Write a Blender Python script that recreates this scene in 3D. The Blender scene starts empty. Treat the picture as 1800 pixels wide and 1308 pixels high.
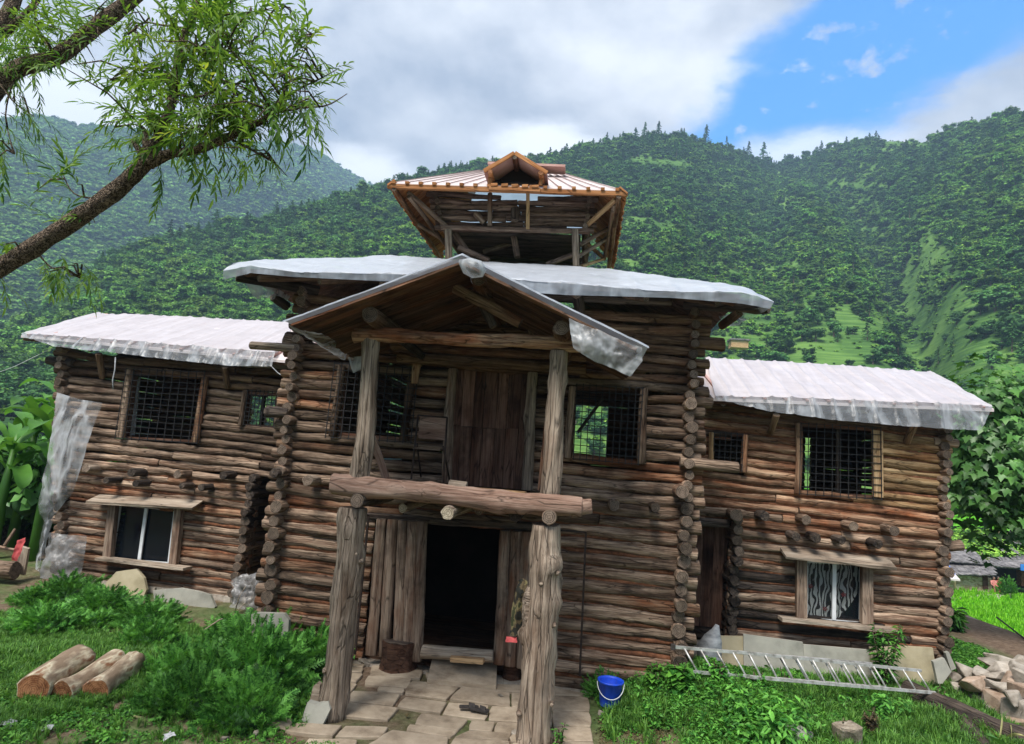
import bpy, bmesh, math, random
import numpy as np
from mathutils import Vector, Matrix, noise

rad = math.radians
S = bpy.context.scene
COL = S.collection
random.seed(11)
rng = np.random.default_rng(7)

# ------------------------------------------------------------------ camera
# Camera axes measured from the vanishing points of the building.
FPX = 1077.73
RM = np.array([[0.99046463, 0.06814417, -0.1197338],
               [0.10851582, 0.14955121, 0.98278113],
               [0.08487714, -0.98640296, 0.14073046]])
CAM = np.array([0.0, -9.74, 3.3])
cd = bpy.data.cameras.new('camera'); cam = bpy.data.objects.new('camera', cd); COL.objects.link(cam)
cd.sensor_width = 36; cd.lens = FPX / 1800 * 36; cd.clip_start = 0.05; cd.clip_end = 9000
mw = Matrix.Identity(4)
for i in range(3):
    mw[i][0] = RM[i, 0]; mw[i][1] = -RM[i, 1]; mw[i][2] = -RM[i, 2]; mw[i][3] = CAM[i]
cam.matrix_world = mw
S.camera = cam

# ------------------------------------------------------------------ world
SUN_EL, SUN_ROT = rad(55), rad(203)
w = bpy.data.worlds.new('World'); S.world = w; w.use_nodes = True
wt = w.node_tree; wn = wt.nodes; wl = wt.links; wn.clear()


def wnode(t, **k):
    n = wn.new(t)
    for a, b in k.items(): setattr(n, a, b)
    return n


wout = wnode('ShaderNodeOutputWorld'); bg = wnode('ShaderNodeBackground'); bg.inputs[1].default_value = 0.1
sky = wnode('ShaderNodeTexSky', sky_type='NISHITA'); sky.sun_disc = False
sky.sun_elevation = SUN_EL; sky.sun_rotation = SUN_ROT; sky.altitude = 1500; sky.air_density = 1.0; sky.dust_density = 0.3; sky.ozone_density = 2.0
tc = wnode('ShaderNodeTexCoord')
# clouds: a layered noise cover over the blue, with one open gap above the right-hand hill
mp = wnode('ShaderNodeMapping'); mp.inputs['Scale'].default_value = (1, 1, 2.2)
wl.new(tc.outputs['Generated'], mp.inputs[0])
nz = wnode('ShaderNodeTexNoise'); nz.inputs['Scale'].default_value = 3.0; nz.inputs['Detail'].default_value = 9; nz.inputs['Roughness'].default_value = 0.6
wl.new(mp.outputs[0], nz.inputs[0])
nz2 = wnode('ShaderNodeTexNoise'); nz2.inputs['Scale'].default_value = 9.0; nz2.inputs['Detail'].default_value = 8; nz2.inputs['Roughness'].default_value = 0.62
wl.new(mp.outputs[0], nz2.inputs[0])


def wmath(op, a, b=None, clamp=False):
    n = wnode('ShaderNodeMath', operation=op, use_clamp=clamp)
    for i, v in enumerate((a, b)):
        if v is None: continue
        if isinstance(v, (int, float)): n.inputs[i].default_value = v
        else: wl.new(v, n.inputs[i])
    return n.outputs[0]


def wsep():
    n = wnode('ShaderNodeVectorMath', operation='NORMALIZE'); wl.new(tc.outputs['Generated'], n.inputs[0])
    return n.outputs[0]


ndir = wsep()


def wdist(v, sc):
    """angular distance from a compass direction, stretched by sc, warped by the cloud noise"""
    d = np.array(v, float); d /= np.linalg.norm(d)
    s = wnode('ShaderNodeVectorMath', operation='SUBTRACT'); wl.new(ndir, s.inputs[0]); s.inputs[1].default_value = tuple(d)
    # local frame
    up = np.array([0, 0, 1.0]); rt = np.cross(d, up); rt /= np.linalg.norm(rt); u2 = np.cross(rt, d)
    ca, sa = math.cos(rad(sc[2])), math.sin(rad(sc[2]))
    e1 = rt * ca + u2 * sa; e2 = -rt * sa + u2 * ca
    o = []
    for e, k in ((e1, sc[0]), (e2, sc[1])):
        q = wnode('ShaderNodeVectorMath', operation='DOT_PRODUCT'); wl.new(s.outputs[0], q.inputs[0]); q.inputs[1].default_value = tuple(e / k)
        o.append(wmath('POWER', wmath('ABSOLUTE', q.outputs['Value']), 2.0))
    return wmath('SQRT', wmath('ADD', o[0], o[1]))


def cdir(px, py):
    d = RM @ np.array([px - 900, py - 654, FPX]); return d / np.linalg.norm(d)


g1 = wdist(cdir(1540, 85), (0.27, 0.105, 24))
g2 = wdist(cdir(1370, 190), (0.085, 0.07, -20))
gap = wmath('MINIMUM', g1, g2)
gap = wmath('ADD', gap, wmath('MULTIPLY', wmath('SUBTRACT', nz.outputs[0], 0.5), 1.3))
gap = wmath('ADD', gap, wmath('MULTIPLY', wmath('SUBTRACT', nz2.outputs[0], 0.5), 0.9))
mr = wnode('ShaderNodeMapRange'); mr.interpolation_type = 'SMOOTHERSTEP'
wl.new(gap, mr.inputs['Value']); mr.inputs['From Min'].default_value = 0.62; mr.inputs['From Max'].default_value = 1.32
# little wisps inside the gap
wis = wnode('ShaderNodeTexNoise'); wis.inputs['Scale'].default_value = 17; wis.inputs['Detail'].default_value = 8; wis.inputs['Roughness'].default_value = 0.6
mp3 = wnode('ShaderNodeMapping'); mp3.inputs['Location'].default_value = (3.3, 1.2, 0.4); mp3.inputs['Scale'].default_value = (1, 1, 1.6)
wl.new(tc.outputs['Generated'], mp3.inputs[0]); wl.new(mp3.outputs[0], wis.inputs[0])
wr = wnode('ShaderNodeMapRange'); wl.new(wis.outputs[0], wr.inputs['Value']); wr.inputs['From Min'].default_value = 0.57; wr.inputs['From Max'].default_value = 0.73
wr.inputs['To Max'].default_value = 0.9
mask = wmath('MAXIMUM', mr.outputs[0], wr.outputs[0])
# blue of the open sky, a little more saturated as the phone shows it
tint = wnode('ShaderNodeMixRGB', blend_type='MULTIPLY'); tint.inputs[0].default_value = 1
wl.new(sky.outputs[0], tint.inputs[1]); tint.inputs[2].default_value = (0.26, 1.75, 2.7, 1)
# cloud colour: soft grey-blue with paler billows
cr = wnode('ShaderNodeValToRGB'); e = cr.color_ramp.elements
e[0].position = 0.36; e[0].color = (0.33, 0.37, 0.46, 1); e[1].position = 0.66; e[1].color = (0.90, 0.91, 0.94, 1)
nz3 = wnode('ShaderNodeTexNoise'); nz3.inputs['Scale'].default_value = 3.1; nz3.inputs['Detail'].default_value = 9; nz3.inputs['Roughness'].default_value = 0.58
wl.new(mp3.outputs[0], nz3.inputs[0]); wl.new(nz3.outputs[0], cr.inputs[0])
csc = wnode('ShaderNodeMixRGB', blend_type='MULTIPLY'); csc.inputs[0].default_value = 1
wl.new(cr.outputs[0], csc.inputs[1]); csc.inputs[2].default_value = (7.6, 7.6, 7.6, 1)
# brighter thin cloud low over the ridges
glow = None
for dpx, dpy, rx_, ry_ in ((120, 195, .26, .07), (965, 262, .10, .045), (1420, 268, .13, .035), (640, 300, .10, .04)):
    q_ = wnode('ShaderNodeMapRange'); q_.interpolation_type = 'SMOOTHSTEP'; wl.new(wmath('ADD', wdist(cdir(dpx, dpy), (rx_, ry_, 0)), wmath('MULTIPLY', wmath('SUBTRACT', nz2.outputs[0], 0.5), 1.4)), q_.inputs['Value'])
    q_.inputs['From Min'].default_value = 0.3; q_.inputs['From Max'].default_value = 1.25; q_.inputs['To Min'].default_value = 0.85; q_.inputs['To Max'].default_value = 0
    glow = q_.outputs[0] if glow is None else wmath('MAXIMUM', glow, q_.outputs[0])
cg = wnode('ShaderNodeMixRGB'); wl.new(glow, cg.inputs[0]); wl.new(csc.outputs[0], cg.inputs[1]); cg.inputs[2].default_value = (9.0, 9.1, 9.3, 1)
mask = wmath('MAXIMUM', mask, wmath('MULTIPLY', glow, 0.9)); csc = cg
mix = wnode('ShaderNodeMixRGB'); wl.new(mask, mix.inputs[0]); wl.new(tint.outputs[0], mix.inputs[1]); wl.new(csc.outputs[0], mix.inputs[2])
wl.new(mix.outputs[0], bg.inputs[0]); wl.new(bg.outputs[0], wout.inputs[0])

# ------------------------------------------------------------------ sun and exposure
sd = bpy.data.lights.new('sun', 'SUN'); sd.energy = 3.7; sd.angle = rad(22); sd.color = (1, 0.95, 0.88)
sun = bpy.data.objects.new('sun', sd); COL.objects.link(sun)
# light arrives from high behind the camera's left shoulder
sv = Vector((math.sin(SUN_ROT) * math.cos(SUN_EL), math.cos(SUN_ROT) * math.cos(SUN_EL), math.sin(SUN_EL)))
sun.rotation_euler = sv.to_track_quat('Z', 'Y').to_euler()
S.view_settings.view_transform = 'Standard'; S.view_settings.look = 'None'
S.view_settings.exposure = 1.04; S.view_settings.gamma = 1; S.view_settings.use_curve_mapping = False
S.render.engine = 'CYCLES'
S.cycles.max_bounces = 5; S.cycles.diffuse_bounces = 3; S.cycles.glossy_bounces = 2; S.cycles.transmission_bounces = 3; S.cycles.transparent_max_bounces = 8; S.cycles.volume_bounces = 0


# ------------------------------------------------------------------ measuring helpers
def at(px, py, Y=None, Z=None):
    """point of the real scene seen at a measured spot of the photograph, on the plane Y or Z"""
    d = RM @ np.array([px - 900.0, py - 654.0, FPX])
    t = (Y - CAM[1]) / d[1] if Y is not None else (Z - CAM[2]) / d[2]
    p = CAM + t * d
    return Vector(p)


def sm(a, b, x):
    t = np.clip((x - a) / (b - a), 0, 1); return t * t * (3 - 2 * t)


def gz(X, Y):
    """height of the ground near the house"""
    X = np.asarray(X, float); Y = np.asarray(Y, float)
    z = 0.10 * sm(0.7, 2.2, X) * sm(-2.5, 0.5, Y) + 0.06 * sm(3.6, 5.2, -X)
    z = z + 0.10 * sm(1.9, 2.4, Y) * sm(0.6, 1.6, np.abs(X + 1.5) - 2.5)
    z = z + 0.40 * np.exp(-((X - 1.95) / 0.95) ** 2 - ((Y + 0.15) / 0.85) ** 2)          # heap of soil at the tower corner
    r = np.hypot(X, Y + 9.74)
    z = z + 1.5 * sm(4.6, 1.6, r) * sm(-5.0, -7.0, Y)           # terrace the photographer stands on
    z = z + 1.5 * sm(-8.5, -11.0, Y)
    drop = np.maximum(sm(10.2, 19, X), sm(9.6, 24, Y))
    drop = np.maximum(drop, sm(-17, -30, X) * sm(-6, 4, Y))
    z = z * (1 - drop) - 4.3 * drop
    far = sm(60, 220, r)
    z = z + far * 2.5 + 6 * sm(75, 190, Y) * sm(5, 60, X)
    return z


def g(X, Y): return float(gz(X, Y))


# ------------------------------------------------------------------ materials
def mk(name):
    m = bpy.data.materials.new(name); m.use_nodes = True
    m.node_tree.nodes.clear()
    return m


class NT:
    def __init__(s, m): s.t = m.node_tree

    def n(s, ty, ins=None, **k):
        n = s.t.nodes.new(ty)
        for a, b in k.items(): setattr(n, a, b)
        for a, b in (ins or {}).items():
            if hasattr(b, 'is_output') or isinstance(b, bpy.types.NodeSocket): s.t.links.new(b, n.inputs[a])
            else: n.inputs[a].default_value = b
        return n

    def ramp(s, fac, stops):
        n = s.n('ShaderNodeValToRGB', {0: fac}); e = n.color_ramp.elements
        while len(e) < len(stops): e.new(0.5)
        for i, (p, c) in enumerate(stops):
            e[i].position = p; e[i].color = (*c, 1)
        return n.outputs[0]

    def coord(s, which='Object', scale=(1, 1, 1), rnd=True):
        tc = s.n('ShaderNodeTexCoord')
        v = tc.outputs[which]
        if rnd:
            oi = s.n('ShaderNodeObjectInfo')
            mu = s.n('ShaderNodeMath', {0: oi.outputs['Random'], 1: 60.0}, operation='MULTIPLY')
            ad = s.n('ShaderNodeVectorMath', {0: v, 1: mu.outputs[0]}, operation='ADD'); v = ad.outputs[0]
        mp = s.n('ShaderNodeMapping', {0: v, 'Scale': scale})
        return mp.outputs[0]

    def noise(s, v, sc, det=5, ro=0.6, dist=0.0):
        return s.n('ShaderNodeTexNoise', {'Vector': v, 'Scale': sc, 'Detail': det, 'Roughness': ro, 'Distortion': dist}).outputs[0]

    def mix(s, f, a, b, mode='MIX'):
        n = s.n('ShaderNodeMixRGB', {0: f, 1: a if not isinstance(a, tuple) else (*a, 1), 2: b if not isinstance(b, tuple) else (*b, 1)}, blend_type=mode)
        return n.outputs[0]

    def rng(s, v, a, b, c=0.0, d=1.0):
        return s.n('ShaderNodeMapRange', {'Value': v, 'From Min': a, 'From Max': b, 'To Min': c, 'To Max': d}).outputs[0]

    def val(s, col, f):
        return s.n('ShaderNodeHueSaturation', {'Value': f, 'Color': col}).outputs[0]

    def finish(s, col, rough=0.8, bump=None, bs=0.4, bd=0.02, spec=0.3, metal=0.0):
        p = s.n('ShaderNodeBsdfPrincipled', {'Roughness': rough, 'Specular IOR Level': spec, 'Metallic': metal})
        if isinstance(col, tuple): p.inputs['Base Color'].default_value = (*col, 1)
        else: s.t.links.new(col, p.inputs['Base Color'])
        if bump is not None:
            b = s.n('ShaderNodeBump', {'Strength': bs, 'Distance': bd, 'Height': bump})
            s.t.links.new(b.outputs[0], p.inputs['Normal'])
        s.t.links.new(p.outputs[0], s.n('ShaderNodeOutputMaterial').inputs[0])
        return p


M = {}


def wood(name, dark, mid, light, red=(0.22, 0.07, 0.03), redamt=0.5, ax=0, bump=1.0, vr=(0.6, 1.3), stain=0.72, freq=11):
    m = mk(name); t = NT(m)
    sc = [freq, freq, freq]; sc[ax] = 0.9
    v = t.coord(scale=tuple(sc))
    sc2 = [2.6, 2.6, 2.6]; sc2[ax] = 0.9
    v2 = t.coord(scale=tuple(sc2))
    n1 = t.noise(v, 1.0, 8, 0.68, 0.25)
    sc3 = [34, 34, 34]; sc3[ax] = 2.4
    n3 = t.noise(t.coord(scale=tuple(sc3)), 1.0, 4, 0.6)
    nm = t.n('ShaderNodeMath', {0: n1, 1: t.n('ShaderNodeMath', {0: n3, 1: 0.35}, operation='MULTIPLY').outputs[0]}, operation='ADD').outputs[0]
    c = t.ramp(nm, [(0.42, dark), (0.58, mid), (0.84, light)])
    n2 = t.noise(v2, 1.0, 5, 0.6)
    rm = t.rng(n2, 0.60 - 0.18 * redamt, 0.72 - 0.1 * redamt, 0, min(1, 0.25 + redamt))
    redc = t.mix(t.rng(nm, 0.45, 0.85), tuple(x * 0.35 for x in red), red)
    c = t.mix(rm, c, redc)
    n4 = t.noise(t.coord(scale=(1.1, 1.1, 1.1)), 1.7, 4, 0.6)
    c = t.mix(t.rng(n4, 0.50, 0.72, 0, stain), c, tuple(x * 0.55 for x in dark))
    oi = t.n('ShaderNodeObjectInfo').outputs['Random']
    c = t.val(c, t.rng(oi, 0, 1, vr[0], vr[1]))
    # deep weather checks
    sc5 = [9, 9, 9]; sc5[ax] = 0.55
    vo = t.n('ShaderNodeTexVoronoi', {'Vector': t.coord(scale=tuple(sc5)), 'Scale': 1.5}, feature='DISTANCE_TO_EDGE').outputs[0]
    ck = t.rng(vo, 0.0, 0.035, 0.35, 1.0)
    c = t.mix(1.0, c, t.n('ShaderNodeCombineColor', {0: ck, 1: ck, 2: ck}).outputs[0], 'MULTIPLY')
    h = t.n('ShaderNodeMath', {0: nm, 1: t.n('ShaderNodeMath', {0: ck, 1: 0.4}, operation='MULTIPLY').outputs[0]}, operation='ADD').outputs[0]
    t.finish(c, 0.85, h, bump, 0.05, 0.18)
    return m


M['log'] = wood('weathered_log', (0.015, 0.010, 0.008), (0.150, 0.094, 0.062), (0.49, 0.355, 0.255), (0.24, 0.10, 0.055), 0.3, vr=(0.5, 1.3))
M['log_low'] = wood('lower_log', (0.014, 0.010, 0.008), (0.160, 0.100, 0.067), (0.53, 0.39, 0.28), (0.22, 0.09, 0.05), 0.25, vr=(0.5, 1.3))
M['log_up'] = wood('upper_log', (0.020, 0.012, 0.009), (0.14, 0.080, 0.048), (0.36, 0.235, 0.15), (0.20, 0.07, 0.03), 0.5, vr=(0.5, 1.15))
M['log_gold'] = wood('golden_log', (0.06, 0.03, 0.015), (0.29, 0.17, 0.08), (0.60, 0.42, 0.23), (0.33, 0.15, 0.06), 0.6)
M['log_red'] = wood('reddish_log', (0.040, 0.020, 0.012), (0.23, 0.12, 0.07), (0.54, 0.36, 0.23), (0.34, 0.12, 0.05), 0.8)
M['log_dark'] = wood('dark_log', (0.010, 0.008, 0.007), (0.045, 0.035, 0.03), (0.15, 0.115, 0.09), (0.10, 0.05, 0.03), 0.2)
M['pav_log'] = wood('pavilion_log', (0.020, 0.012, 0.010), (0.125, 0.078, 0.058), (0.34, 0.24, 0.185), (0.13, 0.05, 0.03), 0.3)
M['post'] = wood('post_wood', (0.035, 0.025, 0.019), (0.20, 0.148, 0.108), (0.50, 0.40, 0.31), (0.26, 0.13, 0.07), 0.15, vr=(0.9, 1.15), stain=0.35, freq=15)
M['beam'] = wood('front_beam', (0.05, 0.027, 0.020), (0.20, 0.118, 0.085), (0.40, 0.28, 0.215), (0.28, 0.14, 0.09), 0.3, vr=(1.0, 1.1), stain=0.2, bump=0.45, freq=7)
M['door'] = wood('door_plank', (0.020, 0.010, 0.008), (0.125, 0.064, 0.043), (0.27, 0.155, 0.11), (0.15, 0.055, 0.03), 0.6, bump=0.4)
M['plank'] = wood('door_half_log', (0.04, 0.025, 0.018), (0.19, 0.125, 0.09), (0.42, 0.32, 0.24), (0.28, 0.11, 0.05), 0.5, bump=0.5, vr=(0.75, 1.1))
M['board'] = wood('weathered_board', (0.07, 0.05, 0.035), (0.28, 0.215, 0.16), (0.50, 0.42, 0.33), (0.26, 0.15, 0.09), 0.2, bump=0.4, vr=(0.85, 1.1))
M['roofwood'] = wood('roof_board', (0.022, 0.012, 0.009), (0.10, 0.055, 0.036), (0.24, 0.14, 0.09), (0.20, 0.075, 0.035), 0.6, vr=(0.6, 1.3))
M['newwood'] = wood('fresh_timber', (0.16, 0.08, 0.04), (0.40, 0.24, 0.12), (0.60, 0.42, 0.24), (0.45, 0.20, 0.08), 0.4, bump=0.25, vr=(0.8, 1.15), stain=0.2)
M['orangewood'] = wood('orange_timber', (0.16, 0.055, 0.02), (0.42, 0.17, 0.06), (0.58, 0.29, 0.13), (0.42, 0.13, 0.04), 0.5, bump=0.3, vr=(0.7, 1.15), stain=0.3)
M['stump'] = wood('stump_bark', (0.02, 0.011, 0.008), (0.11, 0.055, 0.035), (0.24, 0.13, 0.085), (0.2, 0.07, 0.04), 0.5)
M['barkw'] = wood('old_wood', (0.022, 0.016, 0.012), (0.10, 0.075, 0.055), (0.26, 0.21, 0.16), (0.10, 0.06, 0.04), 0.1, bump=1.0, vr=(0.95, 1.05), freq=18)


def barkmat():
    m = mk('tree_bark'); t = NT(m)
    v = t.coord('Object', (1, 1, 1), False)
    wv = t.n('ShaderNodeVectorMath', {0: v, 1: t.n('ShaderNodeTexNoise', {'Vector': v, 'Scale': 6.0, 'Detail': 3}).outputs['Color']}, operation='ADD').outputs[0]
    # fissures stretched along the lean of the main limb
    mp = t.n('ShaderNodeMapping', {0: wv, 'Rotation': (0, rad(43), 0), 'Scale': (5, 22, 22)}).outputs[0]
    vo = t.n('ShaderNodeTexVoronoi', {'Vector': mp, 'Scale': 1.0}, feature='DISTANCE_TO_EDGE').outputs[0]
    n1 = t.noise(v, 18, 6, 0.65)
    f = t.n('ShaderNodeMath', {0: t.rng(vo, 0, 0.18), 1: n1}, operation='MULTIPLY').outputs[0]
    c = t.ramp(f, [(0.05, (0.022, 0.015, 0.011)), (0.25, (0.12, 0.083, 0.056)), (0.5, (0.27, 0.20, 0.145))])
    t.finish(c, 0.9, f, 1.0, 0.03, 0.2)
    return m


M['bark'] = barkmat()


def endgrain(name, c1, c2, rw=0.3):
    m = mk(name); t = NT(m)
    v = t.coord(scale=(0.0, 1, 1), rnd=False)
    wv = t.n('ShaderNodeTexWave', {'Vector': v, 'Scale': 14.0, 'Distortion': 2.5, 'Detail': 3.0, 'Detail Scale': 1.5}, wave_type='RINGS', rings_direction='X')
    nn = t.noise(t.coord(scale=(5, 9, 9)), 1.5, 6, 0.7)
    f = t.n('ShaderNodeMath', {0: t.rng(wv.outputs[1], 0, 1, 0, rw), 1: nn}, operation='ADD').outputs[0]
    c = t.ramp(f, [(0.40, c1), (0.85, c2)])
    vo = t.n('ShaderNodeTexVoronoi', {'Vector': t.coord(scale=(0, 9, 9)), 'Scale': 1.2}, feature='DISTANCE_TO_EDGE').outputs[0]
    ck = t.rng(vo, 0, 0.03, 0.3, 1)
    c = t.mix(1.0, c, t.n('ShaderNodeCombineColor', {0: ck, 1: ck, 2: ck}).outputs[0], 'MULTIPLY')
    oi = t.n('ShaderNodeObjectInfo').outputs['Random']
    c = t.val(c, t.rng(oi, 0, 1, 0.55, 1.25))
    t.finish(c, 0.85, f, 0.5, 0.01, 0.2)
    return m


M['end'] = endgrain('log_end_grain', (0.05, 0.036, 0.028), (0.24, 0.18, 0.135))
M['end_red'] = endgrain('fresh_end_grain', (0.15, 0.05, 0.02), (0.55, 0.27, 0.13), 0.12)
M['end_pale'] = endgrain('pale_end_grain', (0.20, 0.15, 0.10), (0.55, 0.47, 0.34))


def simple(name, stops, scale=(4, 4, 4), det=6, rough=0.85, bs=0.4, bd=0.02, which='Object', rnd=True, vr=None, spec=0.3, ro=0.6, metal=0.0):
    m = mk(name); t = NT(m)
    n1 = t.noise(t.coord(which, scale, rnd), 1.0, det, ro)
    c = t.ramp(n1, stops)
    if vr: c = t.val(c, t.rng(t.n('ShaderNodeObjectInfo').outputs['Random'], 0, 1, vr[0], vr[1]))
    t.finish(c, rough, n1, bs, bd, spec, metal)
    return m


M['clay'] = simple('red_clay', [(0.3, (0.07, 0.028, 0.015)), (0.5, (0.17, 0.068, 0.033)), (0.72, (0.29, 0.125, 0.065))], (9, 9, 9), 7, 0.95, 0.8, 0.03)
M['flag'] = simple('flagstone', [(0.28, (0.17, 0.125, 0.085)), (0.5, (0.37, 0.295, 0.215)), (0.75, (0.52, 0.425, 0.32))], (3, 3, 9), 8, 0.85, 0.45, 0.02, vr=(0.8, 1.12), ro=0.66)
M['slab'] = simple('grey_slab', [(0.3, (0.24, 0.235, 0.20)), (0.5, (0.36, 0.35, 0.30)), (0.75, (0.46, 0.44, 0.37))], (2.5, 2.5, 2.5), 8, 0.85, 0.3, 0.015, vr=(0.85, 1.1))
M['slab_y'] = simple('yellow_slab', [(0.3, (0.27, 0.23, 0.14)), (0.5, (0.42, 0.36, 0.235)), (0.75, (0.52, 0.45, 0.31))], (2.5, 2.5, 2.5), 8, 0.85, 0.3, 0.015, vr=(0.9, 1.1))
M['stone'] = simple('pile_stone', [(0.3, (0.15, 0.125, 0.10)), (0.5, (0.31, 0.27, 0.225)), (0.75, (0.50, 0.45, 0.385))], (5, 5, 7), 8, 0.9, 0.6, 0.03, vr=(0.75, 1.25))
M['stone_r'] = simple('rusty_stone', [(0.3, (0.24, 0.16, 0.11)), (0.5, (0.42, 0.31, 0.23)), (0.75, (0.54, 0.44, 0.36))], (5, 5, 7), 8, 0.9, 0.6, 0.03, vr=(0.85, 1.1))
M['iron'] = simple('rusty_iron', [(0.3, (0.012, 0.009, 0.008)), (0.7, (0.05, 0.03, 0.022))], (12, 12, 12), 5, 0.7, 0.2, 0.003)
M['wire'] = simple('dark_wire', [(0.3, (0.008, 0.008, 0.009)), (0.7, (0.03, 0.028, 0.028))], (8, 8, 8), 3, 0.6, 0.1, 0.002)
M['tin'] = simple('pink_tin_sheet', [(0.3, (0.38, 0.20, 0.17)), (0.5, (0.52, 0.31, 0.27)), (0.7, (0.62, 0.42, 0.38))], (2, 2, 2), 6, 0.6, 0.1, 0.005)
M['tin_pale'] = simple('pale_roof_sheet', [(0.3, (0.50, 0.42, 0.41)), (0.5, (0.62, 0.54, 0.53)), (0.7, (0.70, 0.64, 0.63))], (1.3, 1.3, 1.3), 6, 0.6, 0.1, 0.005)
M['rib'] = simple('seam', [(0.3, (0.30, 0.22, 0.20)), (0.7, (0.42, 0.33, 0.31))], (3, 3, 3), 3, 0.6)
M['alu'] = simple('aluminium', [(0.32, (0.26, 0.24, 0.21)), (0.5, (0.52, 0.51, 0.49)), (0.7, (0.70, 0.70, 0.69))], (9, 9, 9), 4, 0.45, 0.1, 0.002, metal=0.35, spec=0.5)
M['white'] = simple('white_frame', [(0.3, (0.55, 0.57, 0.58)), (0.7, (0.74, 0.76, 0.77))], (6, 6, 6), 4, 0.5, 0.05, 0.002)
M['bluepl'] = simple('blue_plastic', [(0.3, (0.02, 0.06, 0.42)), (0.48, (0.006, 0.065, 0.62)), (0.7, (0.010, 0.085, 0.74))], (14, 14, 5), 6, 0.5, 0.05, 0.002, spec=0.5)
M['rubber'] = simple('dark_rubber', [(0.3, (0.02, 0.018, 0.018)), (0.7, (0.07, 0.06, 0.055))], (20, 20, 20), 4, 0.8, 0.2, 0.003)
M['sack'] = simple('woven_sack', [(0.3, (0.18, 0.19, 0.20)), (0.7, (0.50, 0.51, 0.52))], (5, 5, 14), 6, 0.7, 0.4, 0.02)
M['redcloth'] = simple('red_cloth', [(0.3, (0.25, 0.03, 0.03)), (0.7, (0.55, 0.10, 0.10))], (9, 9, 4), 5, 0.8, 0.4, 0.01)
M['bluetarp'] = simple('blue_tarp', [(0.3, (0.03, 0.16, 0.55)), (0.7, (0.06, 0.25, 0.72))], (1, 1, 1), 4, 0.5, 0.2, 0.02)
M['dirtrock'] = simple('earthy_rock', [(0.3, (0.13, 0.10, 0.075)), (0.55, (0.30, 0.25, 0.19)), (0.75, (0.48, 0.43, 0.35))], (9, 9, 9), 8, 0.95, 0.9, 0.04)
M['slate'] = simple('roof_slate', [(0.3, (0.07, 0.065, 0.065)), (0.5, (0.16, 0.15, 0.15)), (0.75, (0.33, 0.31, 0.30))], (2.2, 2.2, 2.2), 5, 0.8, 0.4, 0.03)
M['dark'] = simple('inside_shade', [(0.3, (0.010, 0.008, 0.007)), (0.7, (0.03, 0.022, 0.018))], (2, 2, 2), 3, 0.95, 0.1, 0.01)  # near-black; the shade of deep insides is put into this colour
M['floorwood'] = M['roofwood']


def masonry():
    m = mk('rubble_masonry'); t = NT(m)
    v = t.coord('Object', (1, 1, 1.9), False)
    vo = t.n('ShaderNodeTexVoronoi', {'Vector': v, 'Scale': 3.6}, feature='DISTANCE_TO_EDGE').outputs[0]
    vc = t.n('ShaderNodeTexVoronoi', {'Vector': v, 'Scale': 3.6})
    c = t.ramp(t.n('ShaderNodeSeparateColor', {0: vc.outputs[1]}).outputs[0], [(0.1, (0.40, 0.29, 0.17)), (0.5, (0.60, 0.47, 0.30)), (0.9, (0.70, 0.60, 0.44))])
    k = t.rng(vo, 0, 0.05, 0.6, 1)
    c = t.mix(1.0, c, t.n('ShaderNodeCombineColor', {0: k, 1: k, 2: k}).outputs[0], 'MULTIPLY')
    t.finish(c, 0.9, k, 0.6, 0.06)
    return m


M['masonry'] = masonry()


def leafmat(name, lo, hi, tr=0.35, rough=0.5, sc=1.5, back=None, vr=(0.7, 1.3), gloss=0.25, alt=None):
    m = mk(name); t = NT(m)
    n1 = t.noise(t.coord('Object', (sc, sc, sc)), 1.0, 3, 0.6)
    oi = t.n('ShaderNodeObjectInfo').outputs['Random']
    geo = t.n('ShaderNodeNewGeometry')
    f = t.n('ShaderNodeMath', {0: n1, 1: t.rng(geo.outputs['Random Per Island'], 0, 1, -0.22, 0.22)}, operation='ADD').outputs[0]
    c = t.ramp(f, [(0.30, lo), (0.68, hi)])
    if alt:
        o7 = t.n('ShaderNodeMath', {0: t.n('ShaderNodeMath', {0: oi, 1: 7.31}, operation='MULTIPLY').outputs[0]}, operation='FRACT').outputs[0]
        c = t.mix(t.rng(o7, 0.45, 0.95, 0, 0.8), c, alt)
    c = t.val(c, t.rng(oi, 0, 1, vr[0], vr[1]))
    p = t.n('ShaderNodeBsdfPrincipled', {'Base Color': c, 'Roughness': rough, 'Specular IOR Level': gloss})
    tr_ = t.n('ShaderNodeBsdfTranslucent', {'Color': t.mix(1.0, c, (1.25, 1.2, 0.7), 'MULTIPLY')})
    mx = t.n('ShaderNodeMixShader', {0: tr, 1: p.outputs[0], 2: tr_.outputs[0]})
    t.t.links.new(mx.outputs[0], t.n('ShaderNodeOutputMaterial').inputs[0])
    return m


M['willow'] = leafmat('willow_leaf', (0.045, 0.125, 0.02), (0.20, 0.34, 0.055), 0.45, 0.45, 1.2)
M['willow_y'] = leafmat('young_willow_leaf', (0.16, 0.30, 0.04), (0.36, 0.44, 0.07), 0.45, 0.45, 1.2)
M['bigleaf'] = leafmat('broad_leaf', (0.035, 0.12, 0.03), (0.12, 0.30, 0.055), 0.25, 0.42, 0.5, gloss=0.4)
M['banana'] = leafmat('banana_leaf', (0.03, 0.12, 0.03), (0.14, 0.34, 0.055), 0.35, 0.45, 0.9, gloss=0.3)
M['marigold'] = leafmat('feathery_leaf', (0.030, 0.12, 0.022), (0.16, 0.41, 0.075), 0.3, 0.5, 2.0, vr=(0.8, 1.2))
M['clover'] = leafmat('ground_cover_leaf', (0.030, 0.125, 0.02), (0.14, 0.36, 0.05), 0.3, 0.5, 0.8)
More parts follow.
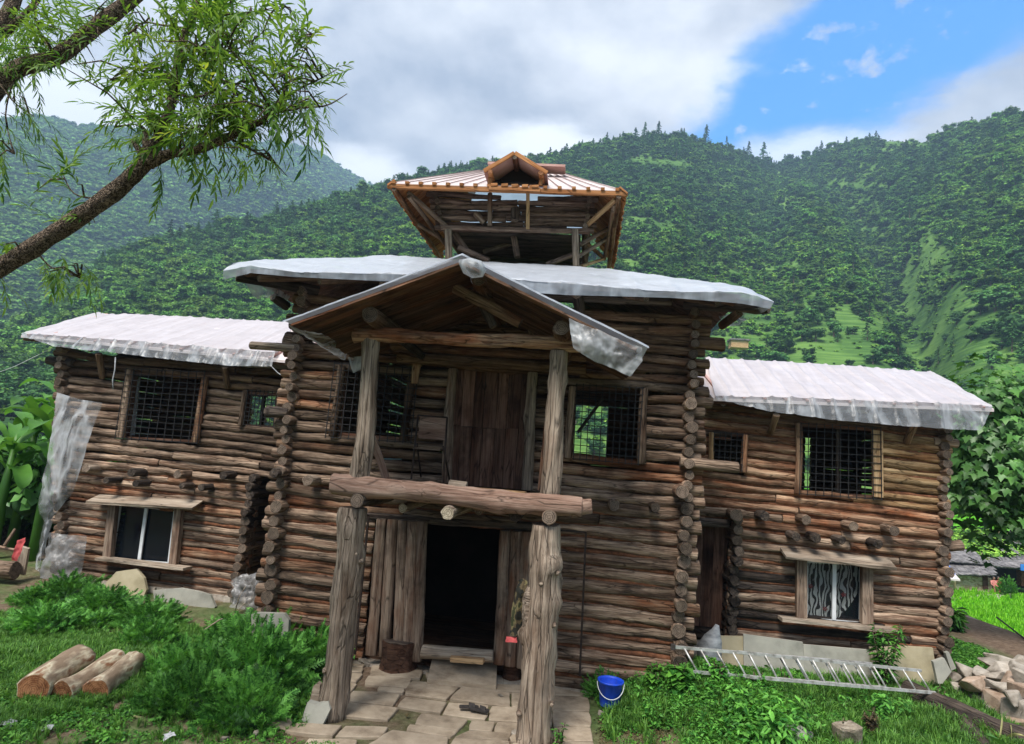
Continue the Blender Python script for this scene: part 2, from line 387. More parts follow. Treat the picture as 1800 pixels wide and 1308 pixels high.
M['grassb'] = leafmat('grass_blade', (0.035, 0.125, 0.022), (0.17, 0.35, 0.06), 0.3, 0.5, 0.8)
M['rice'] = leafmat('rice_blade', (0.11, 0.36, 0.010), (0.27, 0.62, 0.03), 0.4, 0.5, 0.5, vr=(0.85, 1.15))
M['forest'] = leafmat('forest_leaf', (0.034, 0.125, 0.024), (0.17, 0.37, 0.06), 0.2, 0.6, 3, vr=(0.5, 1.6), gloss=0.15, alt=(0.15, 0.26, 0.035))
M['forest_l'] = leafmat('light_forest_leaf', (0.09, 0.25, 0.03), (0.32, 0.54, 0.08), 0.2, 0.6, 3, vr=(0.6, 1.4), gloss=0.15)
M['forest_d'] = leafmat('dark_forest_leaf', (0.022, 0.085, 0.024), (0.10, 0.24, 0.055), 0.15, 0.6, 3, vr=(0.55, 1.5), gloss=0.12)
M['pine'] = leafmat('pine_needles', (0.022, 0.09, 0.03), (0.09, 0.22, 0.06), 0.15, 0.6, 3, vr=(0.6, 1.4), gloss=0.15)
M['weed'] = leafmat('weed_leaf', (0.035, 0.16, 0.025), (0.17, 0.45, 0.07), 0.3, 0.5, 1.6)
M['drybush'] = leafmat('dry_leaf', (0.05, 0.045, 0.02), (0.16, 0.12, 0.055), 0.2, 0.7, 3)
M['straw'] = leafmat('straw_blade', (0.25, 0.24, 0.10), (0.48, 0.46, 0.22), 0.2, 0.7, 3)
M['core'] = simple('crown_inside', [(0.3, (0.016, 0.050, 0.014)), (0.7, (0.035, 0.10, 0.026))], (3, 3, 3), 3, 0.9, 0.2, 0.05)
M['hill'] = None


def groundmat():
    m = mk('ground_soil'); t = NT(m)
    v = t.coord('Object', (1, 1, 1), False)
    n1 = t.noise(v, 9, 9, 0.7); n2 = t.noise(v, 0.55, 5, 0.6); n3 = t.noise(v, 38, 4, 0.7)
    soil = t.ramp(n1, [(0.3, (0.075, 0.05, 0.032)), (0.5, (0.16, 0.11, 0.075)), (0.72, (0.29, 0.22, 0.16))])
    grit = t.mix(t.rng(n3, 0.6, 0.7), soil, (0.30, 0.25, 0.20))
    gr = t.ramp(n1, [(0.3, (0.03, 0.07, 0.018)), (0.7, (0.09, 0.19, 0.045))])
    c = t.mix(t.rng(n2, 0.42, 0.60, 0, 0.75), grit, gr)
    sx = t.n('ShaderNodeSeparateXYZ', {0: v})
    dist = t.n('ShaderNodeVectorMath', {0: v, 1: (0, -9.74, 0)}, operation='DISTANCE').outputs['Value']
    c = t.mix(t.rng(dist, 26, 45), c, t.ramp(t.noise(v, 0.06, 6, 0.6), [(0.35, (0.05, 0.12, 0.03)), (0.65, (0.14, 0.27, 0.05))]))
    # bare earth bank right of the house
    bank = t.n('ShaderNodeMath', {0: t.rng(sx.outputs[0], 8.6, 9.2), 1: t.rng(dist, 30, 26)}, operation='MULTIPLY').outputs[0]
    c = t.mix(bank, c, t.mix(0.25, soil, (0.12, 0.075, 0.05)))
    t.finish(c, 0.95, n1, 0.7, 0.05, 0.15)
    return m


M['ground'] = groundmat()


def hillmat(name, lo, mid, hi):
    m = mk(name); t = NT(m)
    v = t.coord('Object', (1, 1, 1), False)
    n1 = t.noise(v, 0.02, 8, 0.65)
    n2 = t.noise(t.coord('Object', (0.05, 0.05, 1.1), False), 1.0, 4, 0.6)
    f = t.n('ShaderNodeMath', {0: n1, 1: t.rng(n2, 0.3, 0.7, -0.13, 0.13)}, operation='ADD').outputs[0]
    c = t.ramp(f, [(0.35, lo), (0.5, mid), (0.68, hi)])
    t.finish(c, 0.95, n1, 0.3, 1.0, 0.1)
    return m


M['hill'] = hillmat('hill_grass', (0.035, 0.09, 0.020), (0.08, 0.17, 0.035), (0.15, 0.27, 0.06))
M['hill_far'] = hillmat('far_hill_grass', (0.03, 0.08, 0.025), (0.06, 0.15, 0.04), (0.11, 0.22, 0.06))


def plastic(name, col, alpha, rough=0.35, trans=0.4, wr=5.0, amp=0.6, fa=0.1, fs=(3.5, 3.5, 0.7)):
    """milky polythene sheet: part see-through, part scattering; folds as relief"""
    m = mk(name); t = NT(m)
    v = t.coord('Object', (1, 1, 1), False)
    n1 = t.noise(t.coord('Object', fs, False), wr * 0.25, 4, 0.5, 0.5)
    n2 = t.noise(t.coord('Object', (1.3, 1.3, 5), False), 2.0, 5, 0.6, 0.3)
    c = t.ramp(n2, [(0.3, tuple(x * 0.86 for x in col)), (0.7, col)])
    b = t.n('ShaderNodeBump', {'Strength': amp, 'Distance': 0.03, 'Height': n1})
    p = t.n('ShaderNodeBsdfPrincipled', {'Base Color': c, 'Roughness': rough, 'Specular IOR Level': 0.5, 'Normal': b.outputs[0]})
    tl = t.n('ShaderNodeBsdfTranslucent', {'Color': c})
    mx = t.n('ShaderNodeMixShader', {0: trans, 1: p.outputs[0], 2: tl.outputs[0]})
    tp = t.n('ShaderNodeBsdfTransparent', {'Color': (0.95, 0.96, 0.97, 1)})
    n5 = t.noise(t.coord('Object', tuple(x * .6 for x in fs), False), 1.0, 4, 0.5, 0.4)
    fold = t.rng(t.n('ShaderNodeMath', {0: t.n('ShaderNodeMath', {0: n5, 1: 0.5}, operation='SUBTRACT').outputs[0]}, operation='ABSOLUTE').outputs[0], 0.0, 0.09, min(alpha + fa, 1), max(alpha - fa * 0.5, 0))
    a = fold
    mx2 = t.n('ShaderNodeMixShader', {0: a, 1: tp.outputs[0], 2: mx.outputs[0]})
    t.t.links.new(mx2.outputs[0], t.n('ShaderNodeOutputMaterial').inputs[0])
    return m


M['tarp'] = plastic('roof_polythene', (0.62, 0.575, 0.595), 0.87, 0.40, 0.1, 4, 0.45, 0.08, (3.2, 0.5, 0.5))
M['tarp_top'] = plastic('taut_polythene', (0.52, 0.55, 0.60), 0.92, 0.36, 0.1, 5, 0.6, 0.04, (2.2, 1.2, 3.0))
M['skirt'] = plastic('thin_polythene', (0.50, 0.53, 0.57), 0.42, 0.28, 0.2, 7, 0.9, 0.3)
M['sheet'] = plastic('hanging_polythene', (0.60, 0.62, 0.64), 0.40, 0.28, 0.25, 4, 0.9, 0.42, (3.0, 3.0, 1.5))
M['sheet_g'] = plastic('grey_polythene', (0.26, 0.255, 0.25), 0.60, 0.35, 0.1, 8, 1.0, 0.3)


M['skirt2'] = plastic('turned_down_polythene', (0.46, 0.50, 0.56), 0.62, 0.3, 0.15, 4, 0.6, 0.2)


M['panel'] = plastic('pale_panel', (0.74, 0.84, 0.92), 0.95, 0.4, 0.75, 3, 0.2, 0.03)


def glassm():
    m = mk('window_glass'); t = NT(m)
    p = t.finish((0.012, 0.018, 0.026), 0.06, None, spec=0.6)
    p.inputs['Alpha'].default_value = 0.30
    return m


M['glass'] = glassm()


def zebra():
    m = mk('striped_curtain'); t = NT(m)
    v = t.coord('Object', (1.0, 1, 0.42), False)
    n = t.noise(t.coord('Object', (3, 3, 2.2), False), 1.0, 2, 0.5)
    wv = t.n('ShaderNodeTexWave', {'Vector': v, 'Scale': 4.6, 'Distortion': 9.0, 'Detail': 1.2, 'Detail Scale': 1.9, 'Phase Offset': 2.0}, bands_direction='X').outputs[1]
    c = t.mix(t.rng(wv, 0.52, 0.60), (0.80, 0.86, 0.83), (0.02, 0.022, 0.022))
    t.finish(c, 0.8, n, 0.3, 0.02)
    return m


M['zebra'] = zebra()


def camo():
    m = mk('camouflage_cloth'); t = NT(m)
    n = t.noise(t.coord('Object', (5, 5, 5), False), 1.6, 3, 0.5)
    c = t.ramp(n, [(0.40, (0.02, 0.02, 0.015)), (0.45, (0.10, 0.075, 0.04)), (0.55, (0.20, 0.17, 0.08)), (0.62, (0.05, 0.055, 0.025))])
    c.node.color_ramp.interpolation = 'CONSTANT'
    t.finish(c, 0.9, n, 0.5, 0.02)
    return m


M['camo'] = camo()


def wornlog():
    m = mk('peeled_bark'); t = NT(m)
    n = t.noise(t.coord('Object', (2.6, 6, 6)), 1.0, 3, 0.5)
    n2 = t.noise(t.coord('Object', (5, 18, 18)), 1.0, 7, 0.7)
    c = t.ramp(n, [(0.40, (0.25, 0.18, 0.12)), (0.47, (0.38, 0.30, 0.21)), (0.54, (0.60, 0.53, 0.38)), (0.62, (0.26, 0.13, 0.07))])
    c = t.mix(t.rng(n2, 0.45, 0.75, 0, 0.75), c, (0.12, 0.08, 0.055))
    t.finish(c, 0.85, n2, 0.6, 0.02)
    return m


M['worn'] = wornlog()


# ------------------------------------------------------------------ object helpers
def tag(o, label=None, cat=None, group=None, kind=None):
    if label: o['label'] = label
    if cat: o['category'] = cat
    if group: o['group'] = group
    if kind: o['kind'] = kind
    return o


def empty(name, loc, label=None, cat=None, group=None):
    o = bpy.data.objects.new(name, None); COL.objects.link(o); o.location = loc; o.empty_display_size = 0.3
    return tag(o, label, cat, group)


def wloc(o):
    v = Vector((0, 0, 0))
    while o is not None: v += Vector(o.location); o = o.parent
    return v


def link(name, me, parent=None, loc=(0, 0, 0), rot=None, scale=None):
    """link a mesh; loc is in world space, parents are never rotated"""
    o = bpy.data.objects.new(name, me); COL.objects.link(o)
    if parent is not None:
        o.parent = parent; o.location = Vector(loc) - wloc(parent)
    else: o.location = loc
    if rot is not None: o.rotation_euler = rot
    if scale is not None: o.scale = scale
    return o


class MB:
    """collects shapes in world space and links them as one mesh object"""
    def __init__(s): s.v = []; s.f = []; s.mi = []; s.sm = []

    def add(s, v, f, mi=0, smooth=False):
        o = len(s.v); s.v += [tuple(x) for x in v]; s.f += [tuple(o + i for i in q) for q in f]
        if isinstance(mi, int): s.mi += [mi] * len(f)
        else: s.mi += list(mi)
        s.sm += [smooth] * len(f)
        return s

    def box(s, c, d, rot=None, mi=0):
        c = Vector(c); q = []
        for z in (-1, 1):
            for y in (-1, 1):
                for x in (-1, 1):
                    p = Vector((x * d[0] / 2, y * d[1] / 2, z * d[2] / 2))
                    if rot is not None: p = rot @ p
                    q.append(c + p)
        return s.add(q, [(0, 2, 3, 1), (4, 5, 7, 6), (0, 1, 5, 4), (2, 6, 7, 3), (0, 4, 6, 2), (1, 3, 7, 5)], mi)

    def beam(s, a, b, wd, th, up=(0, 0, 1), mi=0):
        a = Vector(a); b = Vector(b); x = (b - a); L = x.length; x.normalize(); u = Vector(up)
        y = u.cross(x)
        if y.length < 1e-4: y = Vector((0, 1, 0)).cross(x)
        y.normalize(); z = x.cross(y)
        return s.box((a + b) / 2, (L, wd, th), Matrix((x, y, z)).transposed(), mi)

    def tube(s, pts, rs, n=8, mi=0, cap=True, rough=0.0, seed=0, smooth=True):
        pts = [Vector(p) for p in pts]
        if isinstance(rs, (int, float)): rs = [rs] * len(pts)
        v = []; f = []; u = None
        for i, p in enumerate(pts):
            d = (pts[min(i + 1, len(pts) - 1)] - pts[max(i - 1, 0)]).normalized()
            if u is None:
                u = d.orthogonal().normalized()
            else:
                u = (u - d * u.dot(d)).normalized()
            w_ = d.cross(u)
            for k in range(n):
                a = 2 * math.pi * k / n
                r = rs[i]
                if rough: r *= 1 + rough * noise.noise(Vector((math.cos(a) * 1.3 + seed, math.sin(a) * 1.3, i * 0.6 + seed)))
                v.append(p + (u * math.cos(a) + w_ * math.sin(a)) * r)
        for i in range(len(pts) - 1):
            for k in range(n):
                k2 = (k + 1) % n; f.append((i * n + k, i * n + k2, (i + 1) * n + k2, (i + 1) * n + k))
        if cap:
            f.append(tuple(range(n - 1, -1, -1))); f.append(tuple((len(pts) - 1) * n + k for k in range(n)))
        return s.add(v, f, mi, smooth)

    def quadp(s, a, b, c, d, mi=0): return s.add([a, b, c, d], [(0, 1, 2, 3)], mi)

    def prism(s, poly, z0, z1, mi=0):
        n = len(poly)
        v = [(x, y, z0) for x, y in poly] + [(x, y, z1) for x, y in poly]
        f = [tuple(range(n - 1, -1, -1)), tuple(range(n, 2 * n))] + [(i, (i + 1) % n, n + (i + 1) % n, n + i) for i in range(n)]
        return s.add(v, f, mi)

    def mesh(s, name, mats, org=(0, 0, 0)):
        me = bpy.data.meshes.new(name); org = Vector(org)
        me.from_pydata([tuple(Vector(p) - org) for p in s.v], [], s.f)
        for m in (mats if isinstance(mats, (list, tuple)) else [mats]): me.materials.append(m)
        me.polygons.foreach_set('material_index', s.mi); me.polygons.foreach_set('use_smooth', s.sm)
        me.update()
        return me

    def build(s, name, mats, parent=None, org=None):
        if org is None:
            a = np.array(s.v); org = (a.min(0) + a.max(0)) / 2
        return link(name, s.mesh(name, mats, org), parent, org)


def npmesh(name, v, f, mats, mi=None, smooth=False):
    """fast mesh from numpy arrays of verts and equal-size faces"""
    me = bpy.data.meshes.new(name)
    v = np.asarray(v, np.float32); f = np.asarray(f, np.int32); k = f.shape[1]
    me.vertices.add(len(v)); me.vertices.foreach_set('co', v.ravel())
    me.loops.add(f.size); me.loops.foreach_set('vertex_index', f.ravel())
    me.polygons.add(len(f)); me.polygons.foreach_set('loop_start', np.arange(0, f.size, k, dtype=np.int32))
    for m in (mats if isinstance(mats, (list, tuple)) else [mats]): me.materials.append(m)
    if mi is not None: me.polygons.foreach_set('material_index', np.asarray(mi, np.int32))
    if smooth: me.polygons.foreach_set('use_smooth', np.ones(len(f), bool))
    me.update(calc_edges=True)
    return me


def log_shape(L, r0, r1, seed, sides=12, step=0.17, rough=0.13, bow=0.012, knots=2, flat=0.0, flatz=0.0):
    """a rough log along local X, centred on the origin; end faces use material 1"""
    n = max(3, int(L / step)); v = []; f = []; mi = []
    rnd = random.Random(seed)
    kn = [(rnd.uniform(-L / 2, L / 2), rnd.uniform(0, 6.28), rnd.uniform(0.15, 0.4)) for _ in range(int(knots * max(1, L / 1.5)))]
    xs = [-L / 2, -L / 2 + 0.012] + [-L / 2 + L * i / n for i in range(1, n)] + [L / 2 - 0.012, L / 2]
    s = seed * 7.13
    cut0, cut1 = rnd.uniform(-0.12, 0.12), rnd.uniform(-0.12, 0.12)
    for i, x in enumerate(xs):
        t = (x + L / 2) / L; r = r0 + (r1 - r0) * t
        cy = bow * noise.noise(Vector((x * 0.7 + s, 3.1, 0))) * 2; cz = bow * noise.noise(Vector((x * 0.7 + s, 9.1, 0))) * 2
        e = 0.92 if i in (0, len(xs) - 1) else 1.0
        for k in range(sides):
            a = 2 * math.pi * k / sides; ca, sa = math.cos(a), math.sin(a)
            q = 1 + rough * noise.noise(Vector((x * 1.6 + s, ca * 1.4, sa * 1.4))) * 1.3 + rough * 0.8 * noise.noise(Vector((x * 5 + s, ca * 2.6, sa * 2.6 + 5)))
            for kx, ka, kh in kn:
                dx = (x - kx) / 0.09; da = (math.atan2(math.sin(a - ka), math.cos(a - ka))) / 0.45
                dd = dx * dx + da * da
                if dd < 5: q += kh * math.exp(-dd)
            rr = r * q * e
            xx = x + (cut0 * sa * r if i < 1 else cut1 * sa * r if i > len(xs) - 2 else 0)
            v.append((xx, cy + ca * rr * (1 - flat), cz + sa * rr * (1 - flatz)))
    m = len(xs)
    for i in range(m - 1):
        for k in range(sides):
            k2 = (k + 1) % sides; f.append((i * sides + k, i * sides + k2, (i + 1) * sides + k2, (i + 1) * sides + k)); mi.append(0)
    f.append(tuple(range(sides - 1, -1, -1))); f.append(tuple((m - 1) * sides + k for k in range(sides))); mi += [1, 1]
    return v, f, mi


_lc = [0]


def log(name, p0, p1, r0, r1, mat, end=None, parent=None, **k):
    _lc[0] += 1
    p0 = Vector(p0); p1 = Vector(p1); d = p1 - p0; L = d.length; x = d.normalized()
    z = Vector((0, 0, 1)) if abs(x.z) < 0.9 else Vector((0, 1, 0))
    y = z.cross(x).normalized(); z = x.cross(y)
    if abs(x.z) > 0.9 and 'flat' in k: k['flatz'] = k.pop('flat')
    v, f, mi = log_shape(L, r0, r1, _lc[0], **k)
    me = bpy.data.meshes.new(name); me.from_pydata(v, [], f)
    me.materials.append(mat); me.materials.append(end or M['end'])
    me.polygons.foreach_set('material_index', mi)
    me.polygons.foreach_set('use_smooth', [q == 0 for q in mi]); me.update()
    return link(name, me, parent, (p0 + p1) / 2, Matrix((x, y, z)).transposed().to_euler())


def board(name, a, b, wd, th, mat, parent=None, up=(0, 0, 1), jit=0.004):
    """a plank from a to b, its own mesh along local X, slightly uneven"""
    a = Vector(a); b = Vector(b); x = b - a; L = x.length; x.normalize()
    y = Vector(up).cross(x)
    if y.length < 1e-3: y = Vector((0, 1, 0)).cross(x)
    y.normalize(); z = x.cross(y)
    n = max(1, int(L / 0.45)); v = []; f = []
    for i in range(n + 1):
        for sy, sz in ((-1, -1), (1, -1), (1, 1), (-1, 1)):
            v.append((-L / 2 + L * i / n + random.uniform(-jit, jit) * 2, sy * wd / 2 + random.uniform(-jit, jit), sz * th / 2 + random.uniform(-jit, jit) * 0.5))
    for i in range(n):
        for k in range(4): f.append((i * 4 + k, i * 4 + (k + 1) % 4, i * 4 + 4 + (k + 1) % 4, i * 4 + 4 + k))
    f += [(3, 2, 1, 0), tuple(n * 4 + k for k in range(4))]
    me = bpy.data.meshes.new(name); me.from_pydata(v, [], f); me.materials.append(mat); me.update()
    me.validate()
    bm = bmesh.new(); bm.from_mesh(me); bmesh.ops.recalc_face_normals(bm, faces=bm.faces); bm.to_mesh(me); bm.free()
    return link(name, me, parent, (a + b) / 2, Matrix((x, y, z)).transposed().to_euler())


def grid_cloth(rows, nu, nv, amp=0.02, sc=2.0, seed=0.0, ribs=None):
    """surface through rows of world points (each row a polyline), resampled to nu x nv, wrinkled along its normal"""
    def resample(pl, n):
        pl = [np.array(p, float) for p in pl]
        d = [0]
        for i in range(1, len(pl)): d.append(d[-1] + np.linalg.norm(pl[i] - pl[i - 1]))
        d = np.array(d) / d[-1]; t = np.linspace(0, 1, n)
        a = np.array(pl)
        return np.stack([np.interp(t, d, a[:, c]) for c in range(3)], 1)
    R = np.array([resample(r, nu) for r in rows])
    t = np.linspace(0, len(rows) - 1, nv)
    out = np.zeros((nv, nu, 3))
    for c in range(3):
        for i in range(nu): out[:, i, c] = np.interp(t, range(len(rows)), R[:, i, c])
    du = np.gradient(out, axis=1); dv = np.gradient(out, axis=0)
    nn = np.cross(du, dv); nn /= np.linalg.norm(nn, axis=2)[..., None] + 1e-9
    for j in range(nv):
        for i in range(nu):
            p = out[j, i]
            h = amp * (noise.noise(Vector(p) * sc + Vector((seed, 0, 0))) + 0.5 * noise.noise(Vector(p) * sc * 2.7 + Vector((0, seed, 0))) + 0.25 * noise.noise(Vector(p) * sc * 6.5))
            if ribs: h += ribs(i / (nu - 1), j / (nv - 1), p)
            out[j, i] = p + nn[j, i] * h
    v = out.reshape(-1, 3)
    idx = np.arange(nu * nv).reshape(nv, nu)
    f = np.stack([idx[:-1, :-1], idx[:-1, 1:], idx[1:, 1:], idx[1:, :-1]], -1).reshape(-1, 4)
    return v, f, out


def cloth(name, rows, nu, nv, mat, parent=None, mi=None, **k):
    v, f, _ = grid_cloth(rows, nu, nv, **k)
    c = v.mean(0)
    mats = mat if isinstance(mat, (list, tuple)) else [mat]
    idx = None
    if mi: idx = [mi(q // (nu - 1) / (nv - 1)) for q in range(len(f))]
    return link(name, npmesh(name, v - c, f, mats, idx, True), parent, c)

# ================================================================== GROUND
def build_ground():
    na, nr = 560, 190
    ang = np.linspace(0, 2 * math.pi, na, endpoint=False)
    # finer in front of the camera
    ang = ang + 0.55 * np.sin(ang)  # densest around ang=pi
    ang = ang + math.pi * 1.5       # densest towards +Y
    r = np.concatenate([[0.05], np.geomspace(0.8, 3200, nr - 1)])
    A, Rr = np.meshgrid(ang, r)
    X = Rr * np.cos(A); Y = -9.74 + Rr * np.sin(A)
    Z = gz(X, Y)
    rough = 0.02 * np.sin(X * 5.1 + Y * 3.3) * np.sin(Y * 4.7 - X * 2.1)
    path = sm(-3.4, -3.0, X) * sm(0.75, 0.45, X) * sm(-4, -3.4, Y) * sm(0.6, 0.2, Y)
    Z = Z + rough * (1 - path) * (Rr < 40) - 0.004 * path
    v = np.stack([X, Y, Z], -1).reshape(-1, 3)
    idx = np.arange(na * nr).reshape(nr, na)
    nx = np.roll(idx, -1, axis=1)
    f = np.stack([idx[:-1], nx[:-1], nx[1:], idx[1:]], -1).reshape(-1, 4)
    o = link('ground', npmesh('ground', v, f, M['ground'], None, True))
    tag(o, kind='structure'); return o


build_ground()


def rice_field():
    pts = [(12.5, 7.5), (16, 3), (60, 8), (64, 50), (42, 45.5), (34, 44.2), (27, 43.5), (18, 41), (10, 34), (9, 20)]
    z = -3.95
    mb = MB(); mb.prism(pts, z - 0.6, z); o = mb.build('rice_field', M['ricebase']); tag(o, kind='structure')
    return pts, z


M['ricebase'] = simple('paddy_base', [(0.35, (0.08, 0.30, 0.012)), (0.65, (0.16, 0.50, 0.02))], (0.6, 0.6, 0.6), 6, 0.9, 0.6, 0.1, rnd=False)
FIELD, FZ = rice_field()


# ------------------------------------------------------------------ hills
def skyline(pts):
    a = np.array(pts, float)
    return lambda x: np.interp(x, a[:, 0], a[:, 1])


SKY_MID = skyline([(-500, 700), (-200, 650), (0, 596), (100, 548), (180, 472), (250, 440), (330, 418), (430, 400), (530, 372), (600, 352), (690, 330), (770, 308), (840, 296),
                   (960, 282), (1000, 268), (1060, 256), (1110, 247), (1160, 243), (1220, 247), (1280, 262), (1330, 280), (1370, 290), (1410, 282), (1450, 268),
                   (1500, 254), (1560, 247), (1620, 250), (1680, 235), (1740, 220), (1800, 208), (1950, 190), (2300, 120)])
DIS_MID = skyline([(-500, 330), (0, 350), (330, 400), (700, 430), (1000, 520), (1200, 560), (1370, 760), (1560, 680), (1800, 540), (2300, 480)])
SKY_FAR = skyline([(-600, 260), (-200, 215), (0, 224), (60, 215), (130, 230), (200, 236), (300, 244), (400, 262), (500, 262), (545, 268), (600, 305), (650, 332), (700, 352), (760, 385), (900, 430)])
DIS_FAR = skyline([(-600, 1150), (0, 1250), (300, 1330), (545, 1500), (900, 1700)])


def vnoise(X, Y, sc, seed):
    """cheap smooth noise for arrays (sums of rotated sines)"""
    r = np.random.default_rng(seed); o = np.zeros_like(X)
    for k in range(9):
        a = r.uniform(0, 6.28); fr = sc * 1.55 ** (k // 2) * r.uniform(0.8, 1.25)
        o += np.sin((X * math.cos(a) + Y * math.sin(a)) * fr + r.uniform(0, 6.28)) / 1.35 ** k
    return o / 3.2


def hill_fn(sky, dis, d0, zb, power, gully=True, seed=3, amp=14):
    def fn(px, t):
        px = np.asarray(px, float); t = np.asarray(t, float)
        py = sky(px); D = dis(px)
        d = np.stack([px - 900, py - 654, np.full_like(px, FPX)], -1) @ RM.T
        h = np.hypot(d[..., 0], d[..., 1]); ux, uy = d[..., 0] / h, d[..., 1] / h; te = d[..., 2] / h
        zr = 3.3 + D * te
        dd = d0 + (D - d0) * t
        X = dd * ux; Y = -9.74 + dd * uy
        tt = np.clip(t, 0, 1)
        Z = zb + (zr - zb) * tt ** power - np.clip(t - 1, 0, 9) * (zr - zb) * 0.9
        env = np.sin(np.pi * tt) ** 0.8
        Z = Z + amp * env * vnoise(X, Y, 0.016, seed)
        if gully:
            pg = np.interp(tt, [0, 0.35, 0.7, 1.0], [1660, 1590, 1500, 1372])
            Z = Z - 34 * env * np.exp(-((px - pg) / (45 + 25 * tt)) ** 2)
            pg2 = np.interp(tt, [0, 0.5, 1.0], [1260, 1230, 1290])
            Z = Z - 9 * env * np.exp(-((px - pg2) / 30) ** 2)
            Z = Z + 10 * env * np.exp(-((px - 1420) / 60) ** 2)
        return X, Y, Z
    return fn


HILL_MID = hill_fn(SKY_MID, DIS_MID, 150, 3.0, 1.12)
HILL_FAR = hill_fn(SKY_FAR, DIS_FAR, 420, -5.0, 1.05, False, 9, 38)


def build_hill(name, fn, x0, x1, nx, nt, mat):
    px, t = np.meshgrid(np.linspace(x0, x1, nx), np.linspace(0, 1.35, nt))
    X, Y, Z = fn(px, t)
    v = np.stack([X, Y, Z], -1).reshape(-1, 3)
    idx = np.arange(nx * nt).reshape(nt, nx)
    f = np.stack([idx[:-1, :-1], idx[:-1, 1:], idx[1:, 1:], idx[1:, :-1]], -1).reshape(-1, 4)
    return tag(link(name, npmesh(name, v, f, mat, None, True)), kind='structure')


build_hill('hill', HILL_MID, -500, 2300, 300, 80, M['hill'])
build_hill('hill', HILL_FAR, -600, 900, 130, 60, M['hill_far'])


# ------------------------------------------------------------------ leaf clouds and instancing
def clumps(P, N, size, rs, shape='quad', jitter=0.5, up=0.0):
    """a little folded leaf clump (2 tris or 4) at each point P, facing N"""
    n = len(P); N = N + rs.normal(0, jitter, (n, 3)); N[:, 2] += up
    N /= np.linalg.norm(N, axis=1)[:, None] + 1e-9
    a = np.cross(N, rs.normal(0, 1, (n, 3))); a /= np.linalg.norm(a, axis=1)[:, None] + 1e-9
    b = np.cross(N, a)
    s = (size * rs.uniform(0.6, 1.35, n))[:, None]
    asp = rs.uniform(0.45, 0.9, n)[:, None]
    q = np.stack([P - a * s, P - b * s * asp + N * s * 0.12, P + a * s, P + b * s * asp + N * s * 0.12], 1)
    f = np.arange(n * 4).reshape(n, 4)
    f = np.concatenate([f[:, [0, 1, 2]], f[:, [0, 2, 3]]])
    return q.reshape(-1, 3), f


def ico(sub=1):
    bm = bmesh.new(); bmesh.ops.create_icosphere(bm, subdivisions=sub, radius=1)
    v = np.array([x.co[:] for x in bm.verts]); f = np.array([[q.index for q in p.verts] for p in bm.faces]); bm.free()
    return v, f


ICO1 = ico(1); ICO2 = ico(2)


def join(parts):
    vs = []; fs = []; ms = []; o = 0
    for v, f, m in parts:
        vs.append(v); fs.append(f + o); ms.append(np.full(len(f), m)); o += len(v)
    return np.concatenate(vs), np.concatenate(fs), np.concatenate(ms)


def trunk_np(h0, h1, r0, r1, n=5, dx=0.0):
    a = np.arange(n) * 2 * math.pi / n
    v = np.concatenate([np.stack([np.cos(a) * r0, np.sin(a) * r0, np.full(n, h0)], 1), np.stack([dx + np.cos(a) * r1, np.sin(a) * r1, np.full(n, h1)], 1)])
    f = []
    for k in range(n):
        k2 = (k + 1) % n; f += [(k, k2, n + k2), (k, n + k2, n + k)]
    return v, np.array(f)


def broadleaf_np(seed, n=300, csz=0.075, spread=0.36, lobes=9):
    """unit-height broadleaf crown: clumped lobes with a dark irregular inside"""
    rs = np.random.default_rng(seed); parts = [(*trunk_np(-0.08, 0.55, 0.035, 0.02), 1)]
    P = []; N = []
    for k in range(lobes):
        a = rs.uniform(0, 6.28); rr = spread * math.sqrt(rs.uniform(0.02, 1)) * 0.75; h = rs.uniform(0.36, 0.80) - rr * 0.35
        c = np.array([math.cos(a) * rr, math.sin(a) * rr, h]); lr = rs.uniform(0.13, 0.22)
        m = n // lobes
        d = rs.normal(0, 1, (m, 3)); d[:, 2] = np.abs(d[:, 2]) * 0.9 - 0.25; d /= np.linalg.norm(d, axis=1)[:, None]
        P.append(c + d * lr * rs.uniform(0.7, 1.08, (m, 1)) * [1, 1, 0.85]); N.append(d)
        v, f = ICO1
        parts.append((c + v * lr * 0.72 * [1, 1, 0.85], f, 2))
    P = np.concatenate(P); N = np.concatenate(N)
    v, f = clumps(P, N, csz * 0.8, rs, up=0.6)
    parts.append((v, f, 0))
    return join(parts)


def pine_np(seed, tiers=9, per=7, w=0.2, low=0.3):
    rs = np.random.default_rng(seed); parts = [(*trunk_np(-0.05, 0.97, 0.018, 0.004, 5, 0.01), 1)]
    P = []; N = []
    for k in range(tiers):
        t = k / (tiers - 1); h = low + (1 - low) * t * 0.98
        L = w * (1.02 - t) ** 0.75 * rs.uniform(0.7, 1.15) + 0.012
        for j in range(per):
            a = rs.uniform(0, 6.28); Lj = L * rs.uniform(0.6, 1.1)
            for s in np.linspace(0.25, 1, 5):
                P.append([math.cos(a) * Lj * s, math.sin(a) * Lj * s, h + 0.10 * Lj * s - 0.25 * Lj * s * s + rs.uniform(-.012, .012)]); N.append([math.cos(a) * 0.5, math.sin(a) * 0.5, 1])
    v, f = clumps(np.array(P), np.array(N), 0.030, rs, jitter=0.55)
    parts.append((v, f, 0))
    return join(parts)


def variant(name, data, mats):
    v, f, m = data
    return bpy.data.objects.new(name, npmesh(name, v, f, mats, m))


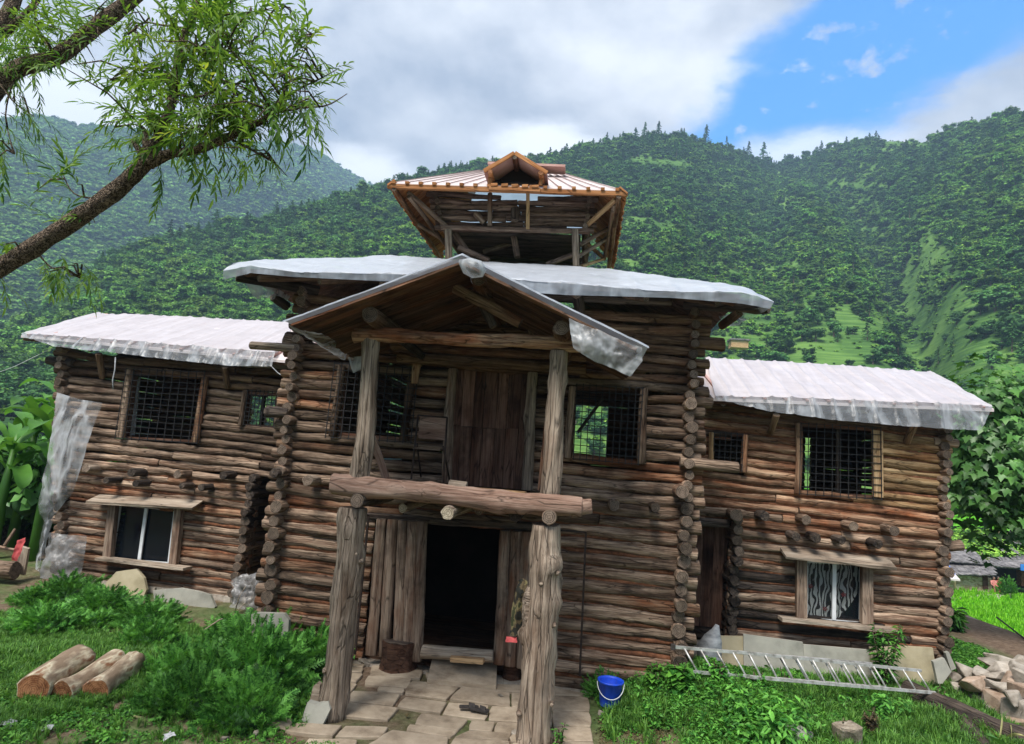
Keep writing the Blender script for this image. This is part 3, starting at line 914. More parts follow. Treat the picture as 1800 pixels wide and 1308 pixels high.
def scatter(name, objs, P, scale, idx=None, rz=None, tilt=0.0, mat=None, parent=None, sxy=None):
    """one object of uncountable growth: geometry-node instances on real positions"""
    cl = bpy.data.collections.new(name + '_kinds')
    for o in sorted(objs, key=lambda q: q.name): cl.objects.link(o)
    n = len(P); P = np.asarray(P, np.float32); c = P.mean(0)
    me = bpy.data.meshes.new(name); me.vertices.add(n); me.vertices.foreach_set('co', (P - c).astype(np.float32).ravel())
    rs = np.random.default_rng(n)
    rot = np.zeros((n, 3), np.float32); rot[:, 2] = rs.uniform(0, 6.28, n) if rz is None else rz
    if tilt: rot[:, 0] = rs.normal(0, tilt, n); rot[:, 1] = rs.normal(0, tilt, n)
    a = me.attributes.new('rot', 'FLOAT_VECTOR', 'POINT'); a.data.foreach_set('vector', rot.ravel())
    sc = np.asarray(scale, np.float32)
    s3 = np.stack([sc * (1 if sxy is None else sxy)] * 2 + [sc], 1).astype(np.float32)
    a = me.attributes.new('scl', 'FLOAT_VECTOR', 'POINT'); a.data.foreach_set('vector', s3.ravel())
    a = me.attributes.new('kind_id', 'INT', 'POINT'); a.data.foreach_set('value', (rs.integers(0, len(objs), n) if idx is None else np.asarray(idx)).astype(np.int32))
    o = link(name, me, parent, Vector(c.tolist())); tag(o, kind='stuff')
    ng = bpy.data.node_groups.new(name, 'GeometryNodeTree')
    ng.interface.new_socket('Geometry', in_out='INPUT', socket_type='NodeSocketGeometry')
    ng.interface.new_socket('Geometry', in_out='OUTPUT', socket_type='NodeSocketGeometry')
    N = ng.nodes; K = ng.links
    gi = N.new('NodeGroupInput'); go = N.new('NodeGroupOutput')
    ci = N.new('GeometryNodeCollectionInfo'); ci.inputs['Collection'].default_value = cl; ci.inputs['Separate Children'].default_value = True; ci.inputs['Reset Children'].default_value = True
    ip = N.new('GeometryNodeInstanceOnPoints'); ip.inputs['Pick Instance'].default_value = True

    def attr(nm, ty):
        q = N.new('GeometryNodeInputNamedAttribute'); q.data_type = ty; q.inputs['Name'].default_value = nm; return q.outputs['Attribute']
    K.new(gi.outputs[0], ip.inputs['Points']); K.new(ci.outputs[0], ip.inputs['Instance'])
    K.new(attr('kind_id', 'INT'), ip.inputs['Instance Index']); K.new(attr('rot', 'FLOAT_VECTOR'), ip.inputs['Rotation']); K.new(attr('scl', 'FLOAT_VECTOR'), ip.inputs['Scale'])
    K.new(ip.outputs[0], go.inputs[0])
    md = o.modifiers.new('growth', 'NODES'); md.node_group = ng
    return o


def project(X, Y, Z):
    c = (np.stack([X, Y, Z], -1) - CAM) @ RM
    return 900 + FPX * c[..., 0] / c[..., 2], 654 + FPX * c[..., 1] / c[..., 2]


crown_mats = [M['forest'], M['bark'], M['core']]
KINDS = []
for k in range(5): KINDS.append(variant('a_broadleaf_%d' % k, broadleaf_np(20 + k, 560, 0.058, 0.34 + 0.03 * (k % 3), 10 + k % 3), crown_mats))
for k in range(2): KINDS.append(variant('b_light_%d' % k, broadleaf_np(40 + k, 380, 0.07, 0.40, 10), [M['forest_l'], M['bark'], M['core']]))
for k in range(3): KINDS.append(variant('c_pine_%d' % k, pine_np(60 + k, 10 + k, 7, 0.19 + 0.03 * k, 0.22), [M['pine'], M['bark'], M['core']]))
for k in range(3): KINDS.append(variant('d_dark_%d' % k, broadleaf_np(50 + k, 480, 0.055, 0.33, 10), [M['forest_d'], M['bark'], M['core']]))

# clearings and terraces on the hillside: (px, py, rx, ry, how bare)
CLEAR = [(1165, 290, 60, 9, 1), (1120, 275, 30, 7, .6), (1600, 254, 60, 10, 1), (1560, 268, 40, 8, .7), (1690, 272, 30, 6, .9), (1150, 398, 80, 14, .85), (1480, 600, 60, 60, .85), (1545, 560, 30, 40, .6),
         (1640, 500, 55, 80, .88), (1700, 600, 130, 90, .78), (1760, 520, 80, 60, .5), (1450, 640, 70, 40, .8), (350, 462, 60, 8, .6), (480, 430, 90, 8, .6), (490, 510, 70, 12, .7),
         (560, 395, 50, 8, .6), (1790, 640, 90, 70, .7), (1300, 606, 60, 10, .9), (1130, 230, 25, 12, .5), (640, 410, 50, 8, .6), (1320, 480, 40, 15, .4), (1420, 340, 40, 8, .5), (1250, 330, 50, 6, .8), (1300, 420, 60, 6, .7), (1390, 470, 45, 8, .7), (1520, 330, 60, 7, .7), (1640, 330, 50, 7, .6), (1740, 400, 50, 10, .6), (1090, 460, 60, 7, .7), (1200, 520, 70, 8, .7), (1330, 560, 60, 9, .7), (1250, 470, 35, 6, .7), (60, 560, 60, 6, .6), (180, 520, 60, 6, .6), (300, 500, 50, 6, .7), (420, 470, 60, 6, .6)]


def bare(px, py):
    b = np.zeros_like(px)
    for x, y, rx, ry, k in CLEAR:
        q = ((px - x) / rx) ** 2 + ((py - y - 0.086 * (px - x)) / ry) ** 2
        b = np.maximum(b, k * (q < 1) + 0 * q)
    return b


def forest_mid():
    n = 34000; rs = np.random.default_rng(5)
    px = rs.uniform(-260, 2060, n); t = rs.uniform(0, 1, n) ** 0.62 * 1.04
    X, Y, Z = HILL_MID(px, t)
    qx, qy = project(X, Y, Z)
    b = bare(qx, qy)
    keep = rs.uniform(0, 1, n) > b
    # a natural patchiness
    pn = vnoise(X, Y, 0.03, 21)
    keep &= (pn > -0.85) | (rs.uniform(0, 1, n) < 0.35)
    X, Y, Z, px, t, pn = [a[keep] for a in (X, Y, Z, px, t, pn)]
    m = len(X)
    h = (2.8 + 5.6 * rs.uniform(0, 1, m) ** 1.5) * (1 + 0.45 * (rs.uniform(0, 1, m) < 0.10))
    dist = np.hypot(X, Y + 9.74)
    h *= np.interp(dist, [150, 350, 700], [0.85, 1.0, 1.15])
    kind = rs.integers(0, 5, m)
    lt = rs.uniform(0, 1, m) < 0.16 + 0.4 * (pn > 0.35)
    kind[lt] = 5 + rs.integers(0, 2, lt.sum())
    pine = (rs.uniform(0, 1, m) < np.where(px > 950, 0.11, 0.04) + 0.12 * (t > 0.85))
    kind[pine] = 7 + rs.integers(0, 3, pine.sum()); h[pine] *= 1.35
    h[lt & ~pine] *= 0.7
    pn2 = vnoise(X, Y, 0.022, 77); dk = (rs.uniform(0, 1, m) < np.clip((-pn2 + .25) * 1.3, 0.03, .9)) & ~pine; kind[dk] = 10 + rs.integers(0, 3, dk.sum())
    scatter('hillside_forest', KINDS, np.stack([X, Y, Z - 0.4], 1), h, kind, sxy=1.25)
    # low scrub under and between the trees
    n = 21000
    px = rs.uniform(-200, 2060, n); t = rs.uniform(0, 1, n) ** 0.6 * 1.02
    X, Y, Z = HILL_MID(px, t); qx, qy = project(X, Y, Z)
    keep = rs.uniform(0, 1, n) > 0.12 * (bare(qx, qy) > 0.55)
    X, Y, Z = X[keep], Y[keep], Z[keep]
    scatter('hillside_scrub', [variant('s_scrub_%d' % k, broadleaf_np(80 + k, 180, 0.12, 0.5, 6), [M['forest_l'], M['bark'], M['core']]) for k in range(3)],
            np.stack([X, Y, Z - 0.5], 1), np.where(bare(qx, qy)[keep] > .5, rs.uniform(.7, 2.0, keep.sum()), rs.uniform(1.4, 3.4, keep.sum())), sxy=1.5)


def forest_far():
    n = 26000; rs = np.random.default_rng(15)
    px = rs.uniform(-350, 900, n); t = rs.uniform(0.1, 1.02, n)
    X, Y, Z = HILL_FAR(px, t)
    h = rs.uniform(11, 22, n) * np.interp(np.hypot(X, Y), [400, 1400], [0.5, 1.1])
    scatter('far_hillside_forest', [variant('f_far_%d' % k, broadleaf_np(100 + k, 150, 0.11, 0.42, 7), crown_mats) for k in range(4)],
            np.stack([X, Y, Z - 1.2], 1), h, sxy=1.3)


forest_mid(); forest_far()

# ------------------------------------------------------------------ single pines on the skyline
PME = [npmesh('pine_crown', *(lambda d: (d[0], d[1]))(pine_np(200 + k, 9 + k, 6, 0.20, 0.38 if k % 2 else 0.25)), [M['pine'], M['bark']], pine_np(200 + k, 9 + k, 6, 0.20, 0.38 if k % 2 else 0.25)[2]) for k in range(4)]


def split_tree(data):
    """separate a generated tree into its trunk and its crown"""
    v, f, m = data
    out = []
    for sel in (m == 1, m != 1):
        ff = f[sel]; u, inv = np.unique(ff, return_inverse=True)
        out.append((v[u], inv.reshape(ff.shape), np.where(m[sel] == 2, 1, 0)))
    return out


PINES = []
for k in range(4):
    a, b = split_tree(pine_np(200 + k, 10 + k, 7, 0.17 + 0.02 * k, 0.40 if k % 2 else 0.25))
    PINES.append((npmesh('trunk', a[0], a[1], [M['bark']]), npmesh('crown', b[0], b[1], [M['pine'], M['core']], b[2])))
ROUND = []
for k in range(3):
    a, b = split_tree(broadleaf_np(230 + k, 420, 0.06, 0.36, 9))
    ROUND.append((npmesh('trunk', a[0], a[1], [M['bark']]), npmesh('crown', b[0], b[1], [M['forest'], M['core']], b[2])))


def far_tree(px, top, hpx, kinds, k, name, label, cat, group):
    """a tree standing on the ridge of the hill, hpx tall in the photograph"""
    X, Y, Z = HILL_MID(np.array([px]), np.array([0.985])); X, Y, Z = float(X[0]), float(Y[0]), float(Z[0])
    d = math.hypot(X, Y + 9.74); h = hpx * d / FPX * 1.15
    r = empty(name, (X, Y, Z - 0.3), label, cat, group)
    for nm, me in zip(('trunk', 'crown'), kinds[k % len(kinds)]):
        link(nm, me, r, (X, Y, Z - 0.3), (0, 0, k * 1.3), (h, h, h))
    return r


G = 'trees standing out on the hill skyline'
for i, (px, hp, k, lb) in enumerate([
    (1133, 34, 1, 'tall pine with a bare lower trunk, leftmost of the two on the grassy hilltop'),
    (1157, 34, 2, 'full dark pine, right of the bare-trunked one on the grassy hilltop'),
    (1202, 24, 0, 'short dense pine just right of the grassy hilltop'),
    (1241, 36, 2, 'tall broad pine on the skyline halfway down the rounded hill'),
    (1277, 26, 0, 'narrow pine on the falling skyline between two taller ones'),
    (1316, 30, 1, 'pine with thin open crown on the falling skyline'),
    (1342, 36, 3, 'slim tall pine nearest to the saddle between the two hills'),
    (690, 24, 3, 'pine rising over the ridge beside the left edge of the rooftop pavilion')]):
    far_tree(px, 0, hp, PINES, k, 'pine_tree', lb, 'tree', G)
for i, (px, hp, k, lb) in enumerate([
    (1095, 16, 0, 'small round tree left of the two hilltop pines'),
    (1186, 20, 1, 'dark round tree on the skyline right of the hilltop pines'),
    (1415, 20, 2, 'rounded tree at the left end of the right-hand ridge'),
    (1462, 18, 0, 'broad dark tree on the right-hand ridge before the bright meadow'),
    (1700, 18, 1, 'wide tree on the ridge right of the bright meadow'),
    (1752, 22, 2, 'dark tree highest on the right-hand ridge'),
    (833, 20, 0, 'small tree above the pale pavilion roof, left of its gable')]):
    far_tree(px, 0, hp, ROUND, k, 'ridge_tree', lb, 'tree', G)

# ================================================================== LOG HOUSE
HOUSE = empty('log_house', (-1.6, 3.0, 0), 'three-storey house of stacked round logs with two wings, a porch and a rooftop pavilion', 'house')
R_ = random.Random(5)


def P2(px, py, Y):
    p = at(px, py, Y=Y); return (p.x, p.z)


def inside(poly, x, z):
    c = False; j = len(poly) - 1
    for i in range(len(poly)):
        xi, zi = poly[i]; xj, zj = poly[j]
        if (zi > z) != (zj > z) and x < (xj - xi) * (z - zi) / (zj - zi) + xi: c = not c
        j = i
    return c


def wall(name, quad, Y, pitch, holes, mat_fn, ext=((0.2, 0.3), (0.2, 0.3)), ext_ok=(True, True), seg=(1.5, 3.2), joint=None, joint_top=9.0, rscale=0.955, parent=HOUSE, slack=0.0, rough=0.25, bow=0.024):
    """courses of logs between the corners quad=(BL,BR,TR,TL) given as (X,Z), cut at the holes"""
    BL, BR, TR, TL = quad
    h = ((TL[1] - BL[1]) + (TR[1] - BR[1])) / 2
    zs = []; z = 0
    while z < h:
        p = pitch(z + (BL[1] + BR[1]) / 2) * R_.uniform(0.9, 1.1); zs.append((z + p / 2, p)); z += p
    k = h / z
    rows = []
    for zc, p in zs:
        t = zc * k / h; p *= k
        L = (BL[0] + (TL[0] - BL[0]) * t, BL[1] + (TL[1] - BL[1]) * t); Rr = (BR[0] + (TR[0] - BR[0]) * t, BR[1] + (TR[1] - BR[1]) * t)
        rows.append((L, Rr, p))
        n = 160; runs = []; cur = None
        for i in range(n + 1):
            x = L[0] + (Rr[0] - L[0]) * i / n; zz = L[1] + (Rr[1] - L[1]) * i / n
            blocked = any(inside(q, x, zz) for q in holes)
            if not blocked and cur is None: cur = x
            if (blocked or i == n) and cur is not None:
                if x - cur > 0.1: runs.append((cur, x))
                cur = None
        zx = lambda x: L[1] + (Rr[1] - L[1]) * (x - L[0]) / (Rr[0] - L[0])
        for a, b in runs:
            la = abs(a - L[0]) < 0.02; rb = abs(b - Rr[0]) < 0.02
            cuts = [a]
            while b - cuts[-1] > seg[1]: cuts.append(cuts[-1] + R_.uniform(*seg))
            if b - cuts[-1] < 0.35 and len(cuts) > 1: cuts.pop()
            cuts.append(b)
            for i in range(len(cuts) - 1):
                x0, x1 = cuts[i], cuts[i + 1]
                if i == 0 and la and ext_ok[0]: x0 -= R_.uniform(*ext[0])
                if i == len(cuts) - 2 and rb and ext_ok[1]: x1 += R_.uniform(*ext[1])
                if i > 0: x0 += 0.006
                if i < len(cuts) - 2: x1 -= 0.006
                r = p / 2 * rscale * (1 - slack)
                dy = R_.uniform(-0.012, 0.012)
                log(name, (x0, Y + dy, zx(x0) + R_.uniform(-.008, .008)), (x1, Y + dy + R_.uniform(-.01, .01), zx(x1) + R_.uniform(-.008, .008)), r * R_.uniform(0.86, 1.08), r * R_.uniform(0.86, 1.08),
                    mat_fn(x0, zx(x0)), None, parent, rough=rough, bow=bow, step=.12, knots=3)
            if joint is not None and zx((a + b) / 2) < joint_top:
                nseg = max(2, int((b - a) / 0.16)); pts = []; rs_ = []
                for i in range(nseg + 1):
                    x = a + (b - a) * i / nseg
                    pts.append((x, Y - p * 0.02 + 0.012 * noise.noise(Vector((x * 4, zc * 9, 1))), zx(x) - p / 2 + 0.012 * noise.noise(Vector((x * 3, zc * 7, 4)))))
                    rs_.append(p * (0.215 + 0.085 * noise.noise(Vector((x * 5, zc * 5, 8)))))
                joint.tube(pts, rs_, 8, 0, True, 0.25, zc)
    return rows


def side_logs(name, rows, side, Y0, Y1, mats, parent=HOUSE, out=(0.16, 0.30), rscale=1.0, zmin=-9, zmax=99, dx=0.0):
    """logs of the side wall, seen end-on at the corner, lying between the front courses"""
    for i, (L, Rr, p) in enumerate(rows):
        e = L if side == 0 else Rr
        x = e[0] + dx + R_.uniform(-.025, .025); z = e[1] + p / 2 + R_.uniform(-.01, .01)
        if not zmin < z < zmax: continue
        r = p / 2 * R_.uniform(0.84, 1.08) * rscale
        log(name, (x, Y0 - R_.uniform(*out), z), (x + R_.uniform(-.02, .02), Y1 + R_.uniform(0.1, 0.25), z), r, r * R_.uniform(0.9, 1), mats(z), None, parent, step=0.35, sides=12)


# ------------------------------------------------------------------ openings measured on the facade
T0 = -0.10
h_tl = [P2(*q, T0) for q in ((604, 648), (724, 655), (712, 772), (592, 762))]
h_tr = [P2(*q, T0) for q in ((1010, 681), (1130, 684), (1122, 812), (1004, 803))]
h_bal = [P2(*q, T0) for q in ((796, 650), (946, 657), (930, 862), (782, 852))]
h_door = [P2(*q, T0) for q in ((655, 908), (935, 930), (918, 1205), (632, 1180))]
WY = 2.2; W0 = WY - 0.09
h_l1 = [P2(*q, W0) for q in ((232, 655), (360, 661), (346, 776), (216, 769))]
h_l2 = [P2(*q, W0) for q in ((433, 690), (492, 693), (486, 751), (426, 747))]
h_l3 = [P2(*q, W0) for q in ((204, 884), (318, 895), (304, 993), (190, 984))]
h_r1 = [P2(*q, W0) for q in ((1250, 762), (1309, 766), (1307, 829), (1247, 826))]
h_r2 = [P2(*q, W0) for q in ((1406, 747), (1545, 755), (1547, 873), (1405, 868))]
h_r3 = [P2(*q, W0) for q in ((1408, 984), (1522, 992), (1520, 1093), (1408, 1085))]
h_rd = [P2(*q, W0) for q in ((1200, 913), (1284, 918), (1272, 1170), (1180, 1160))]
h_ld = [P2(*q, W0) for q in ((452, 842), (520, 846), (490, 1090), (424, 1080))]


def m_tower(x, z):
    q = R_.random()
    if z > 4.7: return M['log_up']
    if z < 2.8: return M['log_low'] if q < 0.86 else M['log_red']
    return M['log'] if q < 0.72 else M['log_red'] if q < 0.85 else M['log_up']


def m_left(x, z):
    q = R_.random()
    if z > 4.3: return M['log_up']
    if z < 2.3: return M['log_low'] if q < 0.7 else M['log_red']
    return M['log'] if q < 0.85 else M['log_low']


def m_right(x, z):
    q = R_.random()
    if z > 4.35: return M['log_up']
    if z > 2.75: return M['log_gold'] if x > 4.9 else (M['log_red'] if q < 0.75 else M['log'])
    if z > 2.4: return M['log_red'] if q < 0.5 else M['log_low']
    if x < 3.9 and z < 1.8: return M['log_low'] if q < 0.4 else M['log_dark']
    return M['log_low'] if q < 0.8 else M['log_red']


clay = MB()
# tower front
rowsT = wall('wall_log', ((-4.68, 0.02), (1.60, 0.02), (1.62, 5.80), (-4.84, 5.80)), 0.0, lambda z: 0.198 if z < 2.7 else 0.178 if z < 4.6 else 0.165,
             [h_tl, h_tr, h_bal, h_door], m_tower, joint=clay, joint_top=2.75)
side_logs('side_log', rowsT, 0, 0.0, 6.4, lambda z: M['log'] if z > 0 else M['log'])
side_logs('side_log', rowsT, 1, 0.0, 6.4, lambda z: M['log_up'] if z > 4.5 else M['log'])
clay.build('clay_joint', M['clay'], HOUSE)['kind'] = 'stuff'
# left wing front
clay = MB()
lb, rb, rt, lt = P2(128, 1045, W0), P2(505, 1078, W0), P2(520, 652, W0), P2(112, 616, W0)
lb = (-10.25, 0.18)
rowsL = wall('wall_log', (lb, (-4.85, 0.10), (-4.95, 4.72), lt), WY, lambda z: 0.172, [h_l1, h_l2, h_l3, h_ld], m_left, joint=clay, joint_top=2.5, ext_ok=(True, False))
side_logs('side_log', rowsL, 0, WY, 5.4, lambda z: M['log'])
clay.build('clay_joint', M['clay'], HOUSE)['kind'] = 'stuff'
# inner end wall of the left wing, its blackened ends beside the gap
xi = P2(428, 940, W0)[0]
for i, (L, Rr, p) in enumerate(rowsL):
    z = L[1] * 0.2 + Rr[1] * 0.8 + p / 2
    if 0.2 < z < 2.55:
        x = P2(442 - (2.3 - z) * 2, 900, W0)[0]
        log('side_log', (x + R_.uniform(-.02, .02), WY - R_.uniform(0.22, 0.34), z), (x, 5.3, z), p / 2 * R_.uniform(.9, 1.05), p / 2 * 0.95, M['log_dark'] if z > 1.65 else M['log'], M['log_dark'] if z > 1.75 else None, HOUSE, step=0.35)
# right wing front
clay = MB()
rowsR = wall('wall_log', ((1.75, 0.30), (6.36, 0.42), (6.42, 4.62), (1.75, 4.86)), WY, lambda z: 0.178 if z < 2.7 else 0.158, [h_r1, h_r2, h_r3, h_rd], m_right, joint=clay, ext_ok=(False, True), ext=((0.1, 0.2), (0.08, 0.2)))
side_logs('side_log', rowsR, 1, WY, 5.4, lambda z: M['log'], out=(0.12, 0.28), dx=0.03)
clay.build('clay_joint', M['clay'], HOUSE)['kind'] = 'stuff'
for i, (L, Rr, p) in enumerate(rowsR):
    z = L[1] * 0.78 + Rr[1] * 0.22 + p / 2
    if 0.5 < z < 2.75:
        x = P2(1293 - (2.4 - z) * 3, 1000, W0)[0] + R_.uniform(-.03, .03)
        log('side_log', (x, WY - R_.uniform(0.2, 0.34), z), (x, 5.3, z), p / 2 * R_.uniform(.9, 1.06), p / 2 * 0.95, M['log_dark'] if z < 2.1 else M['log'], None if z > 1.9 else M['log_dark'], HOUSE, step=0.35)


# ------------------------------------------------------------------ hidden sides, backs and floors
def back_wall(quad, Y, pitch, holes, gap=0.90, mat=M['log_up']):
    BL, BR, TR, TL = quad; mb = MB(); z = BL[1]
    while z < TL[1]:
        n = int((BR[0] - BL[0]) / 0.05); cur = None
        for i in range(n + 1):
            x = BL[0] + (BR[0] - BL[0]) * i / n
            bl = any(inside(q, x, z + pitch / 2) for q in holes)
            if not bl and cur is None: cur = x
            if (bl or i == n) and cur is not None:
                if x - cur > 0.1:
                    k = max(2, int((x - cur) / 0.4)); pts = [(cur + (x - cur) * j / k, Y, z + pitch / 2 + 0.018 * noise.noise(Vector((j * 0.7, z * 3, Y)))) for j in range(k + 1)]
                    mb.tube(pts, [pitch / 2 * gap * (1.14 + 0.20 * noise.noise(Vector((j * 0.9 + z * 11, z * 5, 2)))) for j in range(k + 1)], 7, 0, True)
                cur = None
        z += pitch
    o = mb.build('back_wall', mat, HOUSE); o['kind'] = 'stuff'; return o


def bh(q, Y): return [P2(*p, Y) for p in q]


back_wall(((-11.2, 0.1), (-4.9, 0.1), (-4.9, 4.9), (-11.2, 4.9)), 5.3, 0.17, [bh(((441, 692), (462, 692), (456, 752), (436, 752)), 5.3), bh(((467, 692), (486, 692), (481, 752), (462, 752)), 5.3)], 0.97)
back_wall(((-4.7, 0.1), (1.6, 0.1), (1.6, 5.7), (-4.7, 5.7)), 6.4, 0.17, [bh(((606, 700), (626, 702), (620, 764), (600, 762)), 6.4), bh(((1012, 716), (1068, 719), (1062, 808), (1006, 804)), 6.4)], 0.97)
back_wall(((1.7, 0.3), (6.4, 0.3), (6.4, 4.8), (1.7, 4.8)), 5.3, 0.17, [bh(((1410, 772), (1424, 773), (1424, 862), (1409, 861)), 5.3)], 0.98)
mb = MB()
for (x0, x1, y0, y1) in ((-4.75, 1.55, 0.12, 6.3), (-10.3, -4.9, WY + .1, 5.2), (1.75, 6.3, WY + .1, 5.2)):
    mb.box(((x0 + x1) / 2, (y0 + y1) / 2, 2.72), (x1 - x0, y1 - y0, 0.06))
    mb.box(((x0 + x1) / 2, (y0 + y1) / 2, 0.06), (x1 - x0, y1 - y0, 0.06))
mb.build('upper_floor', M['roofwood'], HOUSE)
# a low dark partition painted near-black; its colour stands for the deep shade indoors
mb = MB(); mb.box((-1.6, 3.0, 1.35), (6.2, 0.1, 2.6)); mb.box((-7.6, 3.6, 1.35), (5.2, 0.1, 2.6)); mb.box((4.1, 3.7, 1.4), (4.3, 0.1, 2.5)); mb.build('shade_partition', M['dark'], HOUSE)
# foundation courses of rough stone
mb = MB()
for i in range(46):
    x = -4.9 + i * 0.145; mb.box((x, 0.02 + R_.uniform(-.03, .03), -0.02), (0.14, 0.3 * R_.uniform(.8, 1.1), 0.12), Matrix.Rotation(R_.uniform(-.1, .1), 3, 'Z'))
for i in range(34):
    x = -10.3 + i * 0.16; mb.box((x, WY + R_.uniform(-.03, .03), 0.05), (0.15, 0.3, 0.3), Matrix.Rotation(R_.uniform(-.1, .1), 3, 'Z'))
for i in range(30):
    x = 1.8 + i * 0.155; mb.box((x, WY + R_.uniform(-.03, .03), 0.18), (0.15, 0.26, 0.34), Matrix.Rotation(R_.uniform(-.1, .1), 3, 'Z'))
mb.build('foundation', M['stone'], HOUSE)['kind'] = 'stuff'

# ------------------------------------------------------------------ joist ends sticking out
for px, py, Y, r, mt in [(150, 823, WY, .085, 'post'), (230, 831, WY, .088, 'log_dark'), (312, 834, WY, .085, 'log'), (392, 836, WY, .08, 'log_dark'), (186, 845, WY, .07, 'log_dark'), (238, 849, WY, .07, 'log_dark'),
                     (318, 855, WY, .06, 'log_dark'), (352, 857, WY, .07, 'log_dark'), (540, 845, 0, .085, 'post'), (1080, 889, 0, .085, 'log'), (1152, 893, 0, .07, 'log'), (1200, 865, 0, .1, 'log'),
                     (1294, 906, WY, .115, 'log'), (1345, 909, WY, .09, 'log_dark'), (1418, 915, WY, .085, 'log'), (1500, 926, WY, .085, 'log'), (1572, 933, WY, .09, 'log'),
                     (1400, 943, WY, .075, 'log_dark'), (1436, 947, WY, .08, 'log_dark'), (1480, 950, WY, .07, 'log_dark'), (1545, 956, WY, .075, 'log_dark'), (480, 832, 0, .075, 'log_dark')]:
    p = at(px, py, Y=Y - 0.42)
    log('joist', (p.x, p.y, p.z), (p.x, p.y + 1.6, p.z + 0.01), r, r, M[mt], M['end'] if mt != 'log_dark' else M['log_dark'], HOUSE, knots=1)
# odd long logs left jutting from the corners
for a, b, Y, r, mt in [((441, 607), (520, 612), -0.12, .07, 'post'), ((468, 724), (508, 727), -0.16, .095, 'log_dark'), ((500, 598), (530, 604), -0.05, .1, 'log'), ((1195, 812), (1298, 822), -0.18, .085, 'log'),
                   ((1225, 603), (1273, 606), -0.02, .105, 'log_up'), ((1200, 704), (1252, 708), 0.0, .09, 'log'), ((84, 634), (130, 638), WY - .05, .09, 'log_dark'), ((1640, 776), (1682, 779), WY - .02, .08, 'log'), ((1646, 962), (1690, 958), WY + .15, .09, 'log')]:
    p, q = at(*a, Y=Y), at(*b, Y=Y)
    log('jutting_log', p, q, r, r, M[mt], None, HOUSE)


# ------------------------------------------------------------------ windows and doors
def grille(parent, quad, Y, nx, nz, r=0.006):
    """welded wire grid; quad = TL,TR,BR,BL as (X,Z)"""
    TL, TR, BR, BL = quad
    L = lambda a, b, t: (a[0] + (b[0] - a[0]) * t, a[1] + (b[1] - a[1]) * t)
    for i in range(nx + 1):
        t = i / nx; a = L(TL, TR, t); b = L(BL, BR, t)
        mb = MB(); mb.beam((a[0], Y, a[1] + .02), (b[0], Y, b[1] - .02), r * 2, r * 2, (0, 1, 0)); mb.build('grille_bar', M['wire'], parent)
    for i in range(nz + 1):
        t = i / nz; a = L(TL, BL, t); b = L(TR, BR, t)
        mb = MB(); mb.beam((a[0] - .02, Y + r * 2.2, a[1]), (b[0] + .02, Y + r * 2.2, b[1]), r * 2, r * 2); mb.build('grille_bar', M['wire'], parent)


def jamb(name, parent, a, b, Y, wd, th, mt, round_=True):
    p, q = at(*a, Y=Y), at(*b, Y=Y)
    if round_: return log(name, p, q, wd / 2, wd / 2 * 1.05, M[mt], None, parent, knots=1, flat=0.1, bow=0.02)
    return board(name, p, q, wd, th, M[mt], parent, up=(0, 1, 0))


def window(quad, Y, depth=0.1, t=0.05, mt='door'):
    """window frame lining the hole in the logs (the part that carries the rest)"""
    mb = MB(); TL, TR, BR, BL = quad
    pts = [(p[0], Y, p[1]) for p in (TL, TR, BR, BL)]
    for i in range(4): mb.beam(pts[i], pts[(i + 1) % 4], 0.16, t, (0, 1, 0) if i % 2 else (0, 0, 1), 0) if False else None
    mb.beam(pts[0], pts[1], depth, t); mb.beam(pts[3], pts[2], depth, t)
    mb.beam(pts[0], pts[3], t, depth, (0, 1, 0)); mb.beam(pts[1], pts[2], t, depth, (0, 1, 0))
    return mb.build('window', M[mt], HOUSE)


w_ = window(h_tl, 0.02); jamb('jamb', w_, (601, 642), (583, 767), -.1, .13, .1, 'log'); jamb('jamb', w_, (724, 662), (708, 776), -.1, .12, .1, 'log_up'); grille(w_, bh(((588, 638), (735, 648), (722, 778), (572, 768)), -.2), -.2, 11, 11)
jamb('brace', w_, (632, 655), (628, 720), .5, .05, .03, 'log_dark', False)
w_ = window(h_tr, 0.02); jamb('jamb', w_, (1007, 680), (998, 805), -.1, .12, .1, 'log'); jamb('jamb', w_, (1134, 682), (1126, 816), -.1, .125, .1, 'log'); grille(w_, bh(((1014, 676), (1130, 682), (1122, 816), (1008, 806)), -.16), -.16, 10, 11)
p, q = at(1060, 700, Y=.6), at(1016, 760, Y=.6); board('brace', p, q, .07, .05, M['log_dark'], w_)
w_ = window(h_l1, WY + .02); jamb('jamb', w_, (228, 650), (213, 770), W0 - .02, .15, .1, 'log'); jamb('jamb', w_, (361, 662), (343, 778), W0 - .02, .14, .1, 'log_red'); grille(w_, bh(((222, 648), (360, 654), (346, 779), (202, 769)), WY - .22), WY - .22, 10, 12)
jamb('daylight_strip', w_, (243, 665), (232, 765), WY + .5, .10, .03, 'white', False)  # white strip added to stand for the bright gap behind the window
w_ = window(h_l2, WY + .02); jamb('jamb', w_, (431, 686), (424, 748), W0 - .02, .10, .1, 'log'); jamb('jamb', w_, (492, 690), (486, 752), W0 - .02, .12, .1, 'log'); jamb('mullion', w_, (465, 690), (458, 752), WY + .3, .07, .05, 'log_dark', False); grille(w_, bh(((436, 686), (486, 689), (480, 750), (428, 746)), WY - .16), WY - .16, 7, 8)
w_ = window(h_r1, WY + .02); jamb('jamb', w_, (1250, 760), (1247, 828), W0 - .02, .09, .1, 'log_gold'); jamb('jamb', w_, (1310, 764), (1307, 831), W0 - .02, .11, .1, 'log_red'); grille(w_, bh(((1256, 760), (1306, 763), (1304, 828), (1252, 825)), WY - .16), WY - .16, 5, 6)
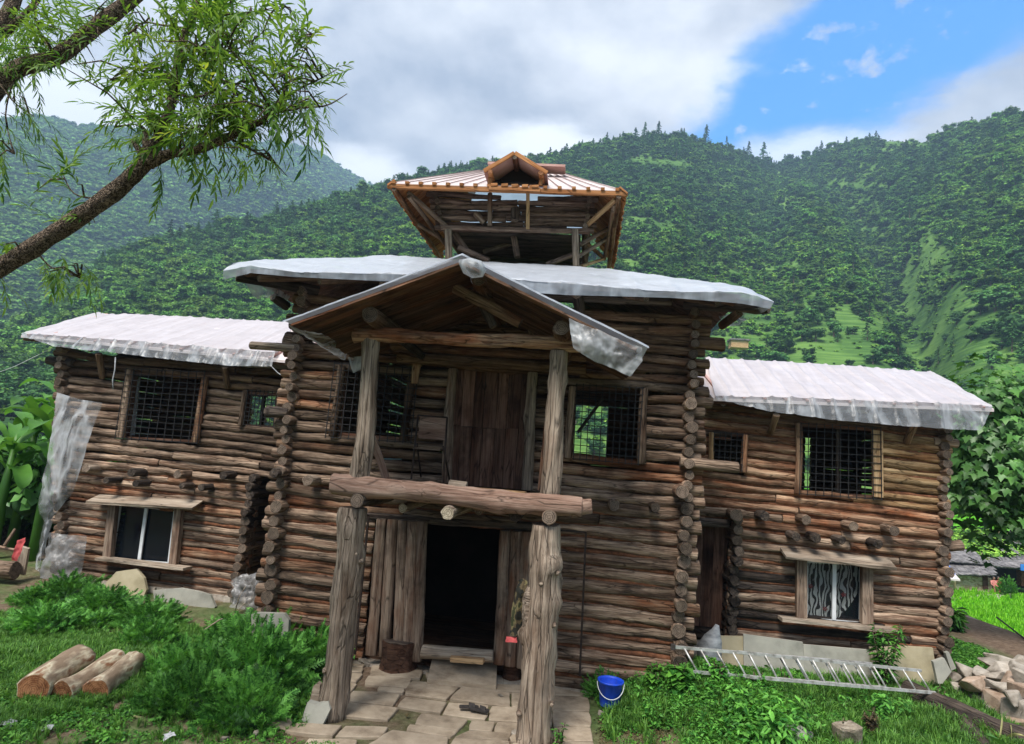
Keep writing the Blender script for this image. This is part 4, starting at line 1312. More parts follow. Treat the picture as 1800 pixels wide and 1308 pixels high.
w_ = window(h_r2, WY + .02); jamb('jamb', w_, (1404, 744), (1402, 868), W0 - .02, .12, .1, 'log_red'); jamb('jamb', w_, (1542, 757), (1543, 874), W0 - .02, .17, .07, 'newwood', False); grille(w_, bh(((1408, 744), (1548, 752), (1550, 878), (1405, 868)), WY - .17), WY - .17, 10, 10)
jamb('mullion', w_, (1472, 750), (1472, 870), WY + .1, .05, .05, 'log_dark', False)


def slider(quad, Y, jl, jr, mt, lint, sill):
    """glazed sliding window: white frame, panes, rough jambs, overhanging head board and sill board"""
    TL, TR, BR, BL = quad; mb = MB(); t = 0.03
    P = lambda u, v, y=Y: Vector(((TL[0] * (1 - u) + TR[0] * u) * (1 - v) + (BL[0] * (1 - u) + BR[0] * u) * v, y, (TL[1] * (1 - u) + TR[1] * u) * (1 - v) + (BL[1] * (1 - u) + BR[1] * u) * v))
    mb.beam(P(0, 0), P(1, 0), 0.06, t); mb.beam(P(0, 1), P(1, 1), 0.06, t)
    mb.beam(P(0, 0), P(0, 1), t, 0.06, (0, 1, 0)); mb.beam(P(1, 0), P(1, 1), t, 0.06, (0, 1, 0))
    o = mb.build('window', M['white'], HOUSE)
    mb = MB(); mb.beam(P(0.5, 0.01, Y - .035), P(0.5, .99, Y - .035), 0.065, 0.03, (0, 1, 0)); mb.build('mullion', M['white'], o)
    for u0, u1, y in ((0.03, .48, Y - .012), (.52, .97, Y + .012)):
        a, b, c, d = P(u0, .03, y), P(u1, .03, y), P(u1, .97, y), P(u0, .97, y)
        off = Vector((0, .006, 0))
        mb = MB(); mb.add([a, b, c, d, a + off, b + off, c + off, d + off], [(0, 3, 2, 1), (4, 5, 6, 7), (0, 1, 5, 4), (1, 2, 6, 5), (2, 3, 7, 6), (3, 0, 4, 7)]); mb.build('pane', M['glass'], o)
    for j in (jl, jr): jamb('jamb', o, j[0], j[1], W0 - .03, j[2], .12, mt, False)
    for (a, b, wd, dz, nm, m2) in (lint, sill):
        p, q = at(*a, Y=W0 - .16), at(*b, Y=W0 - .16)
        board(nm, p, q, wd, 0.05, M[m2], o, up=(0, -0.35 if nm == 'head_board' else 0, 1), jit=0.008)
    return o, P


sl, _ = slider(bh(((212, 887), (308, 897), (297, 990), (197, 982)), WY), WY + .0, ((200, 884), (190, 984), .17), ((316, 893), (306, 992), .15), 'plank',
               ((163, 877), (347, 888), .36, 0, 'head_board', 'board'), ((176, 981), (330, 999), .28, 0, 'sill_board', 'board'))
sr, PR = slider(bh(((1417, 987), (1514, 992), (1512, 1094), (1417, 1086)), WY), WY + .0, ((1408, 985), (1408, 1086), .17), ((1523, 990), (1523, 1096), .18), 'plank',
                ((1377, 972), (1569, 992), .34, 0, 'head_board', 'board'), ((1372, 1087), (1572, 1108), .26, 0, 'sill_board', 'board'))
# striped curtain inside the right-hand window, gathered away from the lower right corner
rows_ = []
for v_ in np.linspace(0.0, 1, 12):
    u1 = 1.0 if v_ < 0.35 else 1.0 - 0.42 * ((v_ - 0.35) / 0.65) ** 1.6
    rows_.append([tuple(PR(u1 * k / 16, v_, WY + 0.05 + 0.012 * math.sin(k * 1.9))) for k in range(17)])
cu = cloth('curtain', rows_, 26, 16, M['zebra'], sr, amp=0.008, sc=6)
for u, v_ in ((.09, .44), (.36, .82), (.70, .55)):
    c = PR(u, v_, WY + .025); mb = MB()
    for k in range(5):
        a = k * 1.256 + u * 9; mb.add([c, c + Vector((math.cos(a) * .035, -.002, math.sin(a) * .03)), c + Vector((math.cos(a + .5) * .05, -.004, math.sin(a + .5) * .045)), c + Vector((math.cos(a + 1) * .035, -.002, math.sin(a + 1) * .03))], [(0, 1, 2, 3)])
    mb.build('red_flower', M['redcloth'], sr)

# balcony door of dark planks with pale jambs
d_ = MB(); TLx, TRx = P2(800, 650, 0), P2(938, 657, 0); BLx, BRx = P2(787, 852, 0), P2(924, 860, 0)
d_.box(((TLx[0] + TRx[0]) / 2, 0.07, (TLx[1] + BLx[1]) / 2), (TRx[0] - TLx[0] + .1, 0.04, TLx[1] - BLx[1]))
door = d_.build('balcony_door', M['log_dark'], HOUSE)
xs = [0, .115, .27, .40, .565, .70, .86, 1.0]
for i in range(7):
    a = lambda u: (TLx[0] + (TRx[0] - TLx[0]) * u, TLx[1] + (TRx[1] - TLx[1]) * u)
    b = lambda u: (BLx[0] + (BRx[0] - BLx[0]) * u, BLx[1] + (BRx[1] - BLx[1]) * u)
    u = (xs[i] + xs[i + 1]) / 2; wdt = (xs[i + 1] - xs[i]) * (TRx[0] - TLx[0]) - .012
    A, B = a(u), b(u); mid = 0.49 + R_.uniform(-.01, .01)
    C = (A[0] + (B[0] - A[0]) * mid, A[1] + (B[1] - A[1]) * mid)
    y = R_.uniform(0.012, 0.03)
    board('plank', (A[0], y, A[1]), (C[0], y, C[1] + .004), wdt, .035, M['door'], door, up=(0, 1, 0))
    board('plank', (C[0], y, C[1] - .004), (B[0], y, B[1]), wdt, .035, M['door'], door, up=(0, 1, 0))
jamb('door_post', HOUSE, (796, 648), (783, 852), -.14, .15, .1, 'plank'); jamb('door_post', HOUSE, (938, 655), (926, 862), -.14, .16, .1, 'post')
jamb('short_post', HOUSE, (733, 628), (728, 675), -.2, .12, .1, 'log_red')

# entrance: half-log leaves either side of the dark opening
for i, (xt, xb) in enumerate([(671, 652), (690, 676), (709, 699), (726, 716), (743, 732)]):
    p, q = at(xt, 912 + i * 1.2, Y=-.14), at(xb, 1152 + i * 2.5, Y=-.14)
    log('door_half_log', p, q, .084 + .010 * (i % 2), .090, M['plank'], None, HOUSE, flat=.35, knots=1, bow=.006)
for i, (xt, xb) in enumerate([(889, 878), (908, 897), (926, 916)]):
    p, q = at(xt, 932 + i * 1.5, Y=-.14), at(xb, 1168 + i * 2.5, Y=-.14)
    log('door_half_log', p, q, .09, .09, M['plank'], None, HOUSE, flat=.35, knots=1, bow=.006)
p, q = at(640, 906, Y=-.05), at(935, 926, Y=-.05); log('door_lintel', p, q, .07, .07, M['log_dark'], None, HOUSE)
p, q = at(742, 1145, Y=-.18), at(868, 1152, Y=-.18); log('threshold', p, q, .09, .09, M['board'], None, HOUSE, flat=-.5)
p, q = at(792, 1158, Y=-.42), at(850, 1162, Y=-.42); board('threshold', p, q, .12, .06, M['newwood'], HOUSE)
# iron bar frames beside the entrance
fr = MB()
for a, b in (((648, 905), (624, 1150)), ((640, 905), (755, 915)), ((1030, 935), (1019, 1188)), ((985, 932), (1030, 936))):
    fr.beam(at(*a, Y=-.32), at(*b, Y=-.32), .03, .03, (0, 1, 0))
fr.build('iron_frame', M['iron'], HOUSE)
# dark door in the passage right of the tower
p = at(1245, 1010, Y=WY + .35); mb = MB(); mb.box((p.x, WY + .37, 1.55), (1.3, .04, 2.4)); dd = mb.build('passage_door', M['log_dark'], HOUSE)
for i in range(5): board('plank', (p.x - .42 + i * .2, WY + .33, 2.5), (p.x - .44 + i * .2, WY + .33, 0.55), .19, .03, M['door'], dd, up=(0, 1, 0))
p, q = at(1218, 916, Y=WY - .05), at(1282, 921, Y=WY - .05); log('door_lintel', p, q, .08, .08, M['log_dark'], None, HOUSE)

# ------------------------------------------------------------------ porch
PY = -1.9
lowl = log('porch_post', at(625, 892, Y=PY), at(583, 1264, Y=PY - .06), .165, .155, M['post'], None, HOUSE, sides=18, step=.08, rough=.16, knots=7, bow=.03)
for a, b, r0, r1, kn in (((958, 921, PY), (941, 1304, PY + .02), .175, .215, 7), ((655, 596, PY), (635, 853, PY), .105, .125, 4), ((985, 616, PY), (966, 872, PY), .108, .128, 4)):
    log('porch_post', at(a[0], a[1], Y=a[2]), at(b[0], b[1], Y=b[2]), r0, r1, M['post'], None, HOUSE, sides=18, step=.08, rough=.16, knots=kn, bow=.03)
# stubs and burls of the right-hand post
bl_ = MB()
mb = MB()
mb.tube([at(931, 1030, Y=PY), at(928, 1052, Y=PY - .03), at(927, 1085, Y=PY - .03), at(930, 1150, Y=PY)], [.03, .06, .07, .04], 10, 0, True, .3, 4)
mb.build('burl', M['post'], HOUSE)
for x, y, r in ((951, 1027, .03), (981, 1008, .028), (944, 1180, .022), (975, 1100, .022), (953, 975, .022), (912, 1256, .03), (970, 1240, .022)):
    p = at(x, y, Y=PY - .17); mb = MB(); mb.tube([p + Vector((0, .08, 0)), p, p + Vector((0.01, -.03, .01))], [r * 1.3, r, r * .5], 8, 0, True, .3, x); mb.build('burl', M['post'], HOUSE)
for x, y, r in ((626, 975, .022), (634, 988, .028), (611, 983, .02), (600, 1040, .02), (570, 1180, .03)):
    p = at(x, y, Y=PY - .14); mb = MB(); mb.tube([p + Vector((0, .08, 0)), p, p + Vector((.01, -.03, .01))], [r * 1.3, r, r * .5], 8, 0, True, .3, x); mb.build('burl', M['post'], HOUSE)
# big front beam carrying the balcony
pts = [at(585, 852, Y=-2.0), at(640, 856, Y=-2.0), at(720, 866, Y=-2.0), at(800, 872, Y=-2.0), at(880, 879, Y=-2.0), at(950, 884, Y=-2.0), at(1010, 888, Y=-2.0), at(1032, 891, Y=-2.0)]
log('front_beam', pts[0], pts[-1] + Vector((-.06, 0, 0)), .135, .125, M['beam'], M['end_pale'], HOUSE, sides=18, step=.09, rough=.14, knots=4, bow=.03)
log('front_beam', pts[-1] - Vector((.20, 0, .03)), pts[-1] + Vector((.06, 0, .01)), .115, .07, M['beam'], M['end'], HOUSE, rough=.45, step=.04)
for x, y, r, mt, em, Y0 in ((787, 902, .088, 'post', 'end_pale', -2.2), (965, 909, .095, 'log', 'end', -2.12), (628, 881, .09, 'log_dark', 'end', -2.12), (707, 893, .06, 'post', 'end_pale', -1.7), (905, 905, .09, 'log_dark', 'log_dark', -1.85), (840, 897, .06, 'log', 'end', -1.6)):
    p = at(x, y, Y=Y0); log('joist', p, (p.x, .2, p.z + .03), r, r * .9, M[mt], M[em], HOUSE)
for k in range(9):
    y = -1.83 + k * .2; board('floor_board', (-2.95, y, 2.73), (-.15, y, 2.745), .19, .035, M['roofwood'], HOUSE)
for a, b in (((700, 858, -1.4), (955, 872, -1.2)), ((735, 850, -.9), (925, 866, -1.0)), ((690, 862, -1.6), (860, 872, -1.75)), ((770, 866, -1.7), (950, 880, -1.65)), ((715, 847, -.6), (800, 850, -.5))):
    p = at(a[0], a[1], Y=a[2]); q = at(b[0], b[1], Y=b[2]); p.z = max(p.z, 2.79); q.z = max(min(q.z, 2.86), 2.79)
    board('loose_board', p, q, .13, .025, M['newwood'] if a[0] == 735 else M['roofwood'], HOUSE)
# roof frame
RY0, RY1 = -2.6, -0.25
log('tie_beam', at(622, 587, Y=-1.95), at(1036, 607, Y=-1.95), .085, .08, M['log_red'], None, HOUSE, sides=14, step=.07, rough=.34, knots=4, bow=.04)
log('tie_beam', at(700, 627, Y=-.3), at(1030, 650, Y=-.3), .09, .085, M['log_up'], None, HOUSE)
log('tie_beam', at(688, 606, Y=-.4), at(1030, 628, Y=-.4), .08, .08, M['log_up'], None, HOUSE)
for x, y, r in ((841, 488, .10), (650, 553, .115), (987, 577, .105)):
    p = at(x, y, Y=-2.35); log('purlin', p, (p.x, .1, p.z), r, r, M['log_up'], None, HOUSE)
log('rafter', at(800, 505, Y=-1.9), at(915, 568, Y=-1.9), .075, .07, M['log_up'], None, HOUSE)
log('strut', at(850, 535, Y=-1.7), at(868, 575, Y=-1.7), .06, .06, M['log_dark'], None, HOUSE)
log('strut', at(708, 598, Y=-1.6), at(740, 625, Y=-.5), .07, .065, M['log_dark'], None, HOUSE)
for x, y in ((776, 604), (862, 607), (934, 578)):
    p = at(x, y, Y=-.45); log('joist', p, p + Vector((0, .5, 0)), .06, .06, M['log'], None, HOUSE)
RL, RA, RR = Vector((-3.72, 0, 4.74)), Vector((-1.60, 0, 5.67)), Vector((.62, 0, 4.70))
for s, (e0, e1) in enumerate(((RL, RA), (RR, RA))):
    n = 13
    for k in range(n):
        y = RY0 + .06 + (RY1 - RY0 - .1) * k / (n - 1)
        dz = R_.uniform(-.012, .012) - .05
        a = e0 + (e1 - e0) * R_.uniform(0.0, .03); b = e0 + (e1 - e0) * .995
        board('roof_board', (a.x, y, a.z + dz), (b.x, y, b.z + dz), .185, .03, M['roofwood'], HOUSE, jit=.008)
# iron cross-pieces at the gable
for i in range(6): pass

# gable filling behind the porch roof (short logs)
# ------------------------------------------------------------------ wing roofs
def roof_deck(name, eL, eR, rL, rR, back, th=.05, mat='tin_pale', ribs=12):
    """two-slope sheet roof; eL,eR eave corners, rL,rR ridge ends, back = y shift of the rear eave"""
    mb = MB()
    for (a, b, c, d) in ((eL, eR, rR, rL), (Vector((eL.x, back, eL.z)), Vector((eR.x, back, eR.z)), rR, rL)):
        up = Vector((0, 0, -th)); v = [a, b, c, d] + [q + up for q in (a, b, c, d)]
        mb.add(v, [(0, 1, 2, 3), (7, 6, 5, 4), (0, 4, 5, 1), (1, 5, 6, 2), (2, 6, 7, 3), (3, 7, 4, 0)])
    o = mb.build(name, M[mat], HOUSE)
    for i in range(ribs):
        t = (i + .5) / ribs; a = eL.lerp(eR, t); b = rL.lerp(rR, t)
        mb = MB(); mb.beam(a + Vector((0, -.03, .012)), b + Vector((0, 0, .012)), .05, .035); mb.build('roof_rib', M['tin'], o)
    for t in (0.02, .5, .97):
        a = (eL + Vector((0, .05, -.09))).lerp(rL + Vector((0, 0, -.09)), t); b = (eR + Vector((0, .05, -.09))).lerp(rR + Vector((0, 0, -.09)), t)
        mb = MB(); mb.beam(a, b, .06, .05); mb.build('batten', M['roofwood'], o)
    return o


LE, LR_, LRL, LRR = Vector((-11.72, 1.6, 4.99)), Vector((-5.25, 1.6, 4.83)), Vector((-11.98, 3.8, 5.97)), Vector((-4.95, 3.8, 6.06))
roof_deck('wing_roof', LE, LR_, LRL, LRR, 6.0, ribs=17)
RE, RRr, RRL, RRR = Vector((2.30, 1.6, 4.70)), Vector((6.98, 1.6, 4.86)), Vector((2.05, 3.8, 5.80)), Vector((7.12, 3.8, 5.80))
roof_deck('wing_roof', RE, RRr, RRL, RRR, 6.0, ribs=13)
# rafter ends and braces under the wing eaves
for a, b, Y0, Y1 in (((172, 622), (180, 665), 1.75, 2.1), ((395, 645), (400, 682), 1.75, 2.1), ((1365, 728), (1355, 762), 1.75, 2.1), ((1607, 745), (1594, 778), 1.75, 2.1)):
    log('eave_brace', at(*a, Y=Y0), at(*b, Y=Y1), .065, .06, M['log_up'], None, HOUSE, knots=0)
for k in range(9):
    x = -10.2 + k * .62; log('eave_rafter', (x, 1.7, 4.80), (x, 3.7, 5.75), .05, .045, M['log_up'], None, HOUSE, knots=0, step=.5)
for k in range(7):
    x = 2.5 + k * .65; log('eave_rafter', (x, 1.7, 4.62), (x, 3.7, 5.58), .05, .045, M['log_up'], None, HOUSE, knots=0, step=.5)
# gable ends
for X, sx in ((-10.25, 0), (6.45, 0)):
    mb = MB(); mb.add([(X, 2.2, 4.6), (X, 5.4, 4.6), (X, 3.8, 5.75), (X + .08, 2.2, 4.6), (X + .08, 5.4, 4.6), (X + .08, 3.8, 5.75)], [(0, 2, 1), (3, 4, 5), (0, 1, 4, 3), (1, 2, 5, 4), (2, 0, 3, 5)]); mb.build('gable', M['roofwood'], HOUSE)

# ------------------------------------------------------------------ tower roof (low hip) under its sheet
EV = 5.89
hip = MB()
e = [Vector((-5.5, -.98, EV)), Vector((2.1, -.98, EV)), Vector((2.15, 7.2, EV)), Vector((-5.55, 7.2, EV))]
tp = [Vector((-3.1, 1.9, 6.92)), Vector((-.2, 1.9, 6.95)), Vector((-.2, 4.7, 6.95)), Vector((-3.1, 4.7, 6.92))]
for i in range(4):
    j = (i + 1) % 4; a, b, c, d = e[i], e[j], tp[j], tp[i]; up = Vector((0, 0, -.06)); v = [a, b, c, d] + [q + up for q in (a, b, c, d)]
    hip.add(v, [(0, 1, 2, 3), (7, 6, 5, 4), (0, 4, 5, 1), (1, 5, 6, 2), (2, 6, 7, 3), (3, 7, 4, 0)])
TR_ = hip.build('tower_roof', M['roofwood'], HOUSE)
for k in range(8):
    t = k / 7; a = e[0].lerp(e[1], .04 + .92 * t); b = tp[0].lerp(tp[1], t)
    log('eave_rafter', a + Vector((0, .05, -.12)), b + Vector((0, 0, -.14)), .055, .05, M['log_up'], None, HOUSE, knots=0, step=.6)
for a, b, r in (((415, 484, -.75), (560, 512, .0), .10), ((1352, 540, -.75), (1205, 536, .0), .09), ((1268, 572, .0), (1300, 548, -.5), .07), ((505, 540, .3), (480, 522, 0), .08), ((1014, 520, -.4), (1019, 552, -.2), .085), ((700, 512, -.3), (1180, 530, -.3), .07)):
    log('eave_brace', at(a[0], a[1], Y=a[2]), at(b[0], b[1], Y=b[2]), r, r, M['log_dark'] if a[0] != 1268 else M['log_up'], None, HOUSE, knots=1)

# ------------------------------------------------------------------ rooftop pavilion
PV = 2.0
pa = lambda x, y, Y=PV: at(x, y, Y=Y)
bl, br, tr_, tl_ = P2(782, 408, PV), P2(1028, 410, PV), P2(1036, 348, PV), P2(762, 338, PV)
hole = [P2(*q, PV) for q in ((880, 330), (944, 332), (944, 358), (880, 356))]
rowsP = wall('pavilion_log', (bl, br, tr_, tl_), PV, lambda z: .118, [hole], lambda x, z: M['pav_log'], ext=((.1, .2), (.1, .22)), seg=(.9, 1.7), rscale=1.04)
side_logs('pavilion_side_log', rowsP, 0, PV, 4.6, lambda z: M['pav_log'], out=(.06, .15)); side_logs('pavilion_side_log', rowsP, 1, PV, 4.6, lambda z: M['pav_log'], out=(.06, .15))
mb = MB()
for z in np.arange(7.72, 8.3, .12): mb.tube([(-3.1, 4.6, z), (-1.5, 4.6, z + .02), (-.25, 4.6, z)], .056, 7)
for z in np.arange(6.9, 7.95, .115): mb.tube([(-3.0, 3.6, z), (-1.7, 3.6, z + .02), (-.3, 3.6, z)], .055, 7)
mb.build('pavilion_back_wall', M['log_dark'], HOUSE)['kind'] = 'stuff'
for x in (789, 1012):
    log('pavilion_post', pa(x - 1, 404, 1.85), pa(x + 1, 470, 1.9), .065, .07, M['post'], None, HOUSE); q = pa(x, 404, 4.4)
log('pavilion_post', (-3.0, 4.5, 6.9), (-3.0, 4.5, 7.8), .07, .07, M['log_dark'], None, HOUSE); log('pavilion_post', (-.3, 4.5, 6.9), (-.3, 4.5, 7.8), .07, .07, M['log_dark'], None, HOUSE)
log('pavilion_beam', pa(776, 401, 1.92), pa(1036, 407, 1.92), .055, .055, M['pav_log'], None, HOUSE)
for a, b, Y0, Y1, r, mt in (((800, 410), (830, 455), 2.2, 2.3, .06, 'pav_log'), ((806, 436), (860, 458), 2.1, 2.0, .055, 'pav_log'), ((850, 443), (930, 418), 2.6, 2.9, .055, 'pav_log'), ((902, 412), (910, 452), 2.3, 2.2, .06, 'pav_log'),
                        ((1006, 448), (960, 465), 2.3, 2.1, .05, 'pav_log'), ((905, 366), (905, 388), 1.88, 1.88, .085, 'log_dark'), ((862, 340), (862, 398), 1.86, 1.86, .05, 'plank'), ((928, 340), (928, 403), 1.86, 1.86, .05, 'newwood'), ((835, 375), (852, 392), 1.9, 1.9, .07, 'plank')):
    if mt in ('newwood',): board('brace', pa(*a, Y0), pa(*b, Y1), .07, .04, M[mt], HOUSE, up=(0, 1, 0))
    else: log('brace', pa(*a, Y0), pa(*b, Y1), r, r, M[mt], None, HOUSE, knots=1)
mb = MB(); mb.box((-1.65, 3.3, 7.86), (2.7, 2.3, .05)); mb.build('pavilion_floor', M['log_dark'], HOUSE)
# hip roof of the pavilion
EZ = 8.36; x0, x1, y0, y1 = -4.02, .50, 1.08, 5.4
a_, b_, c_, d_2 = Vector((x0, y0, EZ)), Vector((x1, y0, EZ)), Vector((x1, y1, EZ)), Vector((x0, y1, EZ))
t1, t2 = Vector((-2.7, 3.0, 9.62)), Vector((-.8, 3.0, 9.62)); t3, t4 = Vector((-.8, 3.5, 9.62)), Vector((-2.7, 3.5, 9.62))
hip = MB()
for (a, b, c, d) in ((a_, b_, t2, t1), (b_, c_, t3, t2), (d_2, a_, t1, t4)):
    up = Vector((0, 0, -.035)); v = [a, b, c, d] + [q + up for q in (a, b, c, d)]
    hip.add(v, [(0, 1, 2, 3), (7, 6, 5, 4), (0, 4, 5, 1), (1, 5, 6, 2), (2, 6, 7, 3), (3, 7, 4, 0)])
PVR = hip.build('pavilion_roof', M['tin_pale'], HOUSE)
for k in range(17):
    t = (k + .4) / 17; a = a_.lerp(b_, t); b = t1.lerp(t2, t)
    mb = MB(); mb.beam(a + Vector((0, -.02, .014)), b + Vector((0, 0, .014)), .012, .018); mb.build('roof_rib', M['rib'], PVR)
    mb = MB(); mb.beam(a + Vector((0, -.05, .0)), a + Vector((0, .06, .03)), .07, .05); mb.build('rib_end', M['orangewood'], PVR)
# eave boards showing their orange underside along both flanks
for side in (0, 1):
    for k in range(26):
        y = y0 + .04 + (y1 - y0 - .1) * k / 25; x = x0 if side == 0 else x1; s = 1 if side == 0 else -1
        zz = R_.uniform(-.015, .01)
        L_ = min(1.05, max(.12, .66 * min(y - y0, y1 - y)))
        board('eave_board', (x - s * R_.uniform(.0, .03), y, EZ - .06 + zz), (x + s * L_, y, EZ - .06 + L_ * .93 + zz), .155, .03, M['orangewood'], HOUSE, jit=.005)
board('eave_beam', (x0 - .02, y0 + .02, EZ - .06), (x1 + .02, y0 + .02, EZ - .06), .07, .08, M['orangewood'], HOUSE)
for x in (x0 + .12, x1 - .12): log('eave_beam', (x, y0, EZ - .12), (x, y1, EZ - .12), .05, .05, M['log_red'], HOUSE and None, HOUSE, knots=0)
for a, b, Y0, Y1, mt in (((716, 338), (790, 402), 1.3, 2.0, 'plank'), ((718, 345), (784, 430), 1.3, 3.0, 'plank'), ((735, 395), (786, 425), 2.6, 3.0, 'plank'), ((722, 345), (770, 395), 1.5, 3.4, 'newwood'),
                     ((1082, 351), (1031, 397), 1.3, 1.95, 'newwood'), ((1080, 358), (1062, 455), 1.4, 4.6, 'plank'), ((1072, 400), (1018, 432), 2.7, 2.0, 'plank'), ((1066, 420), (1015, 452), 3.4, 2.0, 'plank'), ((1062, 455), (1022, 468), 4.6, 2.4, 'newwood'), ((1030, 428), (1062, 455), 3.2, 4.6, 'log_red')):
    board('eave_strut', at(*a, Y=Y0), at(*b, Y=Y1), .075, .05, M[mt], HOUSE) if mt == 'newwood' else log('eave_strut', at(*a, Y=Y0), at(*b, Y=Y1), .045, .045, M[mt], None, HOUSE, knots=0)
mb = MB(); v = [c_.lerp(t3, .45) + Vector((0, 0, .02)), d_2.lerp(t4, .45) + Vector((0, 0, .02)), t4 + Vector((0, 0, .02)), t3 + Vector((0, 0, .02))]; v += [q - Vector((0, 0, .006)) for q in v]
mb.add(v, [(0, 1, 2, 3), (7, 6, 5, 4), (0, 4, 5, 1), (1, 5, 6, 2), (2, 6, 7, 3), (3, 7, 4, 0)]); mb.build('clear_roof_sheet', M['panel'], HOUSE)
# little gabled dormer on top
GX, GY = -1.60, .95
apx = at(905, 268, Y=GY); gl = at(851, 300, Y=GY); gr = at(962, 303, Y=GY)
gd = MB()
for q in (gl, gr):
    a, b = q, apx; up = Vector((0, 0, -.04)); v = [a, b, b + Vector((0, 1.1, 0)), a + Vector((0, .52, 0))]; v += [k + up for k in v]
    gd.add(v, [(0, 1, 2, 3), (7, 6, 5, 4), (0, 4, 5, 1), (1, 5, 6, 2), (2, 6, 7, 3), (3, 7, 4, 0)])
DR = gd.build('dormer_roof', M['tin'], HOUSE)
shade_plate = MB(); n_ = (t1 - a_).normalized(); wx0, wx1 = gl.x + .14, gr.x - .14
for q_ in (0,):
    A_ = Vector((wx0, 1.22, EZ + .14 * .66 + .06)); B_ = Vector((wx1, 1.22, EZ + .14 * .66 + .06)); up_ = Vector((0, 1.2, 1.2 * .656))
    shade_plate.add([A_, B_, B_ + up_, A_ + up_, A_ - Vector((0, 0, .04)), B_ - Vector((0, 0, .04)), B_ + up_ - Vector((0, 0, .04)), A_ + up_ - Vector((0, 0, .04))], [(0, 1, 2, 3), (7, 6, 5, 4), (0, 4, 5, 1), (1, 5, 6, 2), (2, 6, 7, 3), (3, 7, 4, 0)])
shade_plate.build('dormer_shade', M['dark'], DR)  # dark plate on the roof slope, painted as the shade under the dormer
for q in (gl, gr): board('barge_board', q + Vector((0, -.02, -.02)), apx + Vector((0, -.02, -.02)), .03, .07, M['orangewood'], DR, up=(0, 0, 1))
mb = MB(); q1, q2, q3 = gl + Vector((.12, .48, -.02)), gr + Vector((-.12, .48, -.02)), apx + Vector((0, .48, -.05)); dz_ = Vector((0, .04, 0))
mb.add([q1, q2, q3, q1 + dz_, q2 + dz_, q3 + dz_], [(0, 1, 2), (5, 4, 3), (0, 3, 4, 1), (1, 4, 5, 2), (2, 5, 3, 0)]); mb.build('dormer_shade_back', M['dark'], DR)  # back plane coloured near-black for the shade inside the dormer
for q, dx in ((gl, .1), (gr, -.12)):
    log('purlin', q + Vector((dx, -.03, -.02)), q + Vector((dx, .46, -.02)), .05, .05, M['orangewood'], M['end_red'], DR, knots=0)
    board('dormer_post', q + Vector((dx, .15, -.06)), Vector((q.x + dx, q.y + .15, EZ + .05)), .07, .06, M['orangewood'], DR, up=(0, 1, 0))
log('purlin', apx + Vector((0, -.02, -.1)), apx + Vector((0, .95, -.1)), .05, .05, M['roofwood'], None, DR, knots=0)
p, q = at(860, 331, Y=1.0), at(950, 335, Y=1.0); board('dormer_rail', p, q, .08, .07, M['orangewood'], DR)
for k in range(5):
    c = p.lerp(q, (k + .5) / 5) + Vector((0, -.03, .05)); board('dormer_rail', c - Vector((.06, 0, 0)), c + Vector((.06, 0, .01)), .06, .05, M['orangewood'], DR)
log('rafter', at(868, 330, Y=2.4), at(940, 322, Y=2.4), .04, .04, M['log_dark'], None, DR, knots=0)
mb = MB(); a = t1 + Vector((0, .1, .0)); mb.beam(Vector((-2.35, 2.4, 9.42)), Vector((-.72, 2.4, 9.40)), .35, .05); mb.build('ridge_cap', M['tin'], HOUSE)

# ================================================================== PLASTIC SHEETS OVER THE ROOFS
A3 = lambda lst, dy=0.0: [tuple(at(x, y, Y=Y + dy)) for x, y, Y in lst]


def ribf(step, amp, x0=0.0, v0=0.3):
    def f(u, v, p):
        return amp * max(0.0, math.cos(2 * math.pi * (p[0] - x0) / step)) ** 6 * (1 if v > v0 else v / v0)
    return f


def sheet_obj(name, rows, nu, nv, mats, label, mi=None, **k):
    o = cloth(name, rows, nu, nv, mats, None, mi, **k)
    return tag(o, label, 'plastic sheet', 'polythene sheets over the house')


rg = A3([(170, 550, 3.8), (270, 553, 3.8), (380, 559, 3.8), (520, 566, 3.8)])
rows_ = [[(x, y + .7, z - .28) for x, y, z in rg], rg, A3([(37, 585, 1.58), (128, 591, 1.58), (250, 600, 1.58), (427, 614, 1.58), (484, 618, 1.58)]),
         A3([(40, 592, 1.50), (95, 609, 1.44), (240, 625, 1.44), (400, 643, 1.44), (478, 645, 1.46)])]
sheet_obj('tarp', rows_, 240, 60, [M['tarp'], M['skirt']], 'pinkish white plastic sheet over the left wing roof', lambda v: 1 if v > .667 else 0, amp=.022, sc=2.2, ribs=ribf(.345, -.022, .1))
rg = A3([(1240, 630, 3.75), (1350, 636, 3.8), (1500, 646, 3.8), (1640, 656, 3.8)])
rows_ = [[(x, y + .7, z - .28) for x, y, z in rg], [(x, y, z + .03) for x, y, z in rg], A3([(1257, 696, 1.58), (1404, 698, 1.58), (1550, 704, 1.58), (1690, 709, 1.58), (1745, 714, 1.6)]),
         A3([(1262, 703, 1.50), (1352, 723, 1.43), (1473, 739, 1.43), (1600, 750, 1.43), (1724, 757, 1.45)])]
sheet_obj('tarp', rows_, 200, 60, [M['tarp'], M['skirt']], 'pinkish white plastic sheet over the right wing roof', lambda v: 1 if v > .667 else 0, amp=.024, sc=2.0, seed=7, ribs=ribf(.345, -.024, .2))
